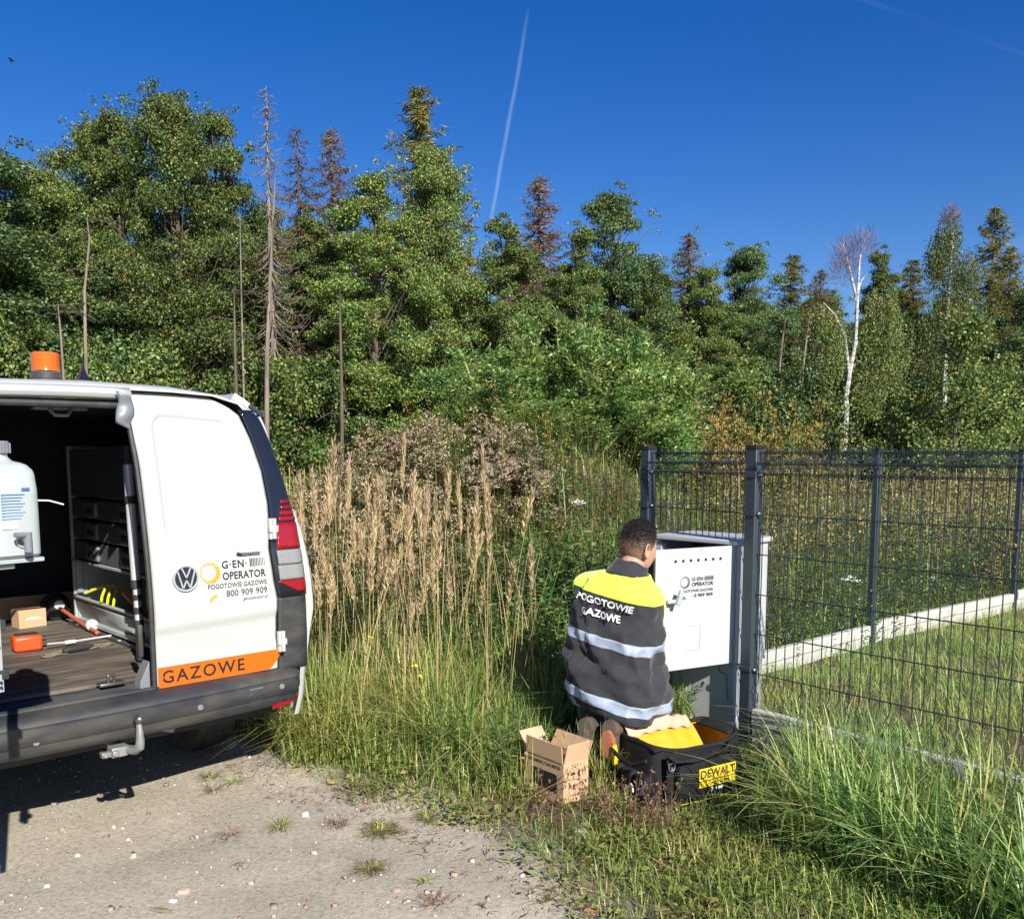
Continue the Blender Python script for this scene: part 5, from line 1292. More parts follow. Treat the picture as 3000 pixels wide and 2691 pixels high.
def scatter(n, fn, box):
    """n points in box=(x0,x1,y0,y1) kept with probability fn(x, y)"""
    out = []; tot = 0
    while tot < n:
        x = rng.uniform(box[0], box[1], n * 2); y = rng.uniform(box[2], box[3], n * 2); k = rng.random(n * 2) < fn(x, y)
        out.append(np.stack([x[k], y[k]], 1)); tot += k.sum()
        if len(out) > 60: break
    P = np.concatenate(out)[:n]; return np.column_stack([P, terr(P[:, 0], P[:, 1])])
def stems_leaves(P, H, lean, az, n, L, Wd, t0=.15, t1=1.0, up=.5, taper=.4, jit=.3):
    """leaves spread along stems -> leaf quads"""
    m_ = len(P); idx_ = np.repeat(np.arange(m_), n); t_ = rng.uniform(t0, t1, m_ * n)
    B = stem_pt(P[idx_], H[idx_], lean[idx_], az[idx_], t_); a_ = rng.uniform(0, 2 * math.pi, m_ * n)
    D = np.stack([np.cos(a_), np.sin(a_), np.full(m_ * n, up)], 1) + rng.normal(size=(m_ * n, 3)) * jit
    N = np.stack([-np.cos(a_) * up, -np.sin(a_) * up, np.ones(m_ * n)], 1) + rng.normal(size=(m_ * n, 3)) * .35
    s_ = rng.uniform(.6, 1.2, m_ * n) * (1 - taper * t_)
    return leaf_quads(B, D, N, L * s_, Wd * s_)
def plumes(P, H, lean, az, nb, npf, span, size, top=.72, drop=.4):
    """arching heads of small tufts on top of each stem"""
    m_ = len(P); idx_ = np.repeat(np.arange(m_), nb); t_ = rng.uniform(top, 1.0, m_ * nb); B = stem_pt(P[idx_], H[idx_], lean[idx_], az[idx_], t_)
    a_ = rng.uniform(0, 2 * math.pi, m_ * nb); ln = span * (1.25 - t_) * rng.uniform(1.4, 2.4, m_ * nb)
    Q = []
    for k in range(npf):
        s_ = (k + rng.random(m_ * nb)) / npf
        c = B + np.stack([np.cos(a_) * ln * s_, np.sin(a_) * ln * s_, ln * (.75 * s_ - drop * 1.6 * s_ ** 2.4)], 1); Q.append(c)
    Q = np.concatenate(Q) + rng.normal(size=(m_ * nb * npf, 3)) * size * .3
    D = rdir(len(Q)) + np.array([0, 0, .5]); return leaf_quads(Q, D, rdir(len(Q)), size * rng.uniform(.7, 1.4, len(Q)), size * rng.uniform(.6, 1.0, len(Q)), .3)

G = {}
G['oak'] = leafmat('oak_leaves', [(0, (.020, .036, .011)), (.35, (.038, .060, .017)), (.70, (.066, .094, .025)), (.93, (.100, .130, .033)), (.99, (.16, .15, .035)), (1, (.25, .09, .035))], .30, .5, .35, gain=2.6)
G['oak2'] = leafmat('yellowing_oak_leaves', [(0, (.026, .048, .014)), (.35, (.050, .085, .021)), (.70, (.080, .120, .030)), (.93, (.13, .16, .038)), (.985, (.22, .20, .045)), (1, (.30, .14, .045))], .30, .5, .35, gain=2.25)
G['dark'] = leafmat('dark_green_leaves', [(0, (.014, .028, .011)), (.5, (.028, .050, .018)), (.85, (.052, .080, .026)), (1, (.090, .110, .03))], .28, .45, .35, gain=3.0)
G['larch_br'] = leafmat('brown_larch_needles', [(0, (.045, .030, .017)), (.5, (.095, .062, .030)), (1, (.16, .115, .050))], .25, .8, .1, gain=2.1)
G['larch_gr'] = leafmat('olive_larch_needles', [(0, (.028, .035, .012)), (.5, (.075, .082, .020)), (1, (.15, .125, .030))], .25, .8, .1, gain=2.2)
G['birch'] = leafmat('birch_leaves', [(0, (.030, .050, .018)), (.6, (.065, .090, .028)), (1, (.14, .14, .040))], .35, .5, .3, gain=2.5)
G['twig'] = leafmat('bare_twigs', [(0, (.07, .045, .045)), (1, (.15, .10, .09))], 0, .9, .1)
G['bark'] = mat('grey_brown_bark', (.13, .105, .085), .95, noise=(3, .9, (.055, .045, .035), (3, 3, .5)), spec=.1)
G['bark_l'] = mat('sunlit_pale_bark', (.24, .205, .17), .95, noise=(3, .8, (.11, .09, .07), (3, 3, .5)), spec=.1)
G['birchbark'] = mat('white_birch_bark', (.52, .51, .48), .85, noise=(2.6, 1.0, (.10, .09, .08), (1, 1, 3)), spec=.1)
G['shrub'] = leafmat('goosefoot_leaves', [(0, (.040, .085, .024)), (.45, (.078, .145, .040)), (.8, (.13, .20, .055)), (1, (.25, .27, .08))], .40, .45, .4, .12, 2.1)
G['shrubstem'] = mat('pale_green_stalk', (.30, .34, .10), .6)
G['gold'] = leafmat('goldenrod_yellow', [(0, (.10, .10, .028)), (.5, (.20, .175, .050)), (1, (.32, .25, .08))], .3, .7, .1, .1)
G['goldleaf'] = leafmat('goldenrod_leaves', [(0, (.055, .085, .020)), (.6, (.13, .17, .035)), (1, (.28, .20, .045))], .35, .5, .3, .1)
G['fluff'] = leafmat('dead_goldenrod_fluff', [(0, (.085, .066, .038)), (.45, (.195, .160, .098)), (1, (.38, .325, .215))], .3, .9, .05, .1, 1.6)
G['deadleaf'] = leafmat('dead_brown_leaves', [(0, (.030, .018, .014)), (.5, (.065, .038, .028)), (.8, (.085, .075, .028)), (1, (.15, .115, .05))], .2, .8, .1, .1)
G['straw'] = leafmat('straw', [(0, (.26, .20, .09)), (.6, (.40, .32, .16)), (1, (.52, .44, .25))], .3, .7, .2, .1, 1.45)
G['plume'] = leafmat('straw_plume', [(0, (.28, .21, .11)), (.6, (.42, .33, .19)), (1, (.54, .45, .29))], .35, .8, .1, .1, 1.5)
G['nettle'] = leafmat('weed_leaves', [(0, (.025, .050, .016)), (.5, (.055, .100, .028)), (.85, (.100, .150, .042)), (1, (.17, .17, .05))], .36, .42, .4, .1, 2.2)
G['grass'] = leafmat('grass_green', [(0, (.045, .080, .018)), (.4, (.085, .135, .030)), (.75, (.150, .195, .045)), (.93, (.27, .26, .085)), (1, (.42, .34, .17))], .42, .42, .4, .1, 2.3)
G['grass_y'] = leafmat('grass_yellowing', [(0, (.060, .090, .022)), (.4, (.115, .155, .036)), (.72, (.185, .215, .055)), (.92, (.30, .27, .10)), (1, (.42, .35, .18))], .42, .45, .4, .1, 2.05)
G['grass_b'] = leafmat('tall_bluish_grass', [(0, (.045, .080, .022)), (.4, (.095, .150, .042)), (.75, (.175, .225, .070)), (.92, (.27, .26, .09)), (1, (.40, .32, .17))], .42, .36, .5, .1, 2.3)
G['lawn'] = leafmat('lawn_blades', [(0, (.06, .10, .022)), (.4, (.11, .175, .038)), (.8, (.18, .25, .06)), (1, (.38, .34, .15))], .42, .42, .4, .1, 2.2)
G['clover'] = leafmat('low_weeds', [(0, (.035, .060, .014)), (.5, (.080, .120, .028)), (.85, (.150, .180, .045)), (1, (.20, .12, .06))], .35, .5, .3, .1, 2.1)
G['litter'] = leafmat('dry_litter', [(0, (.055, .035, .022)), (.5, (.14, .095, .060)), (.85, (.26, .19, .12)), (1, (.17, .055, .045))], .15, .85, .1, .1)
G['field'] = leafmat('brown_field_weeds', [(0, (.060, .055, .024)), (.35, (.10, .095, .036)), (.65, (.13, .135, .042)), (1, (.28, .23, .10))], .35, .8, .1, .1, 2.5)
G['umbel'] = mat('white_flowers', (.75, .75, .70), .8); G['yflower'] = mat('yellow_flowers', (.80, .68, .03), .7)

# ---------------------------------------------------------------- tree builders (each returns shared meshes)
def tree_root(name, **k): return empty(name, (0, 0, 0), 0, **k)
def decid(seed, H, R, hb, ncl, nleaf, size, leaf, bark, ragged=.5, lowfill=True):
    r_ = np.random.default_rng(seed); root = tree_root('oak_tree')
    # clump centres inside an uneven envelope
    cl = []; rad = []
    while len(cl) < ncl:
        t_ = r_.random() ** .8; z = hb + (H - hb) * t_; prof_ = (math.sin(math.pi * min(1, .18 + .80 * t_)) ** .6) * (1 - .35 * t_)
        a_ = r_.uniform(0, 2 * math.pi); lob = 1 + ragged * .5 * math.sin(3 * a_ + seed + 4 * t_) * math.cos(2 * a_ + seed * 2 - 5 * t_)
        q_ = R * prof_ * lob * (r_.random() ** .6); cl.append((q_ * math.cos(a_), q_ * math.sin(a_), z)); rad.append(r_.uniform(.32, .72) * (1.0 - .30 * t_) * R / 3.0)
    cl = np.array(cl); rad = np.array(rad)
    nt = int(ncl * .30)
    for k in range(nt):     # a few sprigs sticking out of the outline
        i = r_.integers(ncl); cl[i] *= np.array([1.22, 1.22, 1]); cl[i, 2] = min(H + .35, cl[i, 2] + .9); rad[i] *= .42
    mbt = MB(); tp = [(0, 0, -.3), (.05, .02, H * .2), (-.08, .05, H * .45), (.06, -.05, H * .70), (0, 0, H * .92)]
    r0 = .16 * H / 12; mbt.tube(tp, [r0, r0 * .85, r0 * .62, r0 * .38, .03], 8)
    for c in cl[r_.permutation(ncl)[:int(ncl * .33)]]:
        zb = max(hb * .6, c[2] - r_.uniform(.8, 2.0) * (1 + np.hypot(c[0], c[1]) * .3)); b_ = Vector((0, 0, min(zb, H * .88))); e_ = Vector(c); mid = b_.lerp(e_, .5) + Vector((0, 0, -.15 * (e_ - b_).length * .4))
        mbt.tube([b_, mid, e_], [.038, .022, .008], 5, cap=False)
    mbt.build('trunk', bark, root, smooth=True)
    w_ = rad ** 2; w_ /= w_.sum(); idx_ = r_.choice(ncl, nleaf, p=w_); d_ = nrm(r_.normal(size=(nleaf, 3))); rr_ = r_.random(nleaf) ** .42
    P = cl[idx_] + d_ * (rad[idx_] * rr_)[:, None] * np.array([1.15, 1.15, .72]) + r_.normal(size=(nleaf, 3)) * .05
    N = nrm(d_ * .55 + np.array([0, 0, .55]) + r_.normal(size=(nleaf, 3)) * .55); D = np.cross(N, nrm(r_.normal(size=(nleaf, 3)))) + np.array([0, 0, -.25])
    V, F = leaf_quads(P, D, N, size * r_.uniform(.7, 1.3, nleaf), size * .72 * r_.uniform(.7, 1.2, nleaf))
    np_mesh('crown', [(V, F, 0)], [leaf], root)
    return root
def conifer(seed, H, R, hb, nw, leaf, bark, dens=26, nl=.16, nw_=.030, droop=.25, r0=.13, gaps=.15, name='larch_tree'):
    r_ = np.random.default_rng(seed); root = tree_root(name); mbt = MB(); bend = r_.normal(size=2) * .12
    mbt.tube([(0, 0, -.3), (bend[0] * .4, bend[1] * .4, H * .3), (bend[0], bend[1], H * .65), (bend[0] * .6, bend[1], H)], [r0, r0 * .8, r0 * .45, .012], 8)
    Ps = []; Ds = []
    for k in range(nw):
        t_ = (k + r_.random() * .6) / nw; z = hb + (H - hb) * t_; nb = r_.integers(4, 7)
        for j in range(nb):
            if r_.random() < gaps: continue
            a_ = r_.uniform(0, 2 * math.pi); L = R * (1 - t_) ** .75 * r_.uniform(.35, 1.15) + .12
            cx = bend * min(1, z / (H * .65)); d_ = np.array([math.cos(a_), math.sin(a_)])
            pts_ = []
            for s_ in np.linspace(0, 1, 5):
                pts_.append((cx[0] + d_[0] * L * s_, cx[1] + d_[1] * L * s_, z + L * (-droop * math.sin(s_ * 2.4) + .22 * s_ ** 3)))
            mbt.tube(pts_, [.022, .016, .012, .008, .004], 4, cap=False)
            m_ = int(dens * (L + .2)); s_ = r_.random(m_) ** .7; pt = np.array(pts_); f_ = s_ * 4; i_ = np.minimum(f_.astype(int), 3); fr_ = (f_ - i_)[:, None]
            c = pt[i_] * (1 - fr_) + pt[i_ + 1] * fr_; Ps.append(c + r_.normal(size=(m_, 3)) * .03); side = r_.choice([-1, 1], m_)
            Ds.append(np.stack([-d_[1] * side + d_[0] * .5, d_[0] * side + d_[1] * .5, np.full(m_, -.55)], 1) + r_.normal(size=(m_, 3)) * .55)
    mbt.build('trunk', bark, root, smooth=True)
    P = np.concatenate(Ps); D = np.concatenate(Ds); V, F = leaf_quads(P, D, rdir(len(P)), nl * r_.uniform(.5, 1.4, len(P)), nw_ * r_.uniform(.7, 1.4, len(P)))
    np_mesh('crown', [(V, F, 0)], [leaf], root); return root
def bush(seed, H, R, nleaf, size, leaf, bark, name='forest_bush'):
    r_ = np.random.default_rng(seed); root = tree_root(name); mbt = MB(); ncl = 26; cl = []; rad = []
    for k in range(ncl):
        t_ = r_.random(); a_ = r_.uniform(0, 6.28); q_ = R * (1 - .55 * t_) * r_.random() ** .5; cl.append((q_ * math.cos(a_), q_ * math.sin(a_), .25 + (H - .4) * t_)); rad.append(r_.uniform(.25, .55) * R / 1.6)
        if k % 2 == 0: mbt.tube([(q_ * .2 * math.cos(a_), q_ * .2 * math.sin(a_), -.1), (q_ * .5 * math.cos(a_), q_ * .5 * math.sin(a_), cl[-1][2] * .5), cl[-1]], [.03, .02, .006], 5, cap=False)
    mbt.build('stems', bark, root, smooth=True); cl = np.array(cl); rad = np.array(rad); idx_ = r_.integers(ncl, size=nleaf); d_ = nrm(r_.normal(size=(nleaf, 3)))
    P = cl[idx_] + d_ * (rad[idx_] * r_.random(nleaf) ** .4)[:, None] * np.array([1.1, 1.1, .8]); N = nrm(d_ * .5 + np.array([0, 0, .6]) + r_.normal(size=(nleaf, 3)) * .5); D = np.cross(N, r_.normal(size=(nleaf, 3))) + np.array([0, 0, -.2])
    V, F = leaf_quads(P, D, N, size * r_.uniform(.6, 1.3, nleaf), size * .7 * r_.uniform(.7, 1.2, nleaf)); np_mesh('foliage', [(V, F, 0)], [leaf], root); return root

PROTO = {}
def proto(key, fn, H):
    o = fn(); o['_h'] = H; PROTO[key] = [o, H, False]
proto('oakA', lambda: decid(3, 12, 3.4, 1.2, 270, 104000, .084, G['oak'], G['bark'], .8), 12)
proto('oakB', lambda: decid(8, 12, 2.6, 1.4, 220, 80000, .084, G['oak2'], G['bark'], .7), 12)
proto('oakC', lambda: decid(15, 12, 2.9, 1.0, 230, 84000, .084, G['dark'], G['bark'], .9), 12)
proto('oakD', lambda: decid(23, 12, 2.2, 1.5, 170, 62000, .082, G['oak'], G['bark'], 1.0), 12)
proto('larchB', lambda: conifer(31, 13, 2.3, 2.5, 74, G['larch_br'], G['bark'], 44, .17, .026, droop=.4), 13)
proto('larchB2', lambda: conifer(37, 13, 2.0, 3.0, 62, G['larch_br'], G['bark'], 30, .16, .024, gaps=.3, droop=.45), 13)
proto('larchG', lambda: conifer(41, 13, 2.7, 1.5, 80, G['larch_gr'], G['bark'], 60, .19, .030, droop=.35), 13)
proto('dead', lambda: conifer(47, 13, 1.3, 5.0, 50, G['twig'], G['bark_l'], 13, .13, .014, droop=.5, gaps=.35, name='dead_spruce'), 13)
proto('bushA', lambda: bush(51, 3.2, 1.7, 11000, .085, G['oak'], G['bark']), 3.2)
proto('bushB', lambda: bush(57, 3.4, 1.8, 11000, .085, G['oak2'], G['bark']), 3.4)
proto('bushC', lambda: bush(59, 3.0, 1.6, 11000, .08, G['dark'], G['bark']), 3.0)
def place(key, px, ytop, d_, wpx=None, rz=0.0, name=None, base=None, **k):
    o, H0, used = PROTO[key]
    if used: o = copy_tree(o)
    PROTO[key][2] = True
    p = at(px if base is None else base, 1327, d_); top = at(px, ytop, d_); z0 = tz(p.x, p.y); h = top.z - z0; s_ = h / H0
    sw = s_ if wpx is None else wpx
    o.location = (p.x, p.y, z0); o.scale = (sw, sw, s_); o.rotation_euler = (0, 0, rz)
    if name: o.name = name
    for q_ in ('_h',):
        if q_ in o: del o[q_]
    tag(o, **k); return o
GT = 'trees along the forest edge'
TREES = [
 ('oakA', 150, 520, 27, .85, 4.4, 'oak_tree', 'rounded oak between the far left tree and the tall broad oak'),
 ('oakC', 0, 440, 25, 1.35, 0.3, 'oak_tree', 'dark green oak at the far left edge of the forest'),
 ('oakA', 330, 395, 29, 0.95, 2.2, 'oak_tree', 'lower oak shoulder left of the tallest leafy crown'),
 ('oakB', 385, 340, 28, .85, 5.3, 'oak_tree', 'leafy oak joined to the left side of the tall broad oak'),
 ('oakA', 540, 305, 27, .90, 0.9, 'oak_tree', 'tallest broad green oak rising behind the van'),
 ('oakB', 660, 350, 29, .95, 1.9, 'oak_tree', 'narrow leafy oak between the big oak and the dead spruce'),
 ('dead', 815, 255, 27, 1.0, 1.0, 'dead_spruce', 'tall bare dead spruce with a long pale trunk'),
 ('dead', 690, 330, 31, .9, 3.0, 'dead_spruce', 'faint bare dead treetop behind the big oak'),
 ('larchB2', 885, 375, 30, 1.15, 0.2, 'larch_tree', 'brown larch right beside the bare dead spruce'),
 ('larchB', 990, 370, 30, 1.0, 2.2, 'larch_tree', 'slim brown larch with pointed top left of the tallest conifer'),
 ('oakD', 930, 640, 29, .80, 2.5, 'oak_tree', 'lower green oak under the two brown larches'),
 ('oakB', 1110, 520, 28, .95, 0.4, 'oak_tree', 'yellow green oak left of the tallest conifer'),
 ('larchG', 1262, 250, 32, 1.45, 0.0, 'larch_tree', 'tallest olive green conifer in the middle of the forest'),
 ('oakA', 1270, 470, 29, .80, 3.6, 'oak_tree', 'leafy oak in front of the tallest conifer'),
 ('oakD', 1480, 650, 29, .85, 1.6, 'oak_tree', 'round green oak below the vapour trail'),
 ('larchB', 1580, 510, 34, 1.3, 1.3, 'larch_tree', 'lone brown pointed larch right of the vapour trail'),
 ('oakC', 1790, 580, 33, .92, 2.0, 'oak_tree', 'dark oak with a spreading top behind the green weeds'),
 ('oakD', 1690, 680, 31, .75, 4.1, 'oak_tree', 'small oak left of the dark spreading oak'),
 ('oakB', 1900, 780, 33, .8, 5.0, 'oak_tree', 'sloping green oak left of the reddish brown larch'),
 ('larchB', 2003, 680, 37, 1.25, 4.2, 'larch_tree', 'reddish brown larch above the first fence posts'),
 ('oakB', 2060, 790, 36, .8, 1.2, 'oak_tree', 'light green oak right of the reddish brown larch'),
 ('oakC', 2170, 735, 38, .95, 3.3, 'oak_tree', 'dark oak with open twiggy top over the corner post'),
 ('larchG', 2290, 745, 40, 1.2, 2.8, 'larch_tree', 'olive brown larch right of the dark oak'),
 ('larchB', 2385, 785, 41, .9, 5.2, 'larch_tree', 'low brown larch left of the white birch'),
 ('oakD', 2560, 740, 42, .8, 0.7, 'oak_tree', 'green oak showing behind the white birch top'),
 ('larchG', 2640, 760, 42, 1.05, 1.9, 'larch_tree', 'brown green larch right of the white birch'),
 ('larchG', 2870, 600, 40, 1.15, 3.9, 'larch_tree', 'tall thin conifer rising behind the drooping birch'),
 ('larchG', 2935, 720, 38, .9, 0.5, 'larch_tree', 'olive larch at the right behind the drooping birch'),
 ('oakC', 3010, 850, 30, .75, 0.1, 'oak_tree', 'very dark tree at the right edge of the picture'),
]
for key, px, yt, d_, w_, rz, nm, lab in TREES:
    place(key, px, yt, d_, w_, rz, nm, label=lab, cat='tree', group=GT)
# second row that closes the wood, seen between the front crowns
r2 = random.Random(5)
for k in range(36):
    px = -1170 + 150 * k + r2.uniform(-40, 40); dd = 33 + 12 * max(0, px) / 3000 + r2.uniform(0, 5)
    sky_y = np.interp(px, [0, 200, 450, 750, 1000, 1400, 1700, 2000, 2300, 3000], [620, 640, 560, 640, 620, 700, 760, 850, 860, 820])
    key = ('oakC', 'larchG', 'oakD', 'oakC', 'oakA')[k % 5]
    place(key, px, sky_y + r2.uniform(0, 60), dd, .9 + .2 * r2.random(), r2.uniform(0, 6), 'oak_tree' if key.startswith('oak') else 'larch_tree', label='tree deeper in the wood behind the front row', cat='tree', group='trees deeper in the wood')
for k in range(40):
    px = -1140 + 140 * k + r2.uniform(-30, 30); dd = 46 + 14 * max(0, px) / 3000
    place(('oakC', 'oakA')[k % 2], px, 900 + r2.uniform(-50, 40), dd, 1.3, r2.uniform(0, 6), 'oak_tree', label='hidden dark tree at the back of the wood', cat='tree', group='trees at the back of the wood')
for k in range(56):
    px = -1010 + 95 * k + r2.uniform(-25, 25); dd = 23.5 + 12 * max(0, px) / 3000 + r2.uniform(-1, 2.5)
    yt = np.interp(px, [0, 500, 900, 1300, 1700, 2000, 3000], [950, 1010, 1040, 1040, 1000, 1110, 1130]) + r2.uniform(-70, 50)
    place(('bushA', 'bushB', 'bushC')[k % 3], px, yt, dd, 1.15 + .3 * r2.random(), r2.uniform(0, 6), 'forest_bush', label='leafy bush at the foot of the forest edge', cat='bush', group='bushes at the foot of the forest edge')
for k in range(26):
    px = -60 + 125 * k + r2.uniform(-35, 35); dd = 27 + 13 * max(0, px) / 3000 + r2.uniform(-1, 2)
    yt = np.interp(px, [0, 900, 2000, 3000], [1000, 960, 1080, 1100]) - 110 + r2.uniform(-60, 60)
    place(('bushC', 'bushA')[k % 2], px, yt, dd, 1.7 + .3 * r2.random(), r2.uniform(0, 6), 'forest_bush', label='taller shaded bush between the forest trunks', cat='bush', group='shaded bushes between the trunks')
# bare trunks one can pick out
ORD = ['first', 'second', 'third', 'fourth', 'fifth', 'sixth', 'seventh', 'eighth', 'ninth', 'tenth', 'eleventh', 'twelfth', 'thirteenth', 'fourteenth', 'fifteenth', 'sixteenth', 'seventeenth', 'eighteenth', 'nineteenth']
TENS = {2: 'twenty', 3: 'thirty', 4: 'forty', 5: 'fifty', 6: 'sixty', 7: 'seventy', 8: 'eighty'}
TENTH = {2: 'twentieth', 3: 'thirtieth', 4: 'fortieth', 5: 'fiftieth', 6: 'sixtieth', 7: 'seventieth', 8: 'eightieth'}
def ordinal(k): return ORD[k - 1] if k < 20 else (TENTH[k // 10] if k % 10 == 0 else TENS[k // 10] + '-' + ORD[k % 10 - 1])
def relabel(group, pattern, kinds=None):
    its = [o for o in COL.objects if o.get('group') == group and o.parent is None]; its.sort(key=lambda o: o.location.x / max(.1, o.location.y))
    for k, o in enumerate(its): o['label'] = pattern % ordinal(k + 1)
relabel('trees deeper in the wood', 'tree of the second row deeper in the wood, %s from the left')
relabel('trees at the back of the wood', 'dark tree at the back of the wood, %s from the left')
relabel('bushes at the foot of the forest edge', 'leafy bush at the foot of the forest edge, %s from the left')
relabel('shaded bushes between the trunks', 'taller shaded bush between the forest trunks, %s from the left')
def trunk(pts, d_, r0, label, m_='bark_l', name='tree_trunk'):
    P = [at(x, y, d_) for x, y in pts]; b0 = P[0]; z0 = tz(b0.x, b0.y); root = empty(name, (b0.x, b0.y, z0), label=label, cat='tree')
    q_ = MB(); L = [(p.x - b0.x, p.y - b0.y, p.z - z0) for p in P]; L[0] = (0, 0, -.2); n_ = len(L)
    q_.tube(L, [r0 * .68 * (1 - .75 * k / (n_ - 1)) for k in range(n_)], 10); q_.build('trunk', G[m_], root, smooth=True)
    rr_ = random.Random(len(label))
    for k in range(12):
        q_ = MB()
        f_ = rr_.uniform(.3, 1); i = min(n_ - 2, int(f_ * (n_ - 1))); a_ = Vector(L[i]).lerp(Vector(L[i + 1]), rr_.random()); an_ = rr_.uniform(0, 6.28); ln = rr_.uniform(.4, 1.3)
        q_.tube([a_, a_ + Vector((math.cos(an_) * ln * .5, math.sin(an_) * ln * .5, .02)), a_ + Vector((math.cos(an_) * ln, math.sin(an_) * ln, -.25 * ln))], [.014, .009, .004], 4, cap=False); q_.build('bare_branch', G['bark'], root)
    return root
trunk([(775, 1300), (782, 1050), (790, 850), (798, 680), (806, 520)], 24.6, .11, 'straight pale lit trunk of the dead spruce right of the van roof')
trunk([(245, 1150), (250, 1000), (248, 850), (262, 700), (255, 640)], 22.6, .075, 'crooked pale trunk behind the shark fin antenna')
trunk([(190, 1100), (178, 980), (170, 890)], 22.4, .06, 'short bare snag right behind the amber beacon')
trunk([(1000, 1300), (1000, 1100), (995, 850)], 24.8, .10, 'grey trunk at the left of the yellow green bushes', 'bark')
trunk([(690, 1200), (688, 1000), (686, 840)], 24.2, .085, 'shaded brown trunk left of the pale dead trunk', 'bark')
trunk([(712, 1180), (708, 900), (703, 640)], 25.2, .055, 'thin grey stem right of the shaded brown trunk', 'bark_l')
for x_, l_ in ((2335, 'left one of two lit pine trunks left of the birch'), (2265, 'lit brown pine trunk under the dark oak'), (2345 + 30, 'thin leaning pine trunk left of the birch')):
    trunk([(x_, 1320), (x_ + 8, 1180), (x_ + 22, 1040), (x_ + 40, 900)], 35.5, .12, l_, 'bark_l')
# birches
def birch(label, d_, stems, crown_pts, n, twigs):
    b0 = at(stems[0][0][0][0], stems[0][0][0][1], d_); z0 = tz(b0.x, b0.y); root = empty('birch_tree', (b0.x, b0.y, z0), label=label, cat='tree'); q_ = MB()
    for pts, ra, rb in stems:
        P = [at(x, y, d_) for x, y in pts]; m_ = len(P); q_.tube([(p.x - b0.x, p.y - b0.y, p.z - z0) for p in P], [ra + (rb - ra) * k / (m_ - 1) for k in range(m_)], 8)
    q_.build('trunk', G['birchbark'], root, smooth=True)
    Ps = []; Ds = []; q_ = MB()
    for (x, y, rx, rz_) in crown_pts:
        c = at(x, y, d_); c = np.array([c.x - b0.x, c.y - b0.y, c.z - z0]); a_ = rdir(n); cc = c + a_ * (rng.random(n) ** .4)[:, None] * np.array([rx, rx, rz_])
        for k in range(7):      # strands hang down
            Ps.append(cc + np.array([0, 0, -.11 * k]) + rng.normal(size=(n, 3)) * .03); Ds.append(rng.normal(size=(n, 3)) * .6 + np.array([0, 0, -.8]))
    P = np.concatenate(Ps); D = np.concatenate(Ds); V, F = leaf_quads(P, D, rdir(len(P)), .085 * rng.uniform(.6, 1.3, len(P)), .05)
    np_mesh('crown', [(V, F, 0)], [G['birch']], root)
    if twigs:
        Ps = []; Ds = []
        for (x, y, rx, rz_) in twigs:
            c = at(x, y, d_); c = np.array([c.x - b0.x, c.y - b0.y, c.z - z0]); m_ = 420; a_ = rdir(m_); Ps.append(c + a_ * (rng.random(m_) ** .5)[:, None] * np.array([rx, rx, rz_])); Ds.append(a_ * .6 + np.array([0, 0, .7]) + rng.normal(size=(m_, 3)) * .3)
        P = np.concatenate(Ps); D = np.concatenate(Ds); V, F = leaf_quads(P, D, rdir(len(P)), .34 * rng.uniform(.6, 1.3, len(P)), .012); np_mesh('twigs', [(V, F, 0)], [G['twig']], root)
    return root
birch('white forked birch with a thin bare top at the forest edge', 33,
      [([(2472, 1325), (2480, 1190), (2477, 1168), (2488, 1097)], .11, .09), ([(2488, 1097), (2507, 1000), (2512, 875), (2518, 767), (2523, 734)], .08, .025), ([(2488, 1097), (2475, 984), (2447, 924), (2412, 886)], .06, .02), ([(2508, 870), (2488, 783), (2470, 715)], .05, .015), ([(2505, 880), (2525, 820), (2540, 800)], .035, .015)],
      [(2575, 930, .7, 1.0), (2610, 990, .8, 1.0), (2440, 970, .5, .8), (2585, 1080, .9, .8), (2430, 1040, .6, .7), (2400, 930, .4, .5), (2545, 1150, .6, .5), (2590, 880, .6, .7)], 260,
      [(2480, 745, .45, .6), (2530, 720, .45, .55), (2470, 800, .5, .6)])
birch('drooping birch with hanging leaf strands near the right edge', 36,
      [([(2755, 1320), (2765, 1180), (2772, 1000), (2778, 890), (2790, 700), (2785, 640)], .13, .03)],
      [(2780, 680, .5, .8), (2790, 780, .8, .9), (2740, 740, .45, .8), (2830, 800, .6, .8), (2770, 880, 1.0, .8), (2840, 920, .9, .9), (2720, 960, .9, .9), (2800, 1010, 1.1, .9), (2880, 1020, .8, .8), (2700, 1060, .9, .8)], 300, [(2785, 640, .3, .35)])
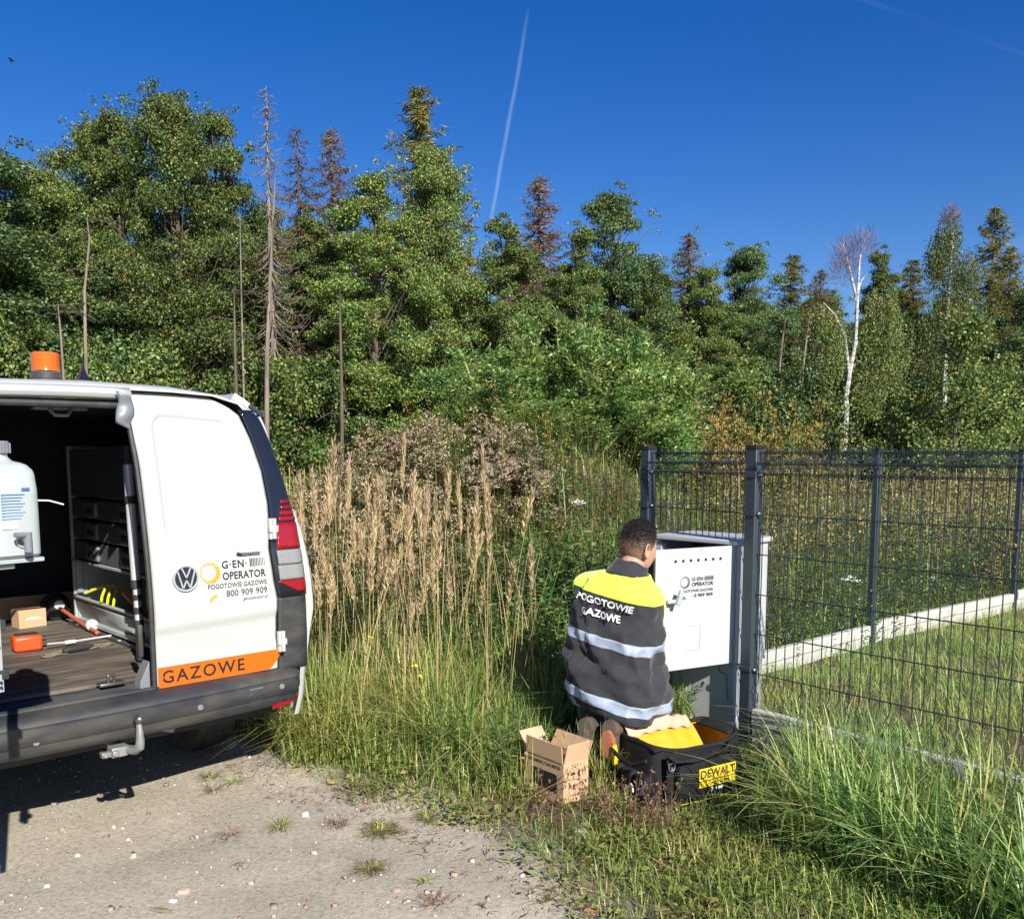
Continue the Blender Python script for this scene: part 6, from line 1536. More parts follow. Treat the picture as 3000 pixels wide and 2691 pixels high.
# young tree with big sparse pale leaves in front of the drooping birch
def sapling(label, px, yt, d_, n, R, leaf, sz):
    p = at(px, 1327, d_); z0 = tz(p.x, p.y); H = at(px, yt, d_).z - z0; root = empty('young_tree', (p.x, p.y, z0), label=label, cat='tree'); q_ = MB(); r_ = random.Random(px); tips = []
    q_.tube([(0, 0, -.1), (.05, 0, H * .5), (0, .05, H)], [.05, .035, .008], 6)
    for k in range(26):
        z = H * r_.uniform(.12, .92); a_ = r_.uniform(0, 6.28); ln = R * (1.15 - z / H) * r_.uniform(.6, 1.1); e_ = Vector((math.cos(a_) * ln, math.sin(a_) * ln, z + ln * .6)); q_.tube([(0, 0, z), e_ * .5 + Vector((0, 0, z * .5)), e_], [.02, .012, .005], 4, cap=False); tips.append((Vector((0, 0, z)), e_))
    q_.build('stems', G['bark'], root); i_ = rng.integers(len(tips), size=n); f_ = rng.random(n)[:, None] ** .7; A_ = np.array([t_[0] for t_ in tips])[i_]; B_ = np.array([t_[1] for t_ in tips])[i_]
    P = A_ * (1 - f_) + B_ * f_ + rng.normal(size=(n, 3)) * .16; V, F = leaf_quads(P, rng.normal(size=(n, 3)) + np.array([0, 0, -.5]), rng.normal(size=(n, 3)) + np.array([0, -.3, .6]), sz * rng.uniform(.6, 1.2, n), sz * .8); np_mesh('foliage', [(V, F, 0)], [leaf], root)
sapling('young yellowish tree with sparse round leaves at the right', 2790, 880, 22, 5200, 1.7, G['oak2'], .085)
sapling('lower yellow green young tree left of the drooping birch', 2680, 1120, 23, 3600, 1.5, G['oak2'], .08)
sapling('young green tree beside the foot of the white birch', 2420, 1130, 26, 4200, 1.3, G['oak'], .09)
sapling('yellow green sapling at the right edge above the fence', 2900, 1020, 25, 4600, 1.6, G['oak2'], .09)

# ---------------------------------------------------------------- big green weeds and goldenrod on the heap
def goosefoot(seed, H, R, ns, nl):
    r_ = np.random.default_rng(seed); root = empty('weed_shrub'); q_ = MB(); Ps = []; Ds = []
    for k in range(ns):
        a_ = r_.uniform(0, 6.28); ln = R * r_.uniform(.25, 1.0); h = H * r_.uniform(.65, 1.0) * (1 - .25 * ln / R); e_ = np.array([math.cos(a_) * ln, math.sin(a_) * ln, h]); m_ = e_ * .5 + np.array([0, 0, h * .12])
        q_.tube([(0, 0, -.1), tuple(m_), tuple(e_)], [.026, .019, .007], 5, cap=False)
        for j in range(20):
            t_ = r_.uniform(.22, 1); b0 = (m_ * 2 * t_ if t_ < .5 else m_ * (2 - 2 * t_) + e_ * (2 * t_ - 1)); aa = r_.uniform(0, 6.28); bl = (.42 * (1.15 - t_) + .10) * H / 2; be = b0 + np.array([math.cos(aa) * bl * .75, math.sin(aa) * bl * .75, bl * .75])
            if j % 3 == 0: q_.tube([tuple(b0), tuple(be)], [.006, .003], 4, cap=False)
            m2 = nl // (ns * 20); s_ = r_.random(m2)[:, None]; Ps.append(b0 * (1 - s_) + be * s_ + r_.normal(size=(m2, 3)) * .035); Ds.append((be - b0) / bl * .8 + r_.normal(size=(m2, 3)) * .75)
    q_.build('stalk', G['shrubstem'], root, smooth=True); P = np.concatenate(Ps); D = np.concatenate(Ds)
    V, F = leaf_quads(P, D, r_.normal(size=(len(P), 3)) + np.array([0, -.2, .9]), .065 * r_.uniform(.5, 1.3, len(P)), .024 * r_.uniform(.7, 1.3, len(P))); np_mesh('foliage', [(V, F, 0)], [G['shrub']], root); return root
PROTO['gf1'] = [goosefoot(61, 2.2, 1.0, 12, 15000), 2.2, False]; PROTO['gf2'] = [goosefoot(67, 2.2, .8, 9, 12000), 2.2, False]
def place3(key, px, ytop, d_, sw, rz, **k):
    o, H0, used = PROTO[key]
    if used: o = copy_tree(o)
    PROTO[key][2] = True; p = at(px, 1327, d_); z0 = tz(p.x, p.y) - .05; h = at(px, ytop, d_).z - z0
    o.location = (p.x, p.y, z0); o.scale = (sw, sw, h / H0); o.rotation_euler = (0, 0, rz); return tag(o, **k)
for key, px, yt, d_, sw, rz, lab in (
    ('gf1', 1440, 985, 9.9, .95, 0.2, 'leftmost bushy green weed on the earth heap'), ('gf2', 1560, 1000, 10.0, .95, 1.2, 'upright green weed beside the leftmost one on the heap'),
    ('gf1', 1660, 850, 10.4, 1.0, 2.6, 'tallest bright green weed in the middle of the heap'), ('gf2', 1760, 910, 10.1, 1.1, 3.7, 'broad green weed right of the tallest one'),
    ('gf1', 1850, 960, 10.3, 1.05, 4.4, 'dense green weed at the right shoulder of the heap'), ('gf2', 1930, 1090, 10.0, .9, 5.1, 'lowest green weed at the right end of the heap'),
    ('gf2', 1500, 1120, 9.4, .8, 0.9, 'short green weed low in front on the heap'), ('gf1', 1720, 1110, 9.5, .85, 5.6, 'short green weed in front of the tallest weed')):
    place3(key, px, yt, d_, sw, rz, label=lab, cat='weed', group='tall green weeds on the earth heap')
def golden(seed, ns, H, R):
    r_ = np.random.default_rng(seed); root = empty('goldenrod'); P = np.column_stack([r_.normal(size=ns) * R * .5, r_.normal(size=ns) * R * .4, np.zeros(ns)]); Hh = H * r_.uniform(.62, 1.0, ns); le = r_.uniform(.02, .18, ns); az = r_.uniform(0, 6.28, ns)
    b1 = blades(P, Hh, .010, le, az, 2, tip=.6); b2 = blades(P, Hh, .010, le, az, 2, face=az, tip=.6)
    np_mesh('stems', [(b1[0], b1[1], 0), (b2[0], b2[1], 0)], [G['goldleaf']], root)
    l1 = stems_leaves(P, Hh, le, az, 60, .10, .017, .1, .9, .35); np_mesh('foliage', [(l1[0], l1[1], 0)], [G['goldleaf']], root)
    h1 = plumes(P, Hh, le, az, 9, 14, .16, .030, .72, .35); np_mesh('flower_heads', [(h1[0], h1[1], 0)], [G['gold']], root); return root
PROTO['gr'] = [golden(71, 42, 1.7, 1.0), 1.75, False]
for px, yt, d_, sw, rz, lab in ((1950, 1120, 11.2, .95, .3, 'leafy goldenrod clump right behind the first fence post'), (2160, 1125, 11.6, 1.0, 1.9, 'tall yellow goldenrod clump behind the corner post'), (2085, 1200, 11.0, .8, 3.0, 'small goldenrod clump between the two taller ones'), (2330, 1215, 11.8, .85, 4.1, 'rightmost yellow goldenrod clump above the fence')):
    place3('gr', px, yt, d_, sw, rz, label=lab, cat='goldenrod', group='yellow goldenrod clumps')

# ---------------------------------------------------------------- stuff: ground cover
def stuff(name, batches, mats): o = np_mesh(name, batches, mats); tag(o, kind='stuff'); return o
def side(ax, ay, bx_, by_):     # >0 left of the line a->b
    return lambda x, y: (bx_ - ax) * (y - ay) - (by_ - ay) * (x - ax)
front_line = side(P1.x, P1.y, P0.x, P0.y)       # >0: behind the front fence
back_line = side(P1.x, P1.y, P4.x, P4.y)        # >0: behind the rear fence
vC = VO + VF * 2.2
def in_van(x, y, pad=.0):
    dx, dy = x - VO.x, y - VO.y; a_ = dx * VU.x + dy * VU.y; b_ = dx * VF.x + dy * VF.y
    return (np.abs(a_) < .95 + pad) & (b_ > -.15 - pad) & (b_ < 4.5)
def in_box(x, y, o, L, Wd, pad=.0):
    c_, s_ = math.cos(o.rotation_euler.z), math.sin(o.rotation_euler.z); dx, dy = x - o.location.x, y - o.location.y; a_ = dx * c_ + dy * s_; b_ = -dx * s_ + dy * c_
    return (a_ > -pad) & (a_ < L + pad) & (b_ > -pad) & (b_ < Wd + pad)
class bg_front: pass
bg_front.rotation_euler = bg_.rotation_euler; BOXC = bx.location + Vector((.0, .05, 0)); bg_front.location = bg_.location + Vector((.34 * math.sin(math.radians(32)), -.34 * math.cos(math.radians(32)), 0))
def solid(x, y, front=True):
    return in_van(x, y) | (in_box(x, y, bg_front, .68, .34) & front) | in_box(x, y, cab, CWD, CD, .01) | in_box(x, y, bg_, BL, BD, .06) | in_box(x, y, bx, WB, LB, .01) | (np.hypot(x - .50, y - 4.42) < .34) | ((np.hypot(x - .95, y - 4.42) < .40) & front) | ((np.hypot(x - .22, y - 3.82) < .16) & (rng.random(np.shape(x)) < .8))
G1 = lambda x, y: gdist(x, y)
# 1 dead goldenrod colony on the front of the heap
def mk(n, fn, box): return scatter(n, fn, box)
P = mk(620, lambda x, y: (1.0 * (((x + .95) / 1.45) ** 2 + ((y - 8.0) / 1.15) ** 2 < 1)) * .9, (-2.6, .6, 6.8, 9.4)); n = len(P)
H = np.interp(P[:, 0], [-2.4, -1.2, -.3, .5], [.80, .80, .55, .40]) * rng.uniform(.72, 1.08, n); le = rng.uniform(.02, .30, n); az = rng.uniform(0, 6.28, n)
b1 = blades(P, H, .008, le, az, 2, tip=.5); l1 = stems_leaves(P, H, le, az, 26, .075, .013, .15, .85, -.1); h1 = plumes(P, H, le, az, 5, 13, .11, .020, .78, .55)
stuff('dead_goldenrod', [(b1[0], b1[1], 1), (l1[0], l1[1], 1), (h1[0], h1[1], 0)], [G['fluff'], G['deadleaf']])
P = mk(260, lambda x, y: 1.0 * (((x + 1.0) / 1.6) ** 2 + ((y - 8.1) / 1.3) ** 2 < 1), (-2.8, .7, 6.6, 9.6)); n = len(P); H = rng.uniform(.5, .95, n) * .85; le = rng.uniform(.02, .3, n); az = rng.uniform(0, 6.28, n)
b1 = blades(P, H, .008, le, az, 2, tip=.5); l1 = stems_leaves(P, H, le, az, 46, .075, .013, .15, 1.0, .3); h1 = plumes(P[:90], H[:90], le[:90], az[:90], 6, 10, .10, .018, .75, .4)
stuff('green_goldenrod', [(b1[0], b1[1], 0), (l1[0], l1[1], 0), (h1[0], h1[1], 1)], [G['goldleaf'], G['gold']])
P = mk(700, lambda x, y: 1.0 * (terr(x, y) < .5) * (~solid(x, y)), (-2.9, .2, 5.7, 7.6)); n = len(P); H = rng.uniform(.45, 1.0, n); le = rng.uniform(.02, .3, n); az = rng.uniform(0, 6.28, n); l1 = stems_leaves(P, H, le, az, 34, .075, .018, .1, 1.0, .2); b1 = blades(P, H, .0035, le, az, 2, tip=.5); l2 = stems_leaves(P, H, le, az, 16, .07, .014, .1, .9, -.2)
stuff('dark_undergrowth', [(l1[0], l1[1], 0), (b1[0], b1[1], 1), (l2[0], l2[1], 1)], [G['nettle'], G['deadleaf']])
# 2 mixed leafy weeds: dark green nettle-like plants left of the fence and under the heap
P = mk(430, lambda x, y: 1.0 * ((front_line(x, y) < -.05) | (back_line(x, y) > .1)) * (~solid(x, y)) * np.clip(1.25 - np.hypot((x - .45) / .85, (y - 6.3) / 1.3), 0, 1), (-.6, 1.3, 5.0, 7.9)); n = len(P)
H = rng.uniform(.45, 1.05, n) * np.interp(P[:, 1], [5.0, 6, 7.5], [.75, 1.0, .95]); le = rng.uniform(.02, .3, n); az = rng.uniform(0, 6.28, n)
b1 = blades(P, H, .009, le, az, 2, tip=.5); l1 = stems_leaves(P, H, le, az, 64, .085, .024, .12, 1.0, .35)
stuff('nettles', [(b1[0], b1[1], 0), (l1[0], l1[1], 0)], [G['nettle']])
P = mk(520, lambda x, y: 1.0 * (back_line(x, y) > .05) + .8 * ((front_line(x, y) < -.1) & (x < 1.0)), (.1, 2.2, 6.2, 9.0)); n = len(P)
H = rng.uniform(.4, .95, n); le = rng.uniform(.02, .35, n); az = rng.uniform(0, 6.28, n); l1 = stems_leaves(P, H, le, az, 46, .045, .012, .1, 1.0, .2); l2 = stems_leaves(P, H, le, az, 14, .05, .012, .1, 1.0, .2); b1 = blades(P, H, .006, le, az, 2, tip=.5)
stuff('tangled_weeds', [(l1[0], l1[1], 0), (l2[0], l2[1], 1), (b1[0], b1[1], 1)], [G['nettle'], G['deadleaf']])
# 3 weeds and grass clothing the whole heap
P = mk(5200, lambda x, y: 1.0 * (terr(x, y) > .22), (-3.2, 3.0, 6.6, 12.0)); n = len(P); H = rng.uniform(.10, .42, n); az = rng.uniform(0, 6.28, n); le = rng.uniform(.1, .8, n)
b1 = blades(P, H, .010, le, az, 3); l1 = stems_leaves(P, H, le, az, 5, .05, .016, .2, 1, .3); stuff('heap_grass', [(b1[0], b1[1], 0), (l1[0], l1[1], 1)], [G['grass_y'], G['nettle']])
# 4 verge: thick yellowing tall grass between the van and the heap
def verge(x, y):
    g_ = G1(x, y).reshape(x.shape); return np.clip((g_ - .12) / .35, 0, 1) * (~solid(x, y)) * ((front_line(x, y) < -.06) | (y > 7.6)) * (terr(x, y) < .7) * (y > 3.95)
P = mk(26000, lambda x, y: verge(x, y) * np.interp(y, [4, 7.2, 9], [1, .8, .3]), (-3.6, 1.1, 4.0, 8.6)); n = len(P)
g_ = G1(P[:, 0], P[:, 1]); H = np.interp(g_, [0, .3, .8, 1.6], [.10, .20, .36, .50]) * rng.uniform(.5, 1.25, n) * (1 + .25 * fbm(P[:, 0], P[:, 1], 1.8)); az = rng.uniform(0, 6.28, n); le = rng.uniform(.05, .75, n) ** 1.1
b1 = blades(P, H, rng.uniform(.003, .0075, n), le, az, 4, droop=.5); stuff('verge_grass', [(b1[0], b1[1], 0)], [G['grass_y']])
P = mk(11000, lambda x, y: verge(x, y), (-3.4, 1.1, 4.0, 7.4)); n = len(P); g_ = G1(P[:, 0], P[:, 1])
H = np.interp(g_, [0, .3, .8, 1.6], [.08, .18, .38, .55]) * rng.uniform(.5, 1.3, n); az = rng.uniform(0, 6.28, n); le = rng.uniform(.1, .9, n)
b1 = blades(P, H, rng.uniform(.004, .009, n), le, az, 4, droop=.55); stuff('green_verge_grass', [(b1[0], b1[1], 0)], [G['grass']])
# arching grass tufts beside the man
PT = np.concatenate([np.column_stack([rng.uniform(-1.1, .1, 26), rng.uniform(4.5, 5.9, 26)]), np.array([(-.05, 5.0), (.12, 5.3), (-.25, 5.2), (.18, 4.95), (-.45, 4.9), (.0, 5.6), (-.6, 5.3), (.25, 5.7)])]); P = np.repeat(PT, 90, 0) + rng.normal(size=(len(PT) * 90, 2)) * .045; P = np.column_stack([P, terr(P[:, 0], P[:, 1])]); n = len(P)
b1 = blades(P, rng.uniform(.30, .70, n), rng.uniform(.005, .010, n), rng.uniform(.15, 1.1, n), rng.uniform(0, 6.28, n), 5, droop=.6); stuff('arching_grass', [(b1[0], b1[1], 0)], [G['grass_y']])
P = mk(300, lambda x, y: verge(x, y), (-2.6, 1.0, 4.0, 6.6)); n = len(P); H = rng.uniform(.12, .42, n); le = rng.uniform(.05, .6, n); az = rng.uniform(0, 6.28, n); l1 = stems_leaves(P, H, le, az, 26, .06, .017, .1, 1.0, .35); b1 = blades(P, H, .004, le, az, 2, tip=.5)
l2 = stems_leaves(P[::3], H[::3] * 1.1, le[::3], az[::3], 22, .05, .008, .1, 1.0, 0); stuff('verge_weeds', [(l1[0], l1[1], 0), (b1[0], b1[1], 0), (l2[0], l2[1], 1)], [G['nettle'], G['litter']])
P = mk(900, lambda x, y: verge(x, y), (-2.8, 1.0, 4.0, 6.8)); n = len(P); b1 = blades(P, rng.uniform(.12, .40, n), rng.uniform(.004, .008, n), rng.uniform(.8, 2.4, n), rng.uniform(0, 6.28, n), 4, droop=.25); stuff('bent_dry_blades', [(b1[0], b1[1], 0)], [G['straw']])
# thin straw stems through the verge
P = mk(200, lambda x, y: verge(x, y) * (G1(x, y).reshape(x.shape) > .45) * (x < .2), (-2.4, .3, 4.7, 7.2)); n = len(P); az = rng.uniform(0, 6.28, n); le = rng.uniform(.0, .22, n); H = rng.uniform(.6, 1.12, n)
b1 = blades(P, H, .0048, le, az, 3, tip=.5); b2 = blades(P, H, .0048, le, az, 3, face=az, tip=.5); stuff('straw_stems', [(b1[0], b1[1], 0), (b2[0], b2[1], 0)], [G['straw']])
# 5 low weeds, litter and short grass along the gravel edge
def low(x, y): g_ = G1(x, y).reshape(x.shape) + .22 * fbm(x, y, 3.0); return np.clip((g_ + .10) / .35, 0, 1) * (~solid(x, y, False)) * (front_line(x, y) < .0)
P = mk(24000, lambda x, y: low(x, y), (-2.6, 2.3, 2.2, 5.2)); n = len(P); az = rng.uniform(0, 6.28, n)
b1 = blades(P, rng.uniform(.02, .13, n) * (.5 + .5 * np.clip(G1(P[:, 0], P[:, 1]) / .5, 0, 1)), rng.uniform(.003, .006, n), rng.uniform(.1, 1.3, n), az, 2); stuff('short_grass', [(b1[0], b1[1], 0)], [G['grass']])
P = mk(13000, lambda x, y: low(x, y) * np.clip(.5 + fbm(x, y, 4, 3, 7), 0, 1), (-2.4, 2.2, 2.2, 5.2)); n = len(P); P[:, 2] += rng.uniform(.002, .05, n); a_ = rng.uniform(0, 6.28, n)
V, F = leaf_quads(P, np.stack([np.cos(a_), np.sin(a_), rng.uniform(-.1, .5, n)], 1), rng.normal(size=(n, 3)) * .4 + np.array([0, 0, 1]), rng.uniform(.012, .045, n), rng.uniform(.008, .022, n)); stuff('low_weeds', [(V, F, 0)], [G['clover']])
P = mk(15000, lambda x, y: np.clip(low(x, y) + .25 * (np.abs(G1(x, y).reshape(x.shape)) < .3), 0, 1) * np.clip(.55 + fbm(x, y, 5, 3, 1), 0, 1), (-2.4, 2.3, 2.2, 5.2)); n = len(P); P[:, 2] += rng.uniform(.001, .02, n)
a_ = rng.uniform(0, 6.28, n); V, F = leaf_quads(P, np.stack([np.cos(a_), np.sin(a_), rng.uniform(-.1, .35, n)], 1), rng.normal(size=(n, 3)) * .5 + np.array([0, 0, 1]), rng.uniform(.015, .07, n), rng.uniform(.002, .006, n)); stuff('dry_litter', [(V, F, 0)], [G['litter']])
# 6 long green grass in front of the fence, right foreground
def fore(x, y):
    f_ = -front_line(x, y) / 2.4; g_ = G1(x, y).reshape(x.shape)
    return np.clip((g_ - .35 - .55 * np.clip((3.75 - y) * .0, 0, 1)) / .4, 0, 1) * (f_ > .015) * (f_ < 1.15) * (~solid(x, y)) * np.clip((x - .62 + .28 * (y - 3.2)) / .25, 0, 1)
P = mk(6500, fore, (.45, 2.7, 2.0, 4.9)); n = len(P); az = rng.uniform(0, 6.28, n); az = 5.0 * fbm(P[:, 0], P[:, 1], 3.5, 3, 4) + rng.normal(0, .9, n) + 2.6
H = rng.uniform(.22, .60, n) * np.interp(P[:, 1], [2.2, 3.5, 4.6], [.85, 1.0, .8]); le = rng.uniform(.05, 1.05, n)
b1 = blades(P, H, rng.uniform(.006, .015, n), le, az, 6, droop=.5); stuff('long_grass', [(b1[0], b1[1], 0)], [G['grass_b']])
P = mk(7000, fore, (.45, 2.7, 2.0, 4.9)); n = len(P); b1 = blades(P, rng.uniform(.08, .26, n), rng.uniform(.004, .008, n), rng.uniform(.2, 1.2, n), rng.uniform(0, 6.28, n), 3); stuff('grass_undergrowth', [(b1[0], b1[1], 0)], [G['grass']])
P = mk(900, fore, (.5, 2.7, 2.0, 4.9)); n = len(P); b1 = blades(P, rng.uniform(.1, .34, n), .004, rng.uniform(.1, 1.0, n), rng.uniform(0, 6.28, n), 3); stuff('dry_grass', [(b1[0], b1[1], 0)], [G['straw']])
# 7 short grass inside the fence corner
def inner(x, y): return 1.0 * (front_line(x, y) > .06) * (back_line(x, y) < -.08) * (~solid(x, y))
P = mk(44000, lambda x, y: inner(x, y) * np.clip(.75 + .8 * fbm(x, y, 3.2, 3, 3), .05, 1), (.7, 6.5, 3.0, 8.8)); n = len(P)
b1 = blades(P, rng.uniform(.03, .15, n), rng.uniform(.003, .006, n), rng.uniform(.1, 1.1, n), rng.uniform(0, 6.28, n), 2); stuff('lawn_grass', [(b1[0], b1[1], 0)], [G['lawn']])
P = mk(4500, inner, (.7, 6.5, 3.0, 8.8)); n = len(P); P[:, 2] += rng.uniform(.002, .03, n); a_ = rng.uniform(0, 6.28, n); V, F = leaf_quads(P, np.stack([np.cos(a_), np.sin(a_), rng.uniform(-.1, .4, n)], 1), rng.normal(size=(n, 3)) * .5 + np.array([0, 0, 1]), rng.uniform(.015, .07, n), rng.uniform(.003, .012, n)); stuff('lawn_litter', [(V, F, 0)], [G['litter']])
# 8 field behind the rear fence: green grass in front, brown weeds and straw further off
def field(x, y): return 1.0 * (back_line(x, y) > .12) * (terr(x, y) < .6)
P = mk(18000, lambda x, y: field(x, y) * np.interp(y, [6, 11, 14], [1, .8, .2]), (1.0, 9.5, 5.8, 14)); n = len(P); dist = back_line(P[:, 0], P[:, 1]) / 4.4
H = np.interp(dist, [0, 1.2, 3, 6], [.16, .30, .42, .5]) * rng.uniform(.5, 1.3, n); b1 = blades(P, H, rng.uniform(.005, .010, n), rng.uniform(.05, .8, n), rng.uniform(0, 6.28, n), 3); stuff('field_grass', [(b1[0], b1[1], 0)], [G['grass']])
P = mk(900, lambda x, y: field(x, y) * np.interp(y, [6, 9, 12], [1, .6, 0]), (1.0, 8, 5.9, 12)); n = len(P); H = rng.uniform(.12, .45, n); le = rng.uniform(.02, .3, n); az = rng.uniform(0, 6.28, n); l1 = stems_leaves(P, H, le, az, 22, .07, .022, .05, 1, .4); stuff('field_leafy_weeds', [(l1[0], l1[1], 0)], [G['nettle']])
P = mk(1100, lambda x, y: field(x, y) * np.clip(.6 + fbm(x, y, .8, 3, 9), 0, 1), (.8, 13, 8.6, 17)); n = len(P); H = rng.uniform(.55, 1.15, n) * np.interp(P[:, 1], [8.6, 11, 16], [.7, .95, 1.15]); le = rng.uniform(.02, .2, n); az = rng.uniform(0, 6.28, n)
b1 = blades(P, H, .005, le, az, 2, tip=.5); l1 = stems_leaves(P, H, le, az, 26, .09, .018, .15, .95, .1); h1 = plumes(P, H, le, az, 5, 7, .12, .035, .72, .4); stuff('brown_field_weeds', [(b1[0], b1[1], 0), (l1[0], l1[1], 0), (h1[0], h1[1], 0)], [G['field'], G['deadleaf']])
P = mk(800, lambda x, y: field(x, y) * np.clip(.35 + fbm(x, y, 1.1, 3, 4), 0, 1), (.8, 13, 9.0, 16)); n = len(P); b1 = blades(P, rng.uniform(.5, 1.2, n), .009, rng.uniform(0, .3, n), rng.uniform(0, 6.28, n), 3, tip=.3); stuff('field_straw', [(b1[0], b1[1], 0)], [G['straw']])
P = mk(5200, lambda x, y: 1.0 * (terr(x, y) < .6), (-14, 32, 15, 27)); n = len(P); H = rng.uniform(.6, 1.35, n); le = rng.uniform(0, .2, n); az = rng.uniform(0, 6.28, n)
b1 = blades(P, H, .03, le, az, 2, tip=.4); l1 = stems_leaves(P, H, le, az, 9, .16, .045, .3, 1, .2); stuff('far_field_weeds', [(b1[0], b1[1], 0), (l1[0], l1[1], 0)], [G['field']])
P = mk(1300, lambda x, y: field(x, y) * np.clip(.5 - fbm(x, y, .9, 3, 9), 0, 1), (.8, 12, 7.6, 14)); n = len(P); H = rng.uniform(.5, 1.0, n); le = rng.uniform(.02, .25, n); az = rng.uniform(0, 6.28, n); l1 = stems_leaves(P, H, le, az, 36, .085, .020, .1, 1, .3)
stuff('green_field_weeds', [(l1[0], l1[1], 0)], [G['nettle']])
# yarrow and small yellow flowers
def flowers(name, pts_, m_, r_, n_, stem): 
    Ps = []; q_ = []
    for (x, y, z) in pts_:
        a_ = rng.uniform(0, 6.28, n_); rr_ = r_ * np.sqrt(rng.random(n_)); Ps.append(np.column_stack([x + rr_ * np.cos(a_), y + rr_ * np.sin(a_), z + rng.normal(size=n_) * .004]))
    P = np.concatenate(Ps); V, F = leaf_quads(P, rng.normal(size=(len(P), 3)) * np.array([1, 1, .1]), np.tile(np.array([0, -.4, 1.0]), (len(P), 1)), .018, .016); B = np.array([(x, y, tz(x, y)) for x, y, z in pts_]); H_ = np.array([z - tz(x, y) for x, y, z in pts_])
    b_ = blades(B, H_, .004, np.zeros(len(B)), np.zeros(len(B)), 1, tip=.8); stuff(name, [(V, F, 0), (b_[0], b_[1], 1)], [m_, G['grass']])
flowers('yarrow_flowers', [tuple(at(x, y, d_)) for x, y, d_ in ((2495, 1690, 7.6), (2510, 1700, 7.7), (2480, 1697, 7.5), (2735, 1690, 9.0), (2750, 1700, 9.1), (2722, 1694, 8.9), (1695, 1468, 6.4), (1702, 1474, 6.4))], G['umbel'], .035, 26, 1)
flowers('yellow_flowers', [tuple(at(x, y, d_)) for x, y, d_ in ((1090, 1870, 4.9), (1210, 1950, 4.7), (1238, 1978, 4.6), (1592, 1415, 6.6), (1600, 1425, 6.6))], G['yflower'], .010, 4, 1)

# ---------------------------------------------------------------- reed stalks with plumes
RM = []
for k in range(6):
    r_ = np.random.default_rng(80 + k); le = np.array([(.02, .06, .10, .16, .24, .05)[k]]); az = np.array([0.0]); P = np.zeros((1, 3)); H = np.array([1.0])
    b1 = blades(P, H, .0042, le, az, 6, tip=.4); b2 = blades(P, H, .0042, le, az, 6, face=az, tip=.4); s_ = np_mesh('reed_stalk', [(b1[0], b1[1], 0), (b2[0], b2[1], 0)], [G['straw']])
    n = 150; t_ = .76 + .245 * r_.random(n); B = stem_pt(np.zeros((n, 3)), np.ones(n), np.full(n, le[0]), np.zeros(n), t_); wd = .021 * np.sin(np.clip((t_ - .745) / .26, 0, 1) * math.pi) ** .7 + .002; a_ = r_.uniform(0, 6.28, n)
    B = B + np.stack([np.cos(a_), np.sin(a_), np.zeros(n)], 1) * (wd * r_.random(n))[:, None] * .7; D = np.stack([np.cos(a_) * .45, np.sin(a_) * .45, np.ones(n)], 1); V, F = leaf_quads(B, D, r_.normal(size=(n, 3)), .036 * r_.uniform(.6, 1.3, n), .0065, .2)
    p_ = np_mesh('plume', [(V, F, 0)], [G['plume']], s_); RM.append([s_, False])
rr = random.Random(21); spots = [(985, 1290), (1010, 1335), (940, 1360), (905, 1400), (960, 1370), (1000, 1420), (1100, 1400), (1090, 1450), (1165, 1395), (1195, 1400), (1225, 1380), (1230, 1430), (1155, 1445), (1295, 1375), (1425, 1290), (1420, 1400), (1475, 1390), (1370, 1400), (1380, 1440), (870, 1430), (1260, 1370), (1270, 1480), (1340, 1530), (1555, 1590), (1050, 1500), (1065, 1600), (1200, 1480), (930, 1470), (885, 1520), (1180, 1270)]
while len(spots) < 66: spots.append((rr.triangular(862, 1500, 930), rr.uniform(1360, 1720)))
for k, (x, y) in enumerate(spots):
    s_, used = RM[k % 6]
    o = s_ if not used else copy_tree(s_); RM[k % 6][1] = True
    d_ = rr.uniform(5.3, 6.3) if y < 1480 else rr.uniform(4.9, 5.8)
    if x < 1000: d_ = rr.uniform(5.6, 6.7) 
    if y > 1550: d_ = rr.uniform(4.75, 5.3)
    p = at(x, y, d_); dx = rr.uniform(-.10, .10); bx0 = p.x + dx * .3; z0 = tz(bx0, d_); h = p.z - z0
    o.location = (bx0, d_, z0); sc_ = rr.uniform(.65, 1.05); o.scale = (sc_, sc_, h); o.rotation_euler = (0, 0, rr.uniform(0, 6.28)); o.name = 'reed_stalk'
    tag(o, label='tall dry straw coloured grass stalk with feathery plume beside the van', cat='grass stalk', group='dry plumed grass stalks')
relabel('dry plumed grass stalks', 'tall dry grass stalk with feathery plume, %s to the right of the van')
# sprawling dry stems in front of the bag, and brown seed stems
P = np.array([gz(x, y) for x, y in ((1790, 2440), (1830, 2450), (1860, 2460), (1900, 2470), (1930, 2470), (1875, 2440), (1760, 2420), (1730, 2400), (1640, 2400), (1560, 2400), (1955, 2470), (1840, 2480), (1905, 2440))]); P = np.repeat(P, 12, 0) + rng.normal(size=(len(P) * 12, 3)) * np.array([.035, .03, 0]); n = len(P); H = rng.uniform(.10, .30, n); le = rng.uniform(.1, .8, n); az = rng.uniform(0, 6.28, n)
b1 = blades(P, H, .0025, le, az, 4, tip=.6); b2 = blades(P, H, .0025, le, az, 4, face=az, tip=.6); h1 = plumes(P, H, le, az, 1, 5, .015, .011, .9, .1)
stuff('seed_stems', [(b1[0], b1[1], 0), (b2[0], b2[1], 0), (h1[0], h1[1], 0)], [G['litter']])

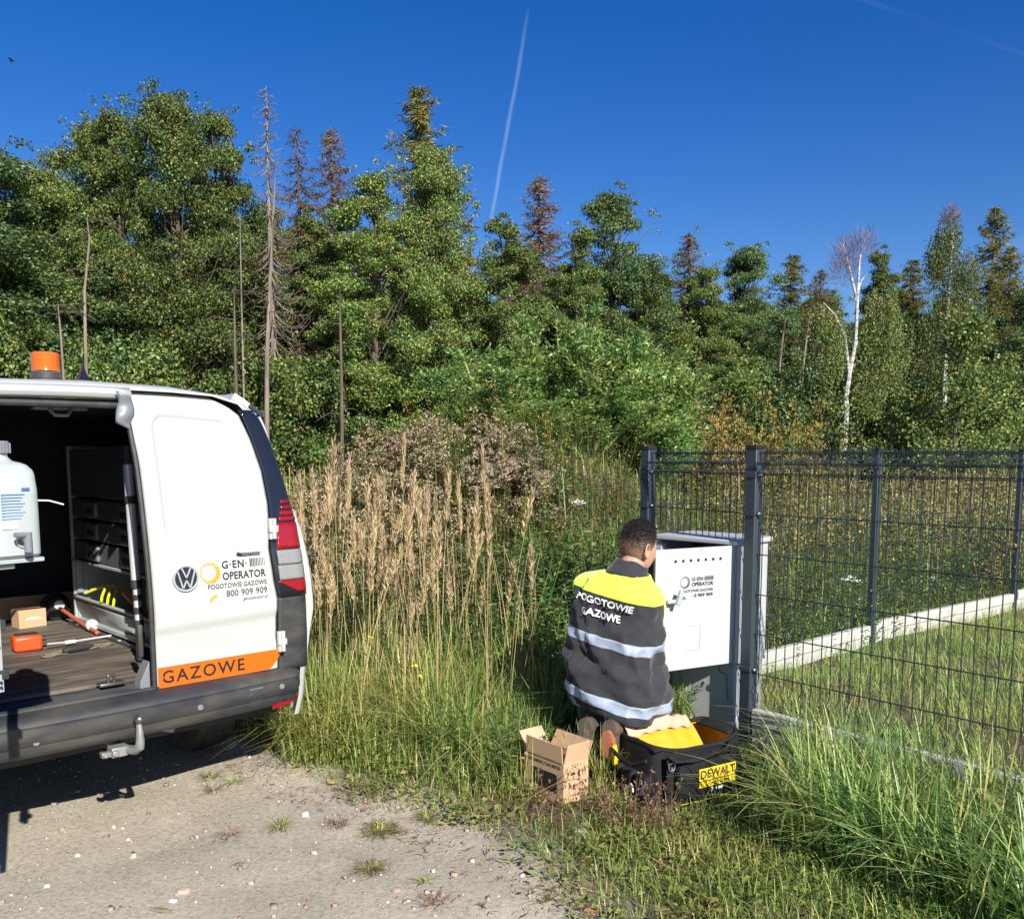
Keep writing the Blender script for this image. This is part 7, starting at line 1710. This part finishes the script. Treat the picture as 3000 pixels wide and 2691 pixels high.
# ---------------------------------------------------------------- loose things on the gravel
def tuft(px, py, r0, n, h, m_, label, red=0):
    p = gz(px, py); root = empty('grass_tuft', (p.x, p.y, tz(p.x, p.y)), label=label, cat='grass tuft'); Q = np.column_stack([rng.normal(size=n) * r0 * .35, rng.normal(size=n) * r0 * .35, np.zeros(n)]); az = np.arctan2(Q[:, 1], Q[:, 0]) + rng.normal(size=n) * .5
    b_ = blades(Q, rng.uniform(.4, 1, n) * h, .0035, rng.uniform(.5, 2.2, n), az, 3, droop=.35); np_mesh('blades', [(b_[0], b_[1], 0)], [G[m_]], root)
    if red:
        az = rng.uniform(0, 6.28, red); q9 = r0 * 1.3 * rng.random(red); az2 = az + rng.normal(size=red) * 1.2; Q = np.column_stack([np.cos(az2) * q9, np.sin(az2) * q9, np.full(red, .004)]); b_ = blades(Q, .012 + .01 * rng.random(red), .003, rng.uniform(.8, 4.5, red), az, 3, droop=.10); np_mesh('dry_runners', [(b_[0], b_[1], 0)], [G['litter']], root)
tuft(820, 2418, .05, 90, .05, 'grass', 'small lone green grass tuft in the middle of the gravel')
tuft(1120, 2436, .07, 160, .06, 'grass', 'larger green grass tuft ringed by reddish runners', 220)
tuft(615, 2280, .06, 90, .04, 'grass', 'green grass tuft nearest to the tow ball shadow', 20)
tuft(683, 2292, .05, 70, .04, 'grass', 'green grass tuft just right of another near the van')
tuft(1085, 2548, .05, 80, .045, 'grass', 'low grass tuft with dark runners in the lower gravel', 140)
tuft(1242, 2596, .03, 45, .035, 'grass', 'smallest grass tuft near the lower edge of the gravel')
tuft(985, 2418, .05, 40, .03, 'deadleaf', 'dark withered weed rosette on the gravel', 60)
tuft(675, 2436, .05, 14, .02, 'litter', 'thin dry sprig lying on the gravel', 50)
tuft(625, 2312, .05, 20, .02, 'litter', 'brown withered sprig below the two small tufts', 60)
tuft(1270, 2660, .05, 24, .02, 'litter', 'reddish dry sprig at the bottom of the gravel', 70)
tuft(1250, 2400, .05, 90, .05, 'grass', 'grass tuft at the edge of the gravel and verge', 60)
def rock(px, py, size, col, label, name='stone', flat=.5, rz=0.0, cat='stone'):
    p = gz(px, py); r_ = random.Random(px * 7 + py); q_ = MB(); pts = [(-.5, -.35), (-.2, -.5), (.25, -.42), (.5, -.1), (.42, .35), (.0, .5), (-.42, .3)]
    pts = [(x * size[0] * r_.uniform(.8, 1.15), y * size[1] * r_.uniform(.8, 1.15)) for x, y in pts]; h = size[2]
    vs = [(x, y, -.004) for x, y in pts] + [(x * 1.02, y * 1.02, h * .5) for x, y in pts] + [(x * .7, y * .7, h * r_.uniform(.85, 1.1)) for x, y in pts]; n_ = len(pts)
    fs = [tuple(range(n_ - 1, -1, -1)), tuple(range(2 * n_, 3 * n_))] + [(a * n_ + k, a * n_ + (k + 1) % n_, (a + 1) * n_ + (k + 1) % n_, (a + 1) * n_ + k) for a in (0, 1) for k in range(n_)]
    q_.add(vs, fs); o = q_.build(name, mat(name + '_surface', col, .9, noise=(30, .5, tuple(c * .7 for c in col)), bump=(80, .4)), None, smooth=False); o.location = (p.x, p.y, tz(p.x, p.y)); o.rotation_euler = (0, 0, rz); tag(o, label=label, cat=cat)
rock(536, 2604, (.05, .035, .012), (.50, .36, .31), 'pale reddish brick piece lying flat on the gravel', 'brick_fragment', cat='brick piece')
rock(506, 2633, (.030, .018, .010), (.62, .60, .56), 'small white stone below the reddish brick piece')
rock(470, 2663, (.085, .026, .012), (.20, .17, .12), 'flat grey brown sliver of bark at the bottom edge', 'bark_piece', rz=-.25, cat='bark')
rock(1072, 2350, (.022, .018, .014), (.42, .20, .14), 'reddish brown pebble right above the ringed tuft', 'stone')
rock(375, 2445, (.016, .012, .008), (.68, .66, .62), 'tiny white pebble near the left middle of the gravel')
rock(700, 2518, (.045, .03, .006), (.16, .15, .135), 'dark flat stone flake in the middle of the gravel')
rock(138, 2594, (.020, .014, .010), (.64, .62, .58), 'white pebble at the lower left')
rock(228, 2500, (.018, .013, .010), (.60, .58, .55), 'pale pebble below the van shadow')
rock(1728, 2668, (.05, .03, .018), (.35, .15, .10), 'reddish brown stone in the grass at the bottom', 'stone')
rock(1640 + 62, 2460, (.05, .03, .008), (.52, .53, .52), 'grey white chip in the grass below the box')
n = 2600; x = rng.uniform(-2.6, .9, n * 2); y = rng.uniform(2.3, 6.0, n * 2); k = (G1(x, y) < .15) ; x = x[k][:n]; y = y[k][:n]; n = len(x)
sz = rng.exponential(.0021, n) + .0013; C = np.column_stack([x, y, terr(x, y) + sz * .2]); cube = np.array([(-1, -1, -.7), (1, -1, -.7), (1, 1, -.7), (-1, 1, -.7), (-.7, -.7, .7), (.7, -.7, .7), (.7, .7, .7), (-.7, .7, .7)])
V = C[:, None, :] + cube[None] * sz[:, None, None] * rng.uniform(.6, 1.5, (n, 8, 1)) * rng.uniform(.7, 1.3, (n, 1, 3)); fc_ = np.array([(3, 2, 1, 0), (4, 5, 6, 7), (0, 1, 5, 4), (1, 2, 6, 5), (2, 3, 7, 6), (3, 0, 4, 7)])
F = (np.arange(n)[:, None, None] * 8 + fc_[None]).reshape(-1, 4); G['peb'] = leafmat('pebble_colours', [(0, (.17, .155, .14)), (.35, (.30, .27, .24)), (.6, (.36, .23, .18)), (.85, (.38, .35, .31)), (1, (.52, .50, .46))], 0, .9, .2, .0, 1.0)
stuff('gravel_pebbles', [(V.reshape(-1, 3), F, 0)], [G['peb']])
# clods of dry earth showing on the heap
def surf(px, py, y0=6.0, y1=12.0):
    r = pray(px, py); yy = y0
    while yy < y1:
        t_ = yy / r[1]
        if EYE + r[2] * t_ < tz(r[0] * t_, yy): return Vector((r[0] * t_, yy, tz(r[0] * t_, yy)))
        yy += .02
    return at(px, py, 8.6)
M['earth'] = mat('dry_earth', (.26, .20, .145), .95, noise=(8, .8, (.13, .10, .07)), bump=(14, 1.0))
for x, y, s_, l_ in ((1490, 1325, (.30, .22, .12), 'pale clod of earth on the top of the heap'), (1450, 1400, (.34, .24, .12), 'grey brown earth clod in the middle of the heap'), (1570, 1440, (.20, .16, .12), 'dry earth lump above the dark hollow of the heap')):
    p = surf(x, y); q_ = MB()
    q_.grid(lambda u, v: Vector((math.cos(2 * math.pi * u) * math.sin(math.pi * (.02 + .96 * v)) * s_[0], math.sin(2 * math.pi * u) * math.sin(math.pi * (.02 + .96 * v)) * s_[1], math.cos(math.pi * (.02 + .96 * v)) * s_[2])) * (1 + .5 * mnoise.noise(Vector((math.cos(u * 6.283) * 2 + x, math.sin(u * 6.283) * 2, v * 5)))), 30, 20, close_u=True)
    o = q_.build('earth_clod', M['earth'], None, smooth=True); o.location = p + Vector((0, -.12, .06)); o.rotation_euler = (.5, .1, x); tag(o, label=l_, cat='earth clod')
# small bird far up at the left
p = at(36, 180, 40); bird = empty('bird', p, label='tiny dark bird high at the left of the sky', cat='bird'); M['bird'] = mat('dark_feathers', (.02, .02, .03), .8)
q_ = MB(); q_.tube([(-.10, 0, 0), (-.05, 0, .01), (.03, 0, .012), (.08, 0, .02), (.11, 0, .015)], [.008, .03, .035, .022, .004], 10); q_.build('bird_body', M['bird'], bird, smooth=True)
for s_ in (-1, 1):
    q_ = MB(); q_.grid(lambda u, v: (.04 - .09 * v - .05 * u, s_ * (.02 + .17 * u), .02 + .10 * u - .05 * u * u), 8, 3); q_.build('wing', M['bird'], bird, solid=.004)
for k_ in PROTO:      # prototypes that were never placed are removed
    if not PROTO[k_][2]:
        for ch in list(PROTO[k_][0].children): bpy.data.objects.remove(ch)
        bpy.data.objects.remove(PROTO[k_][0])
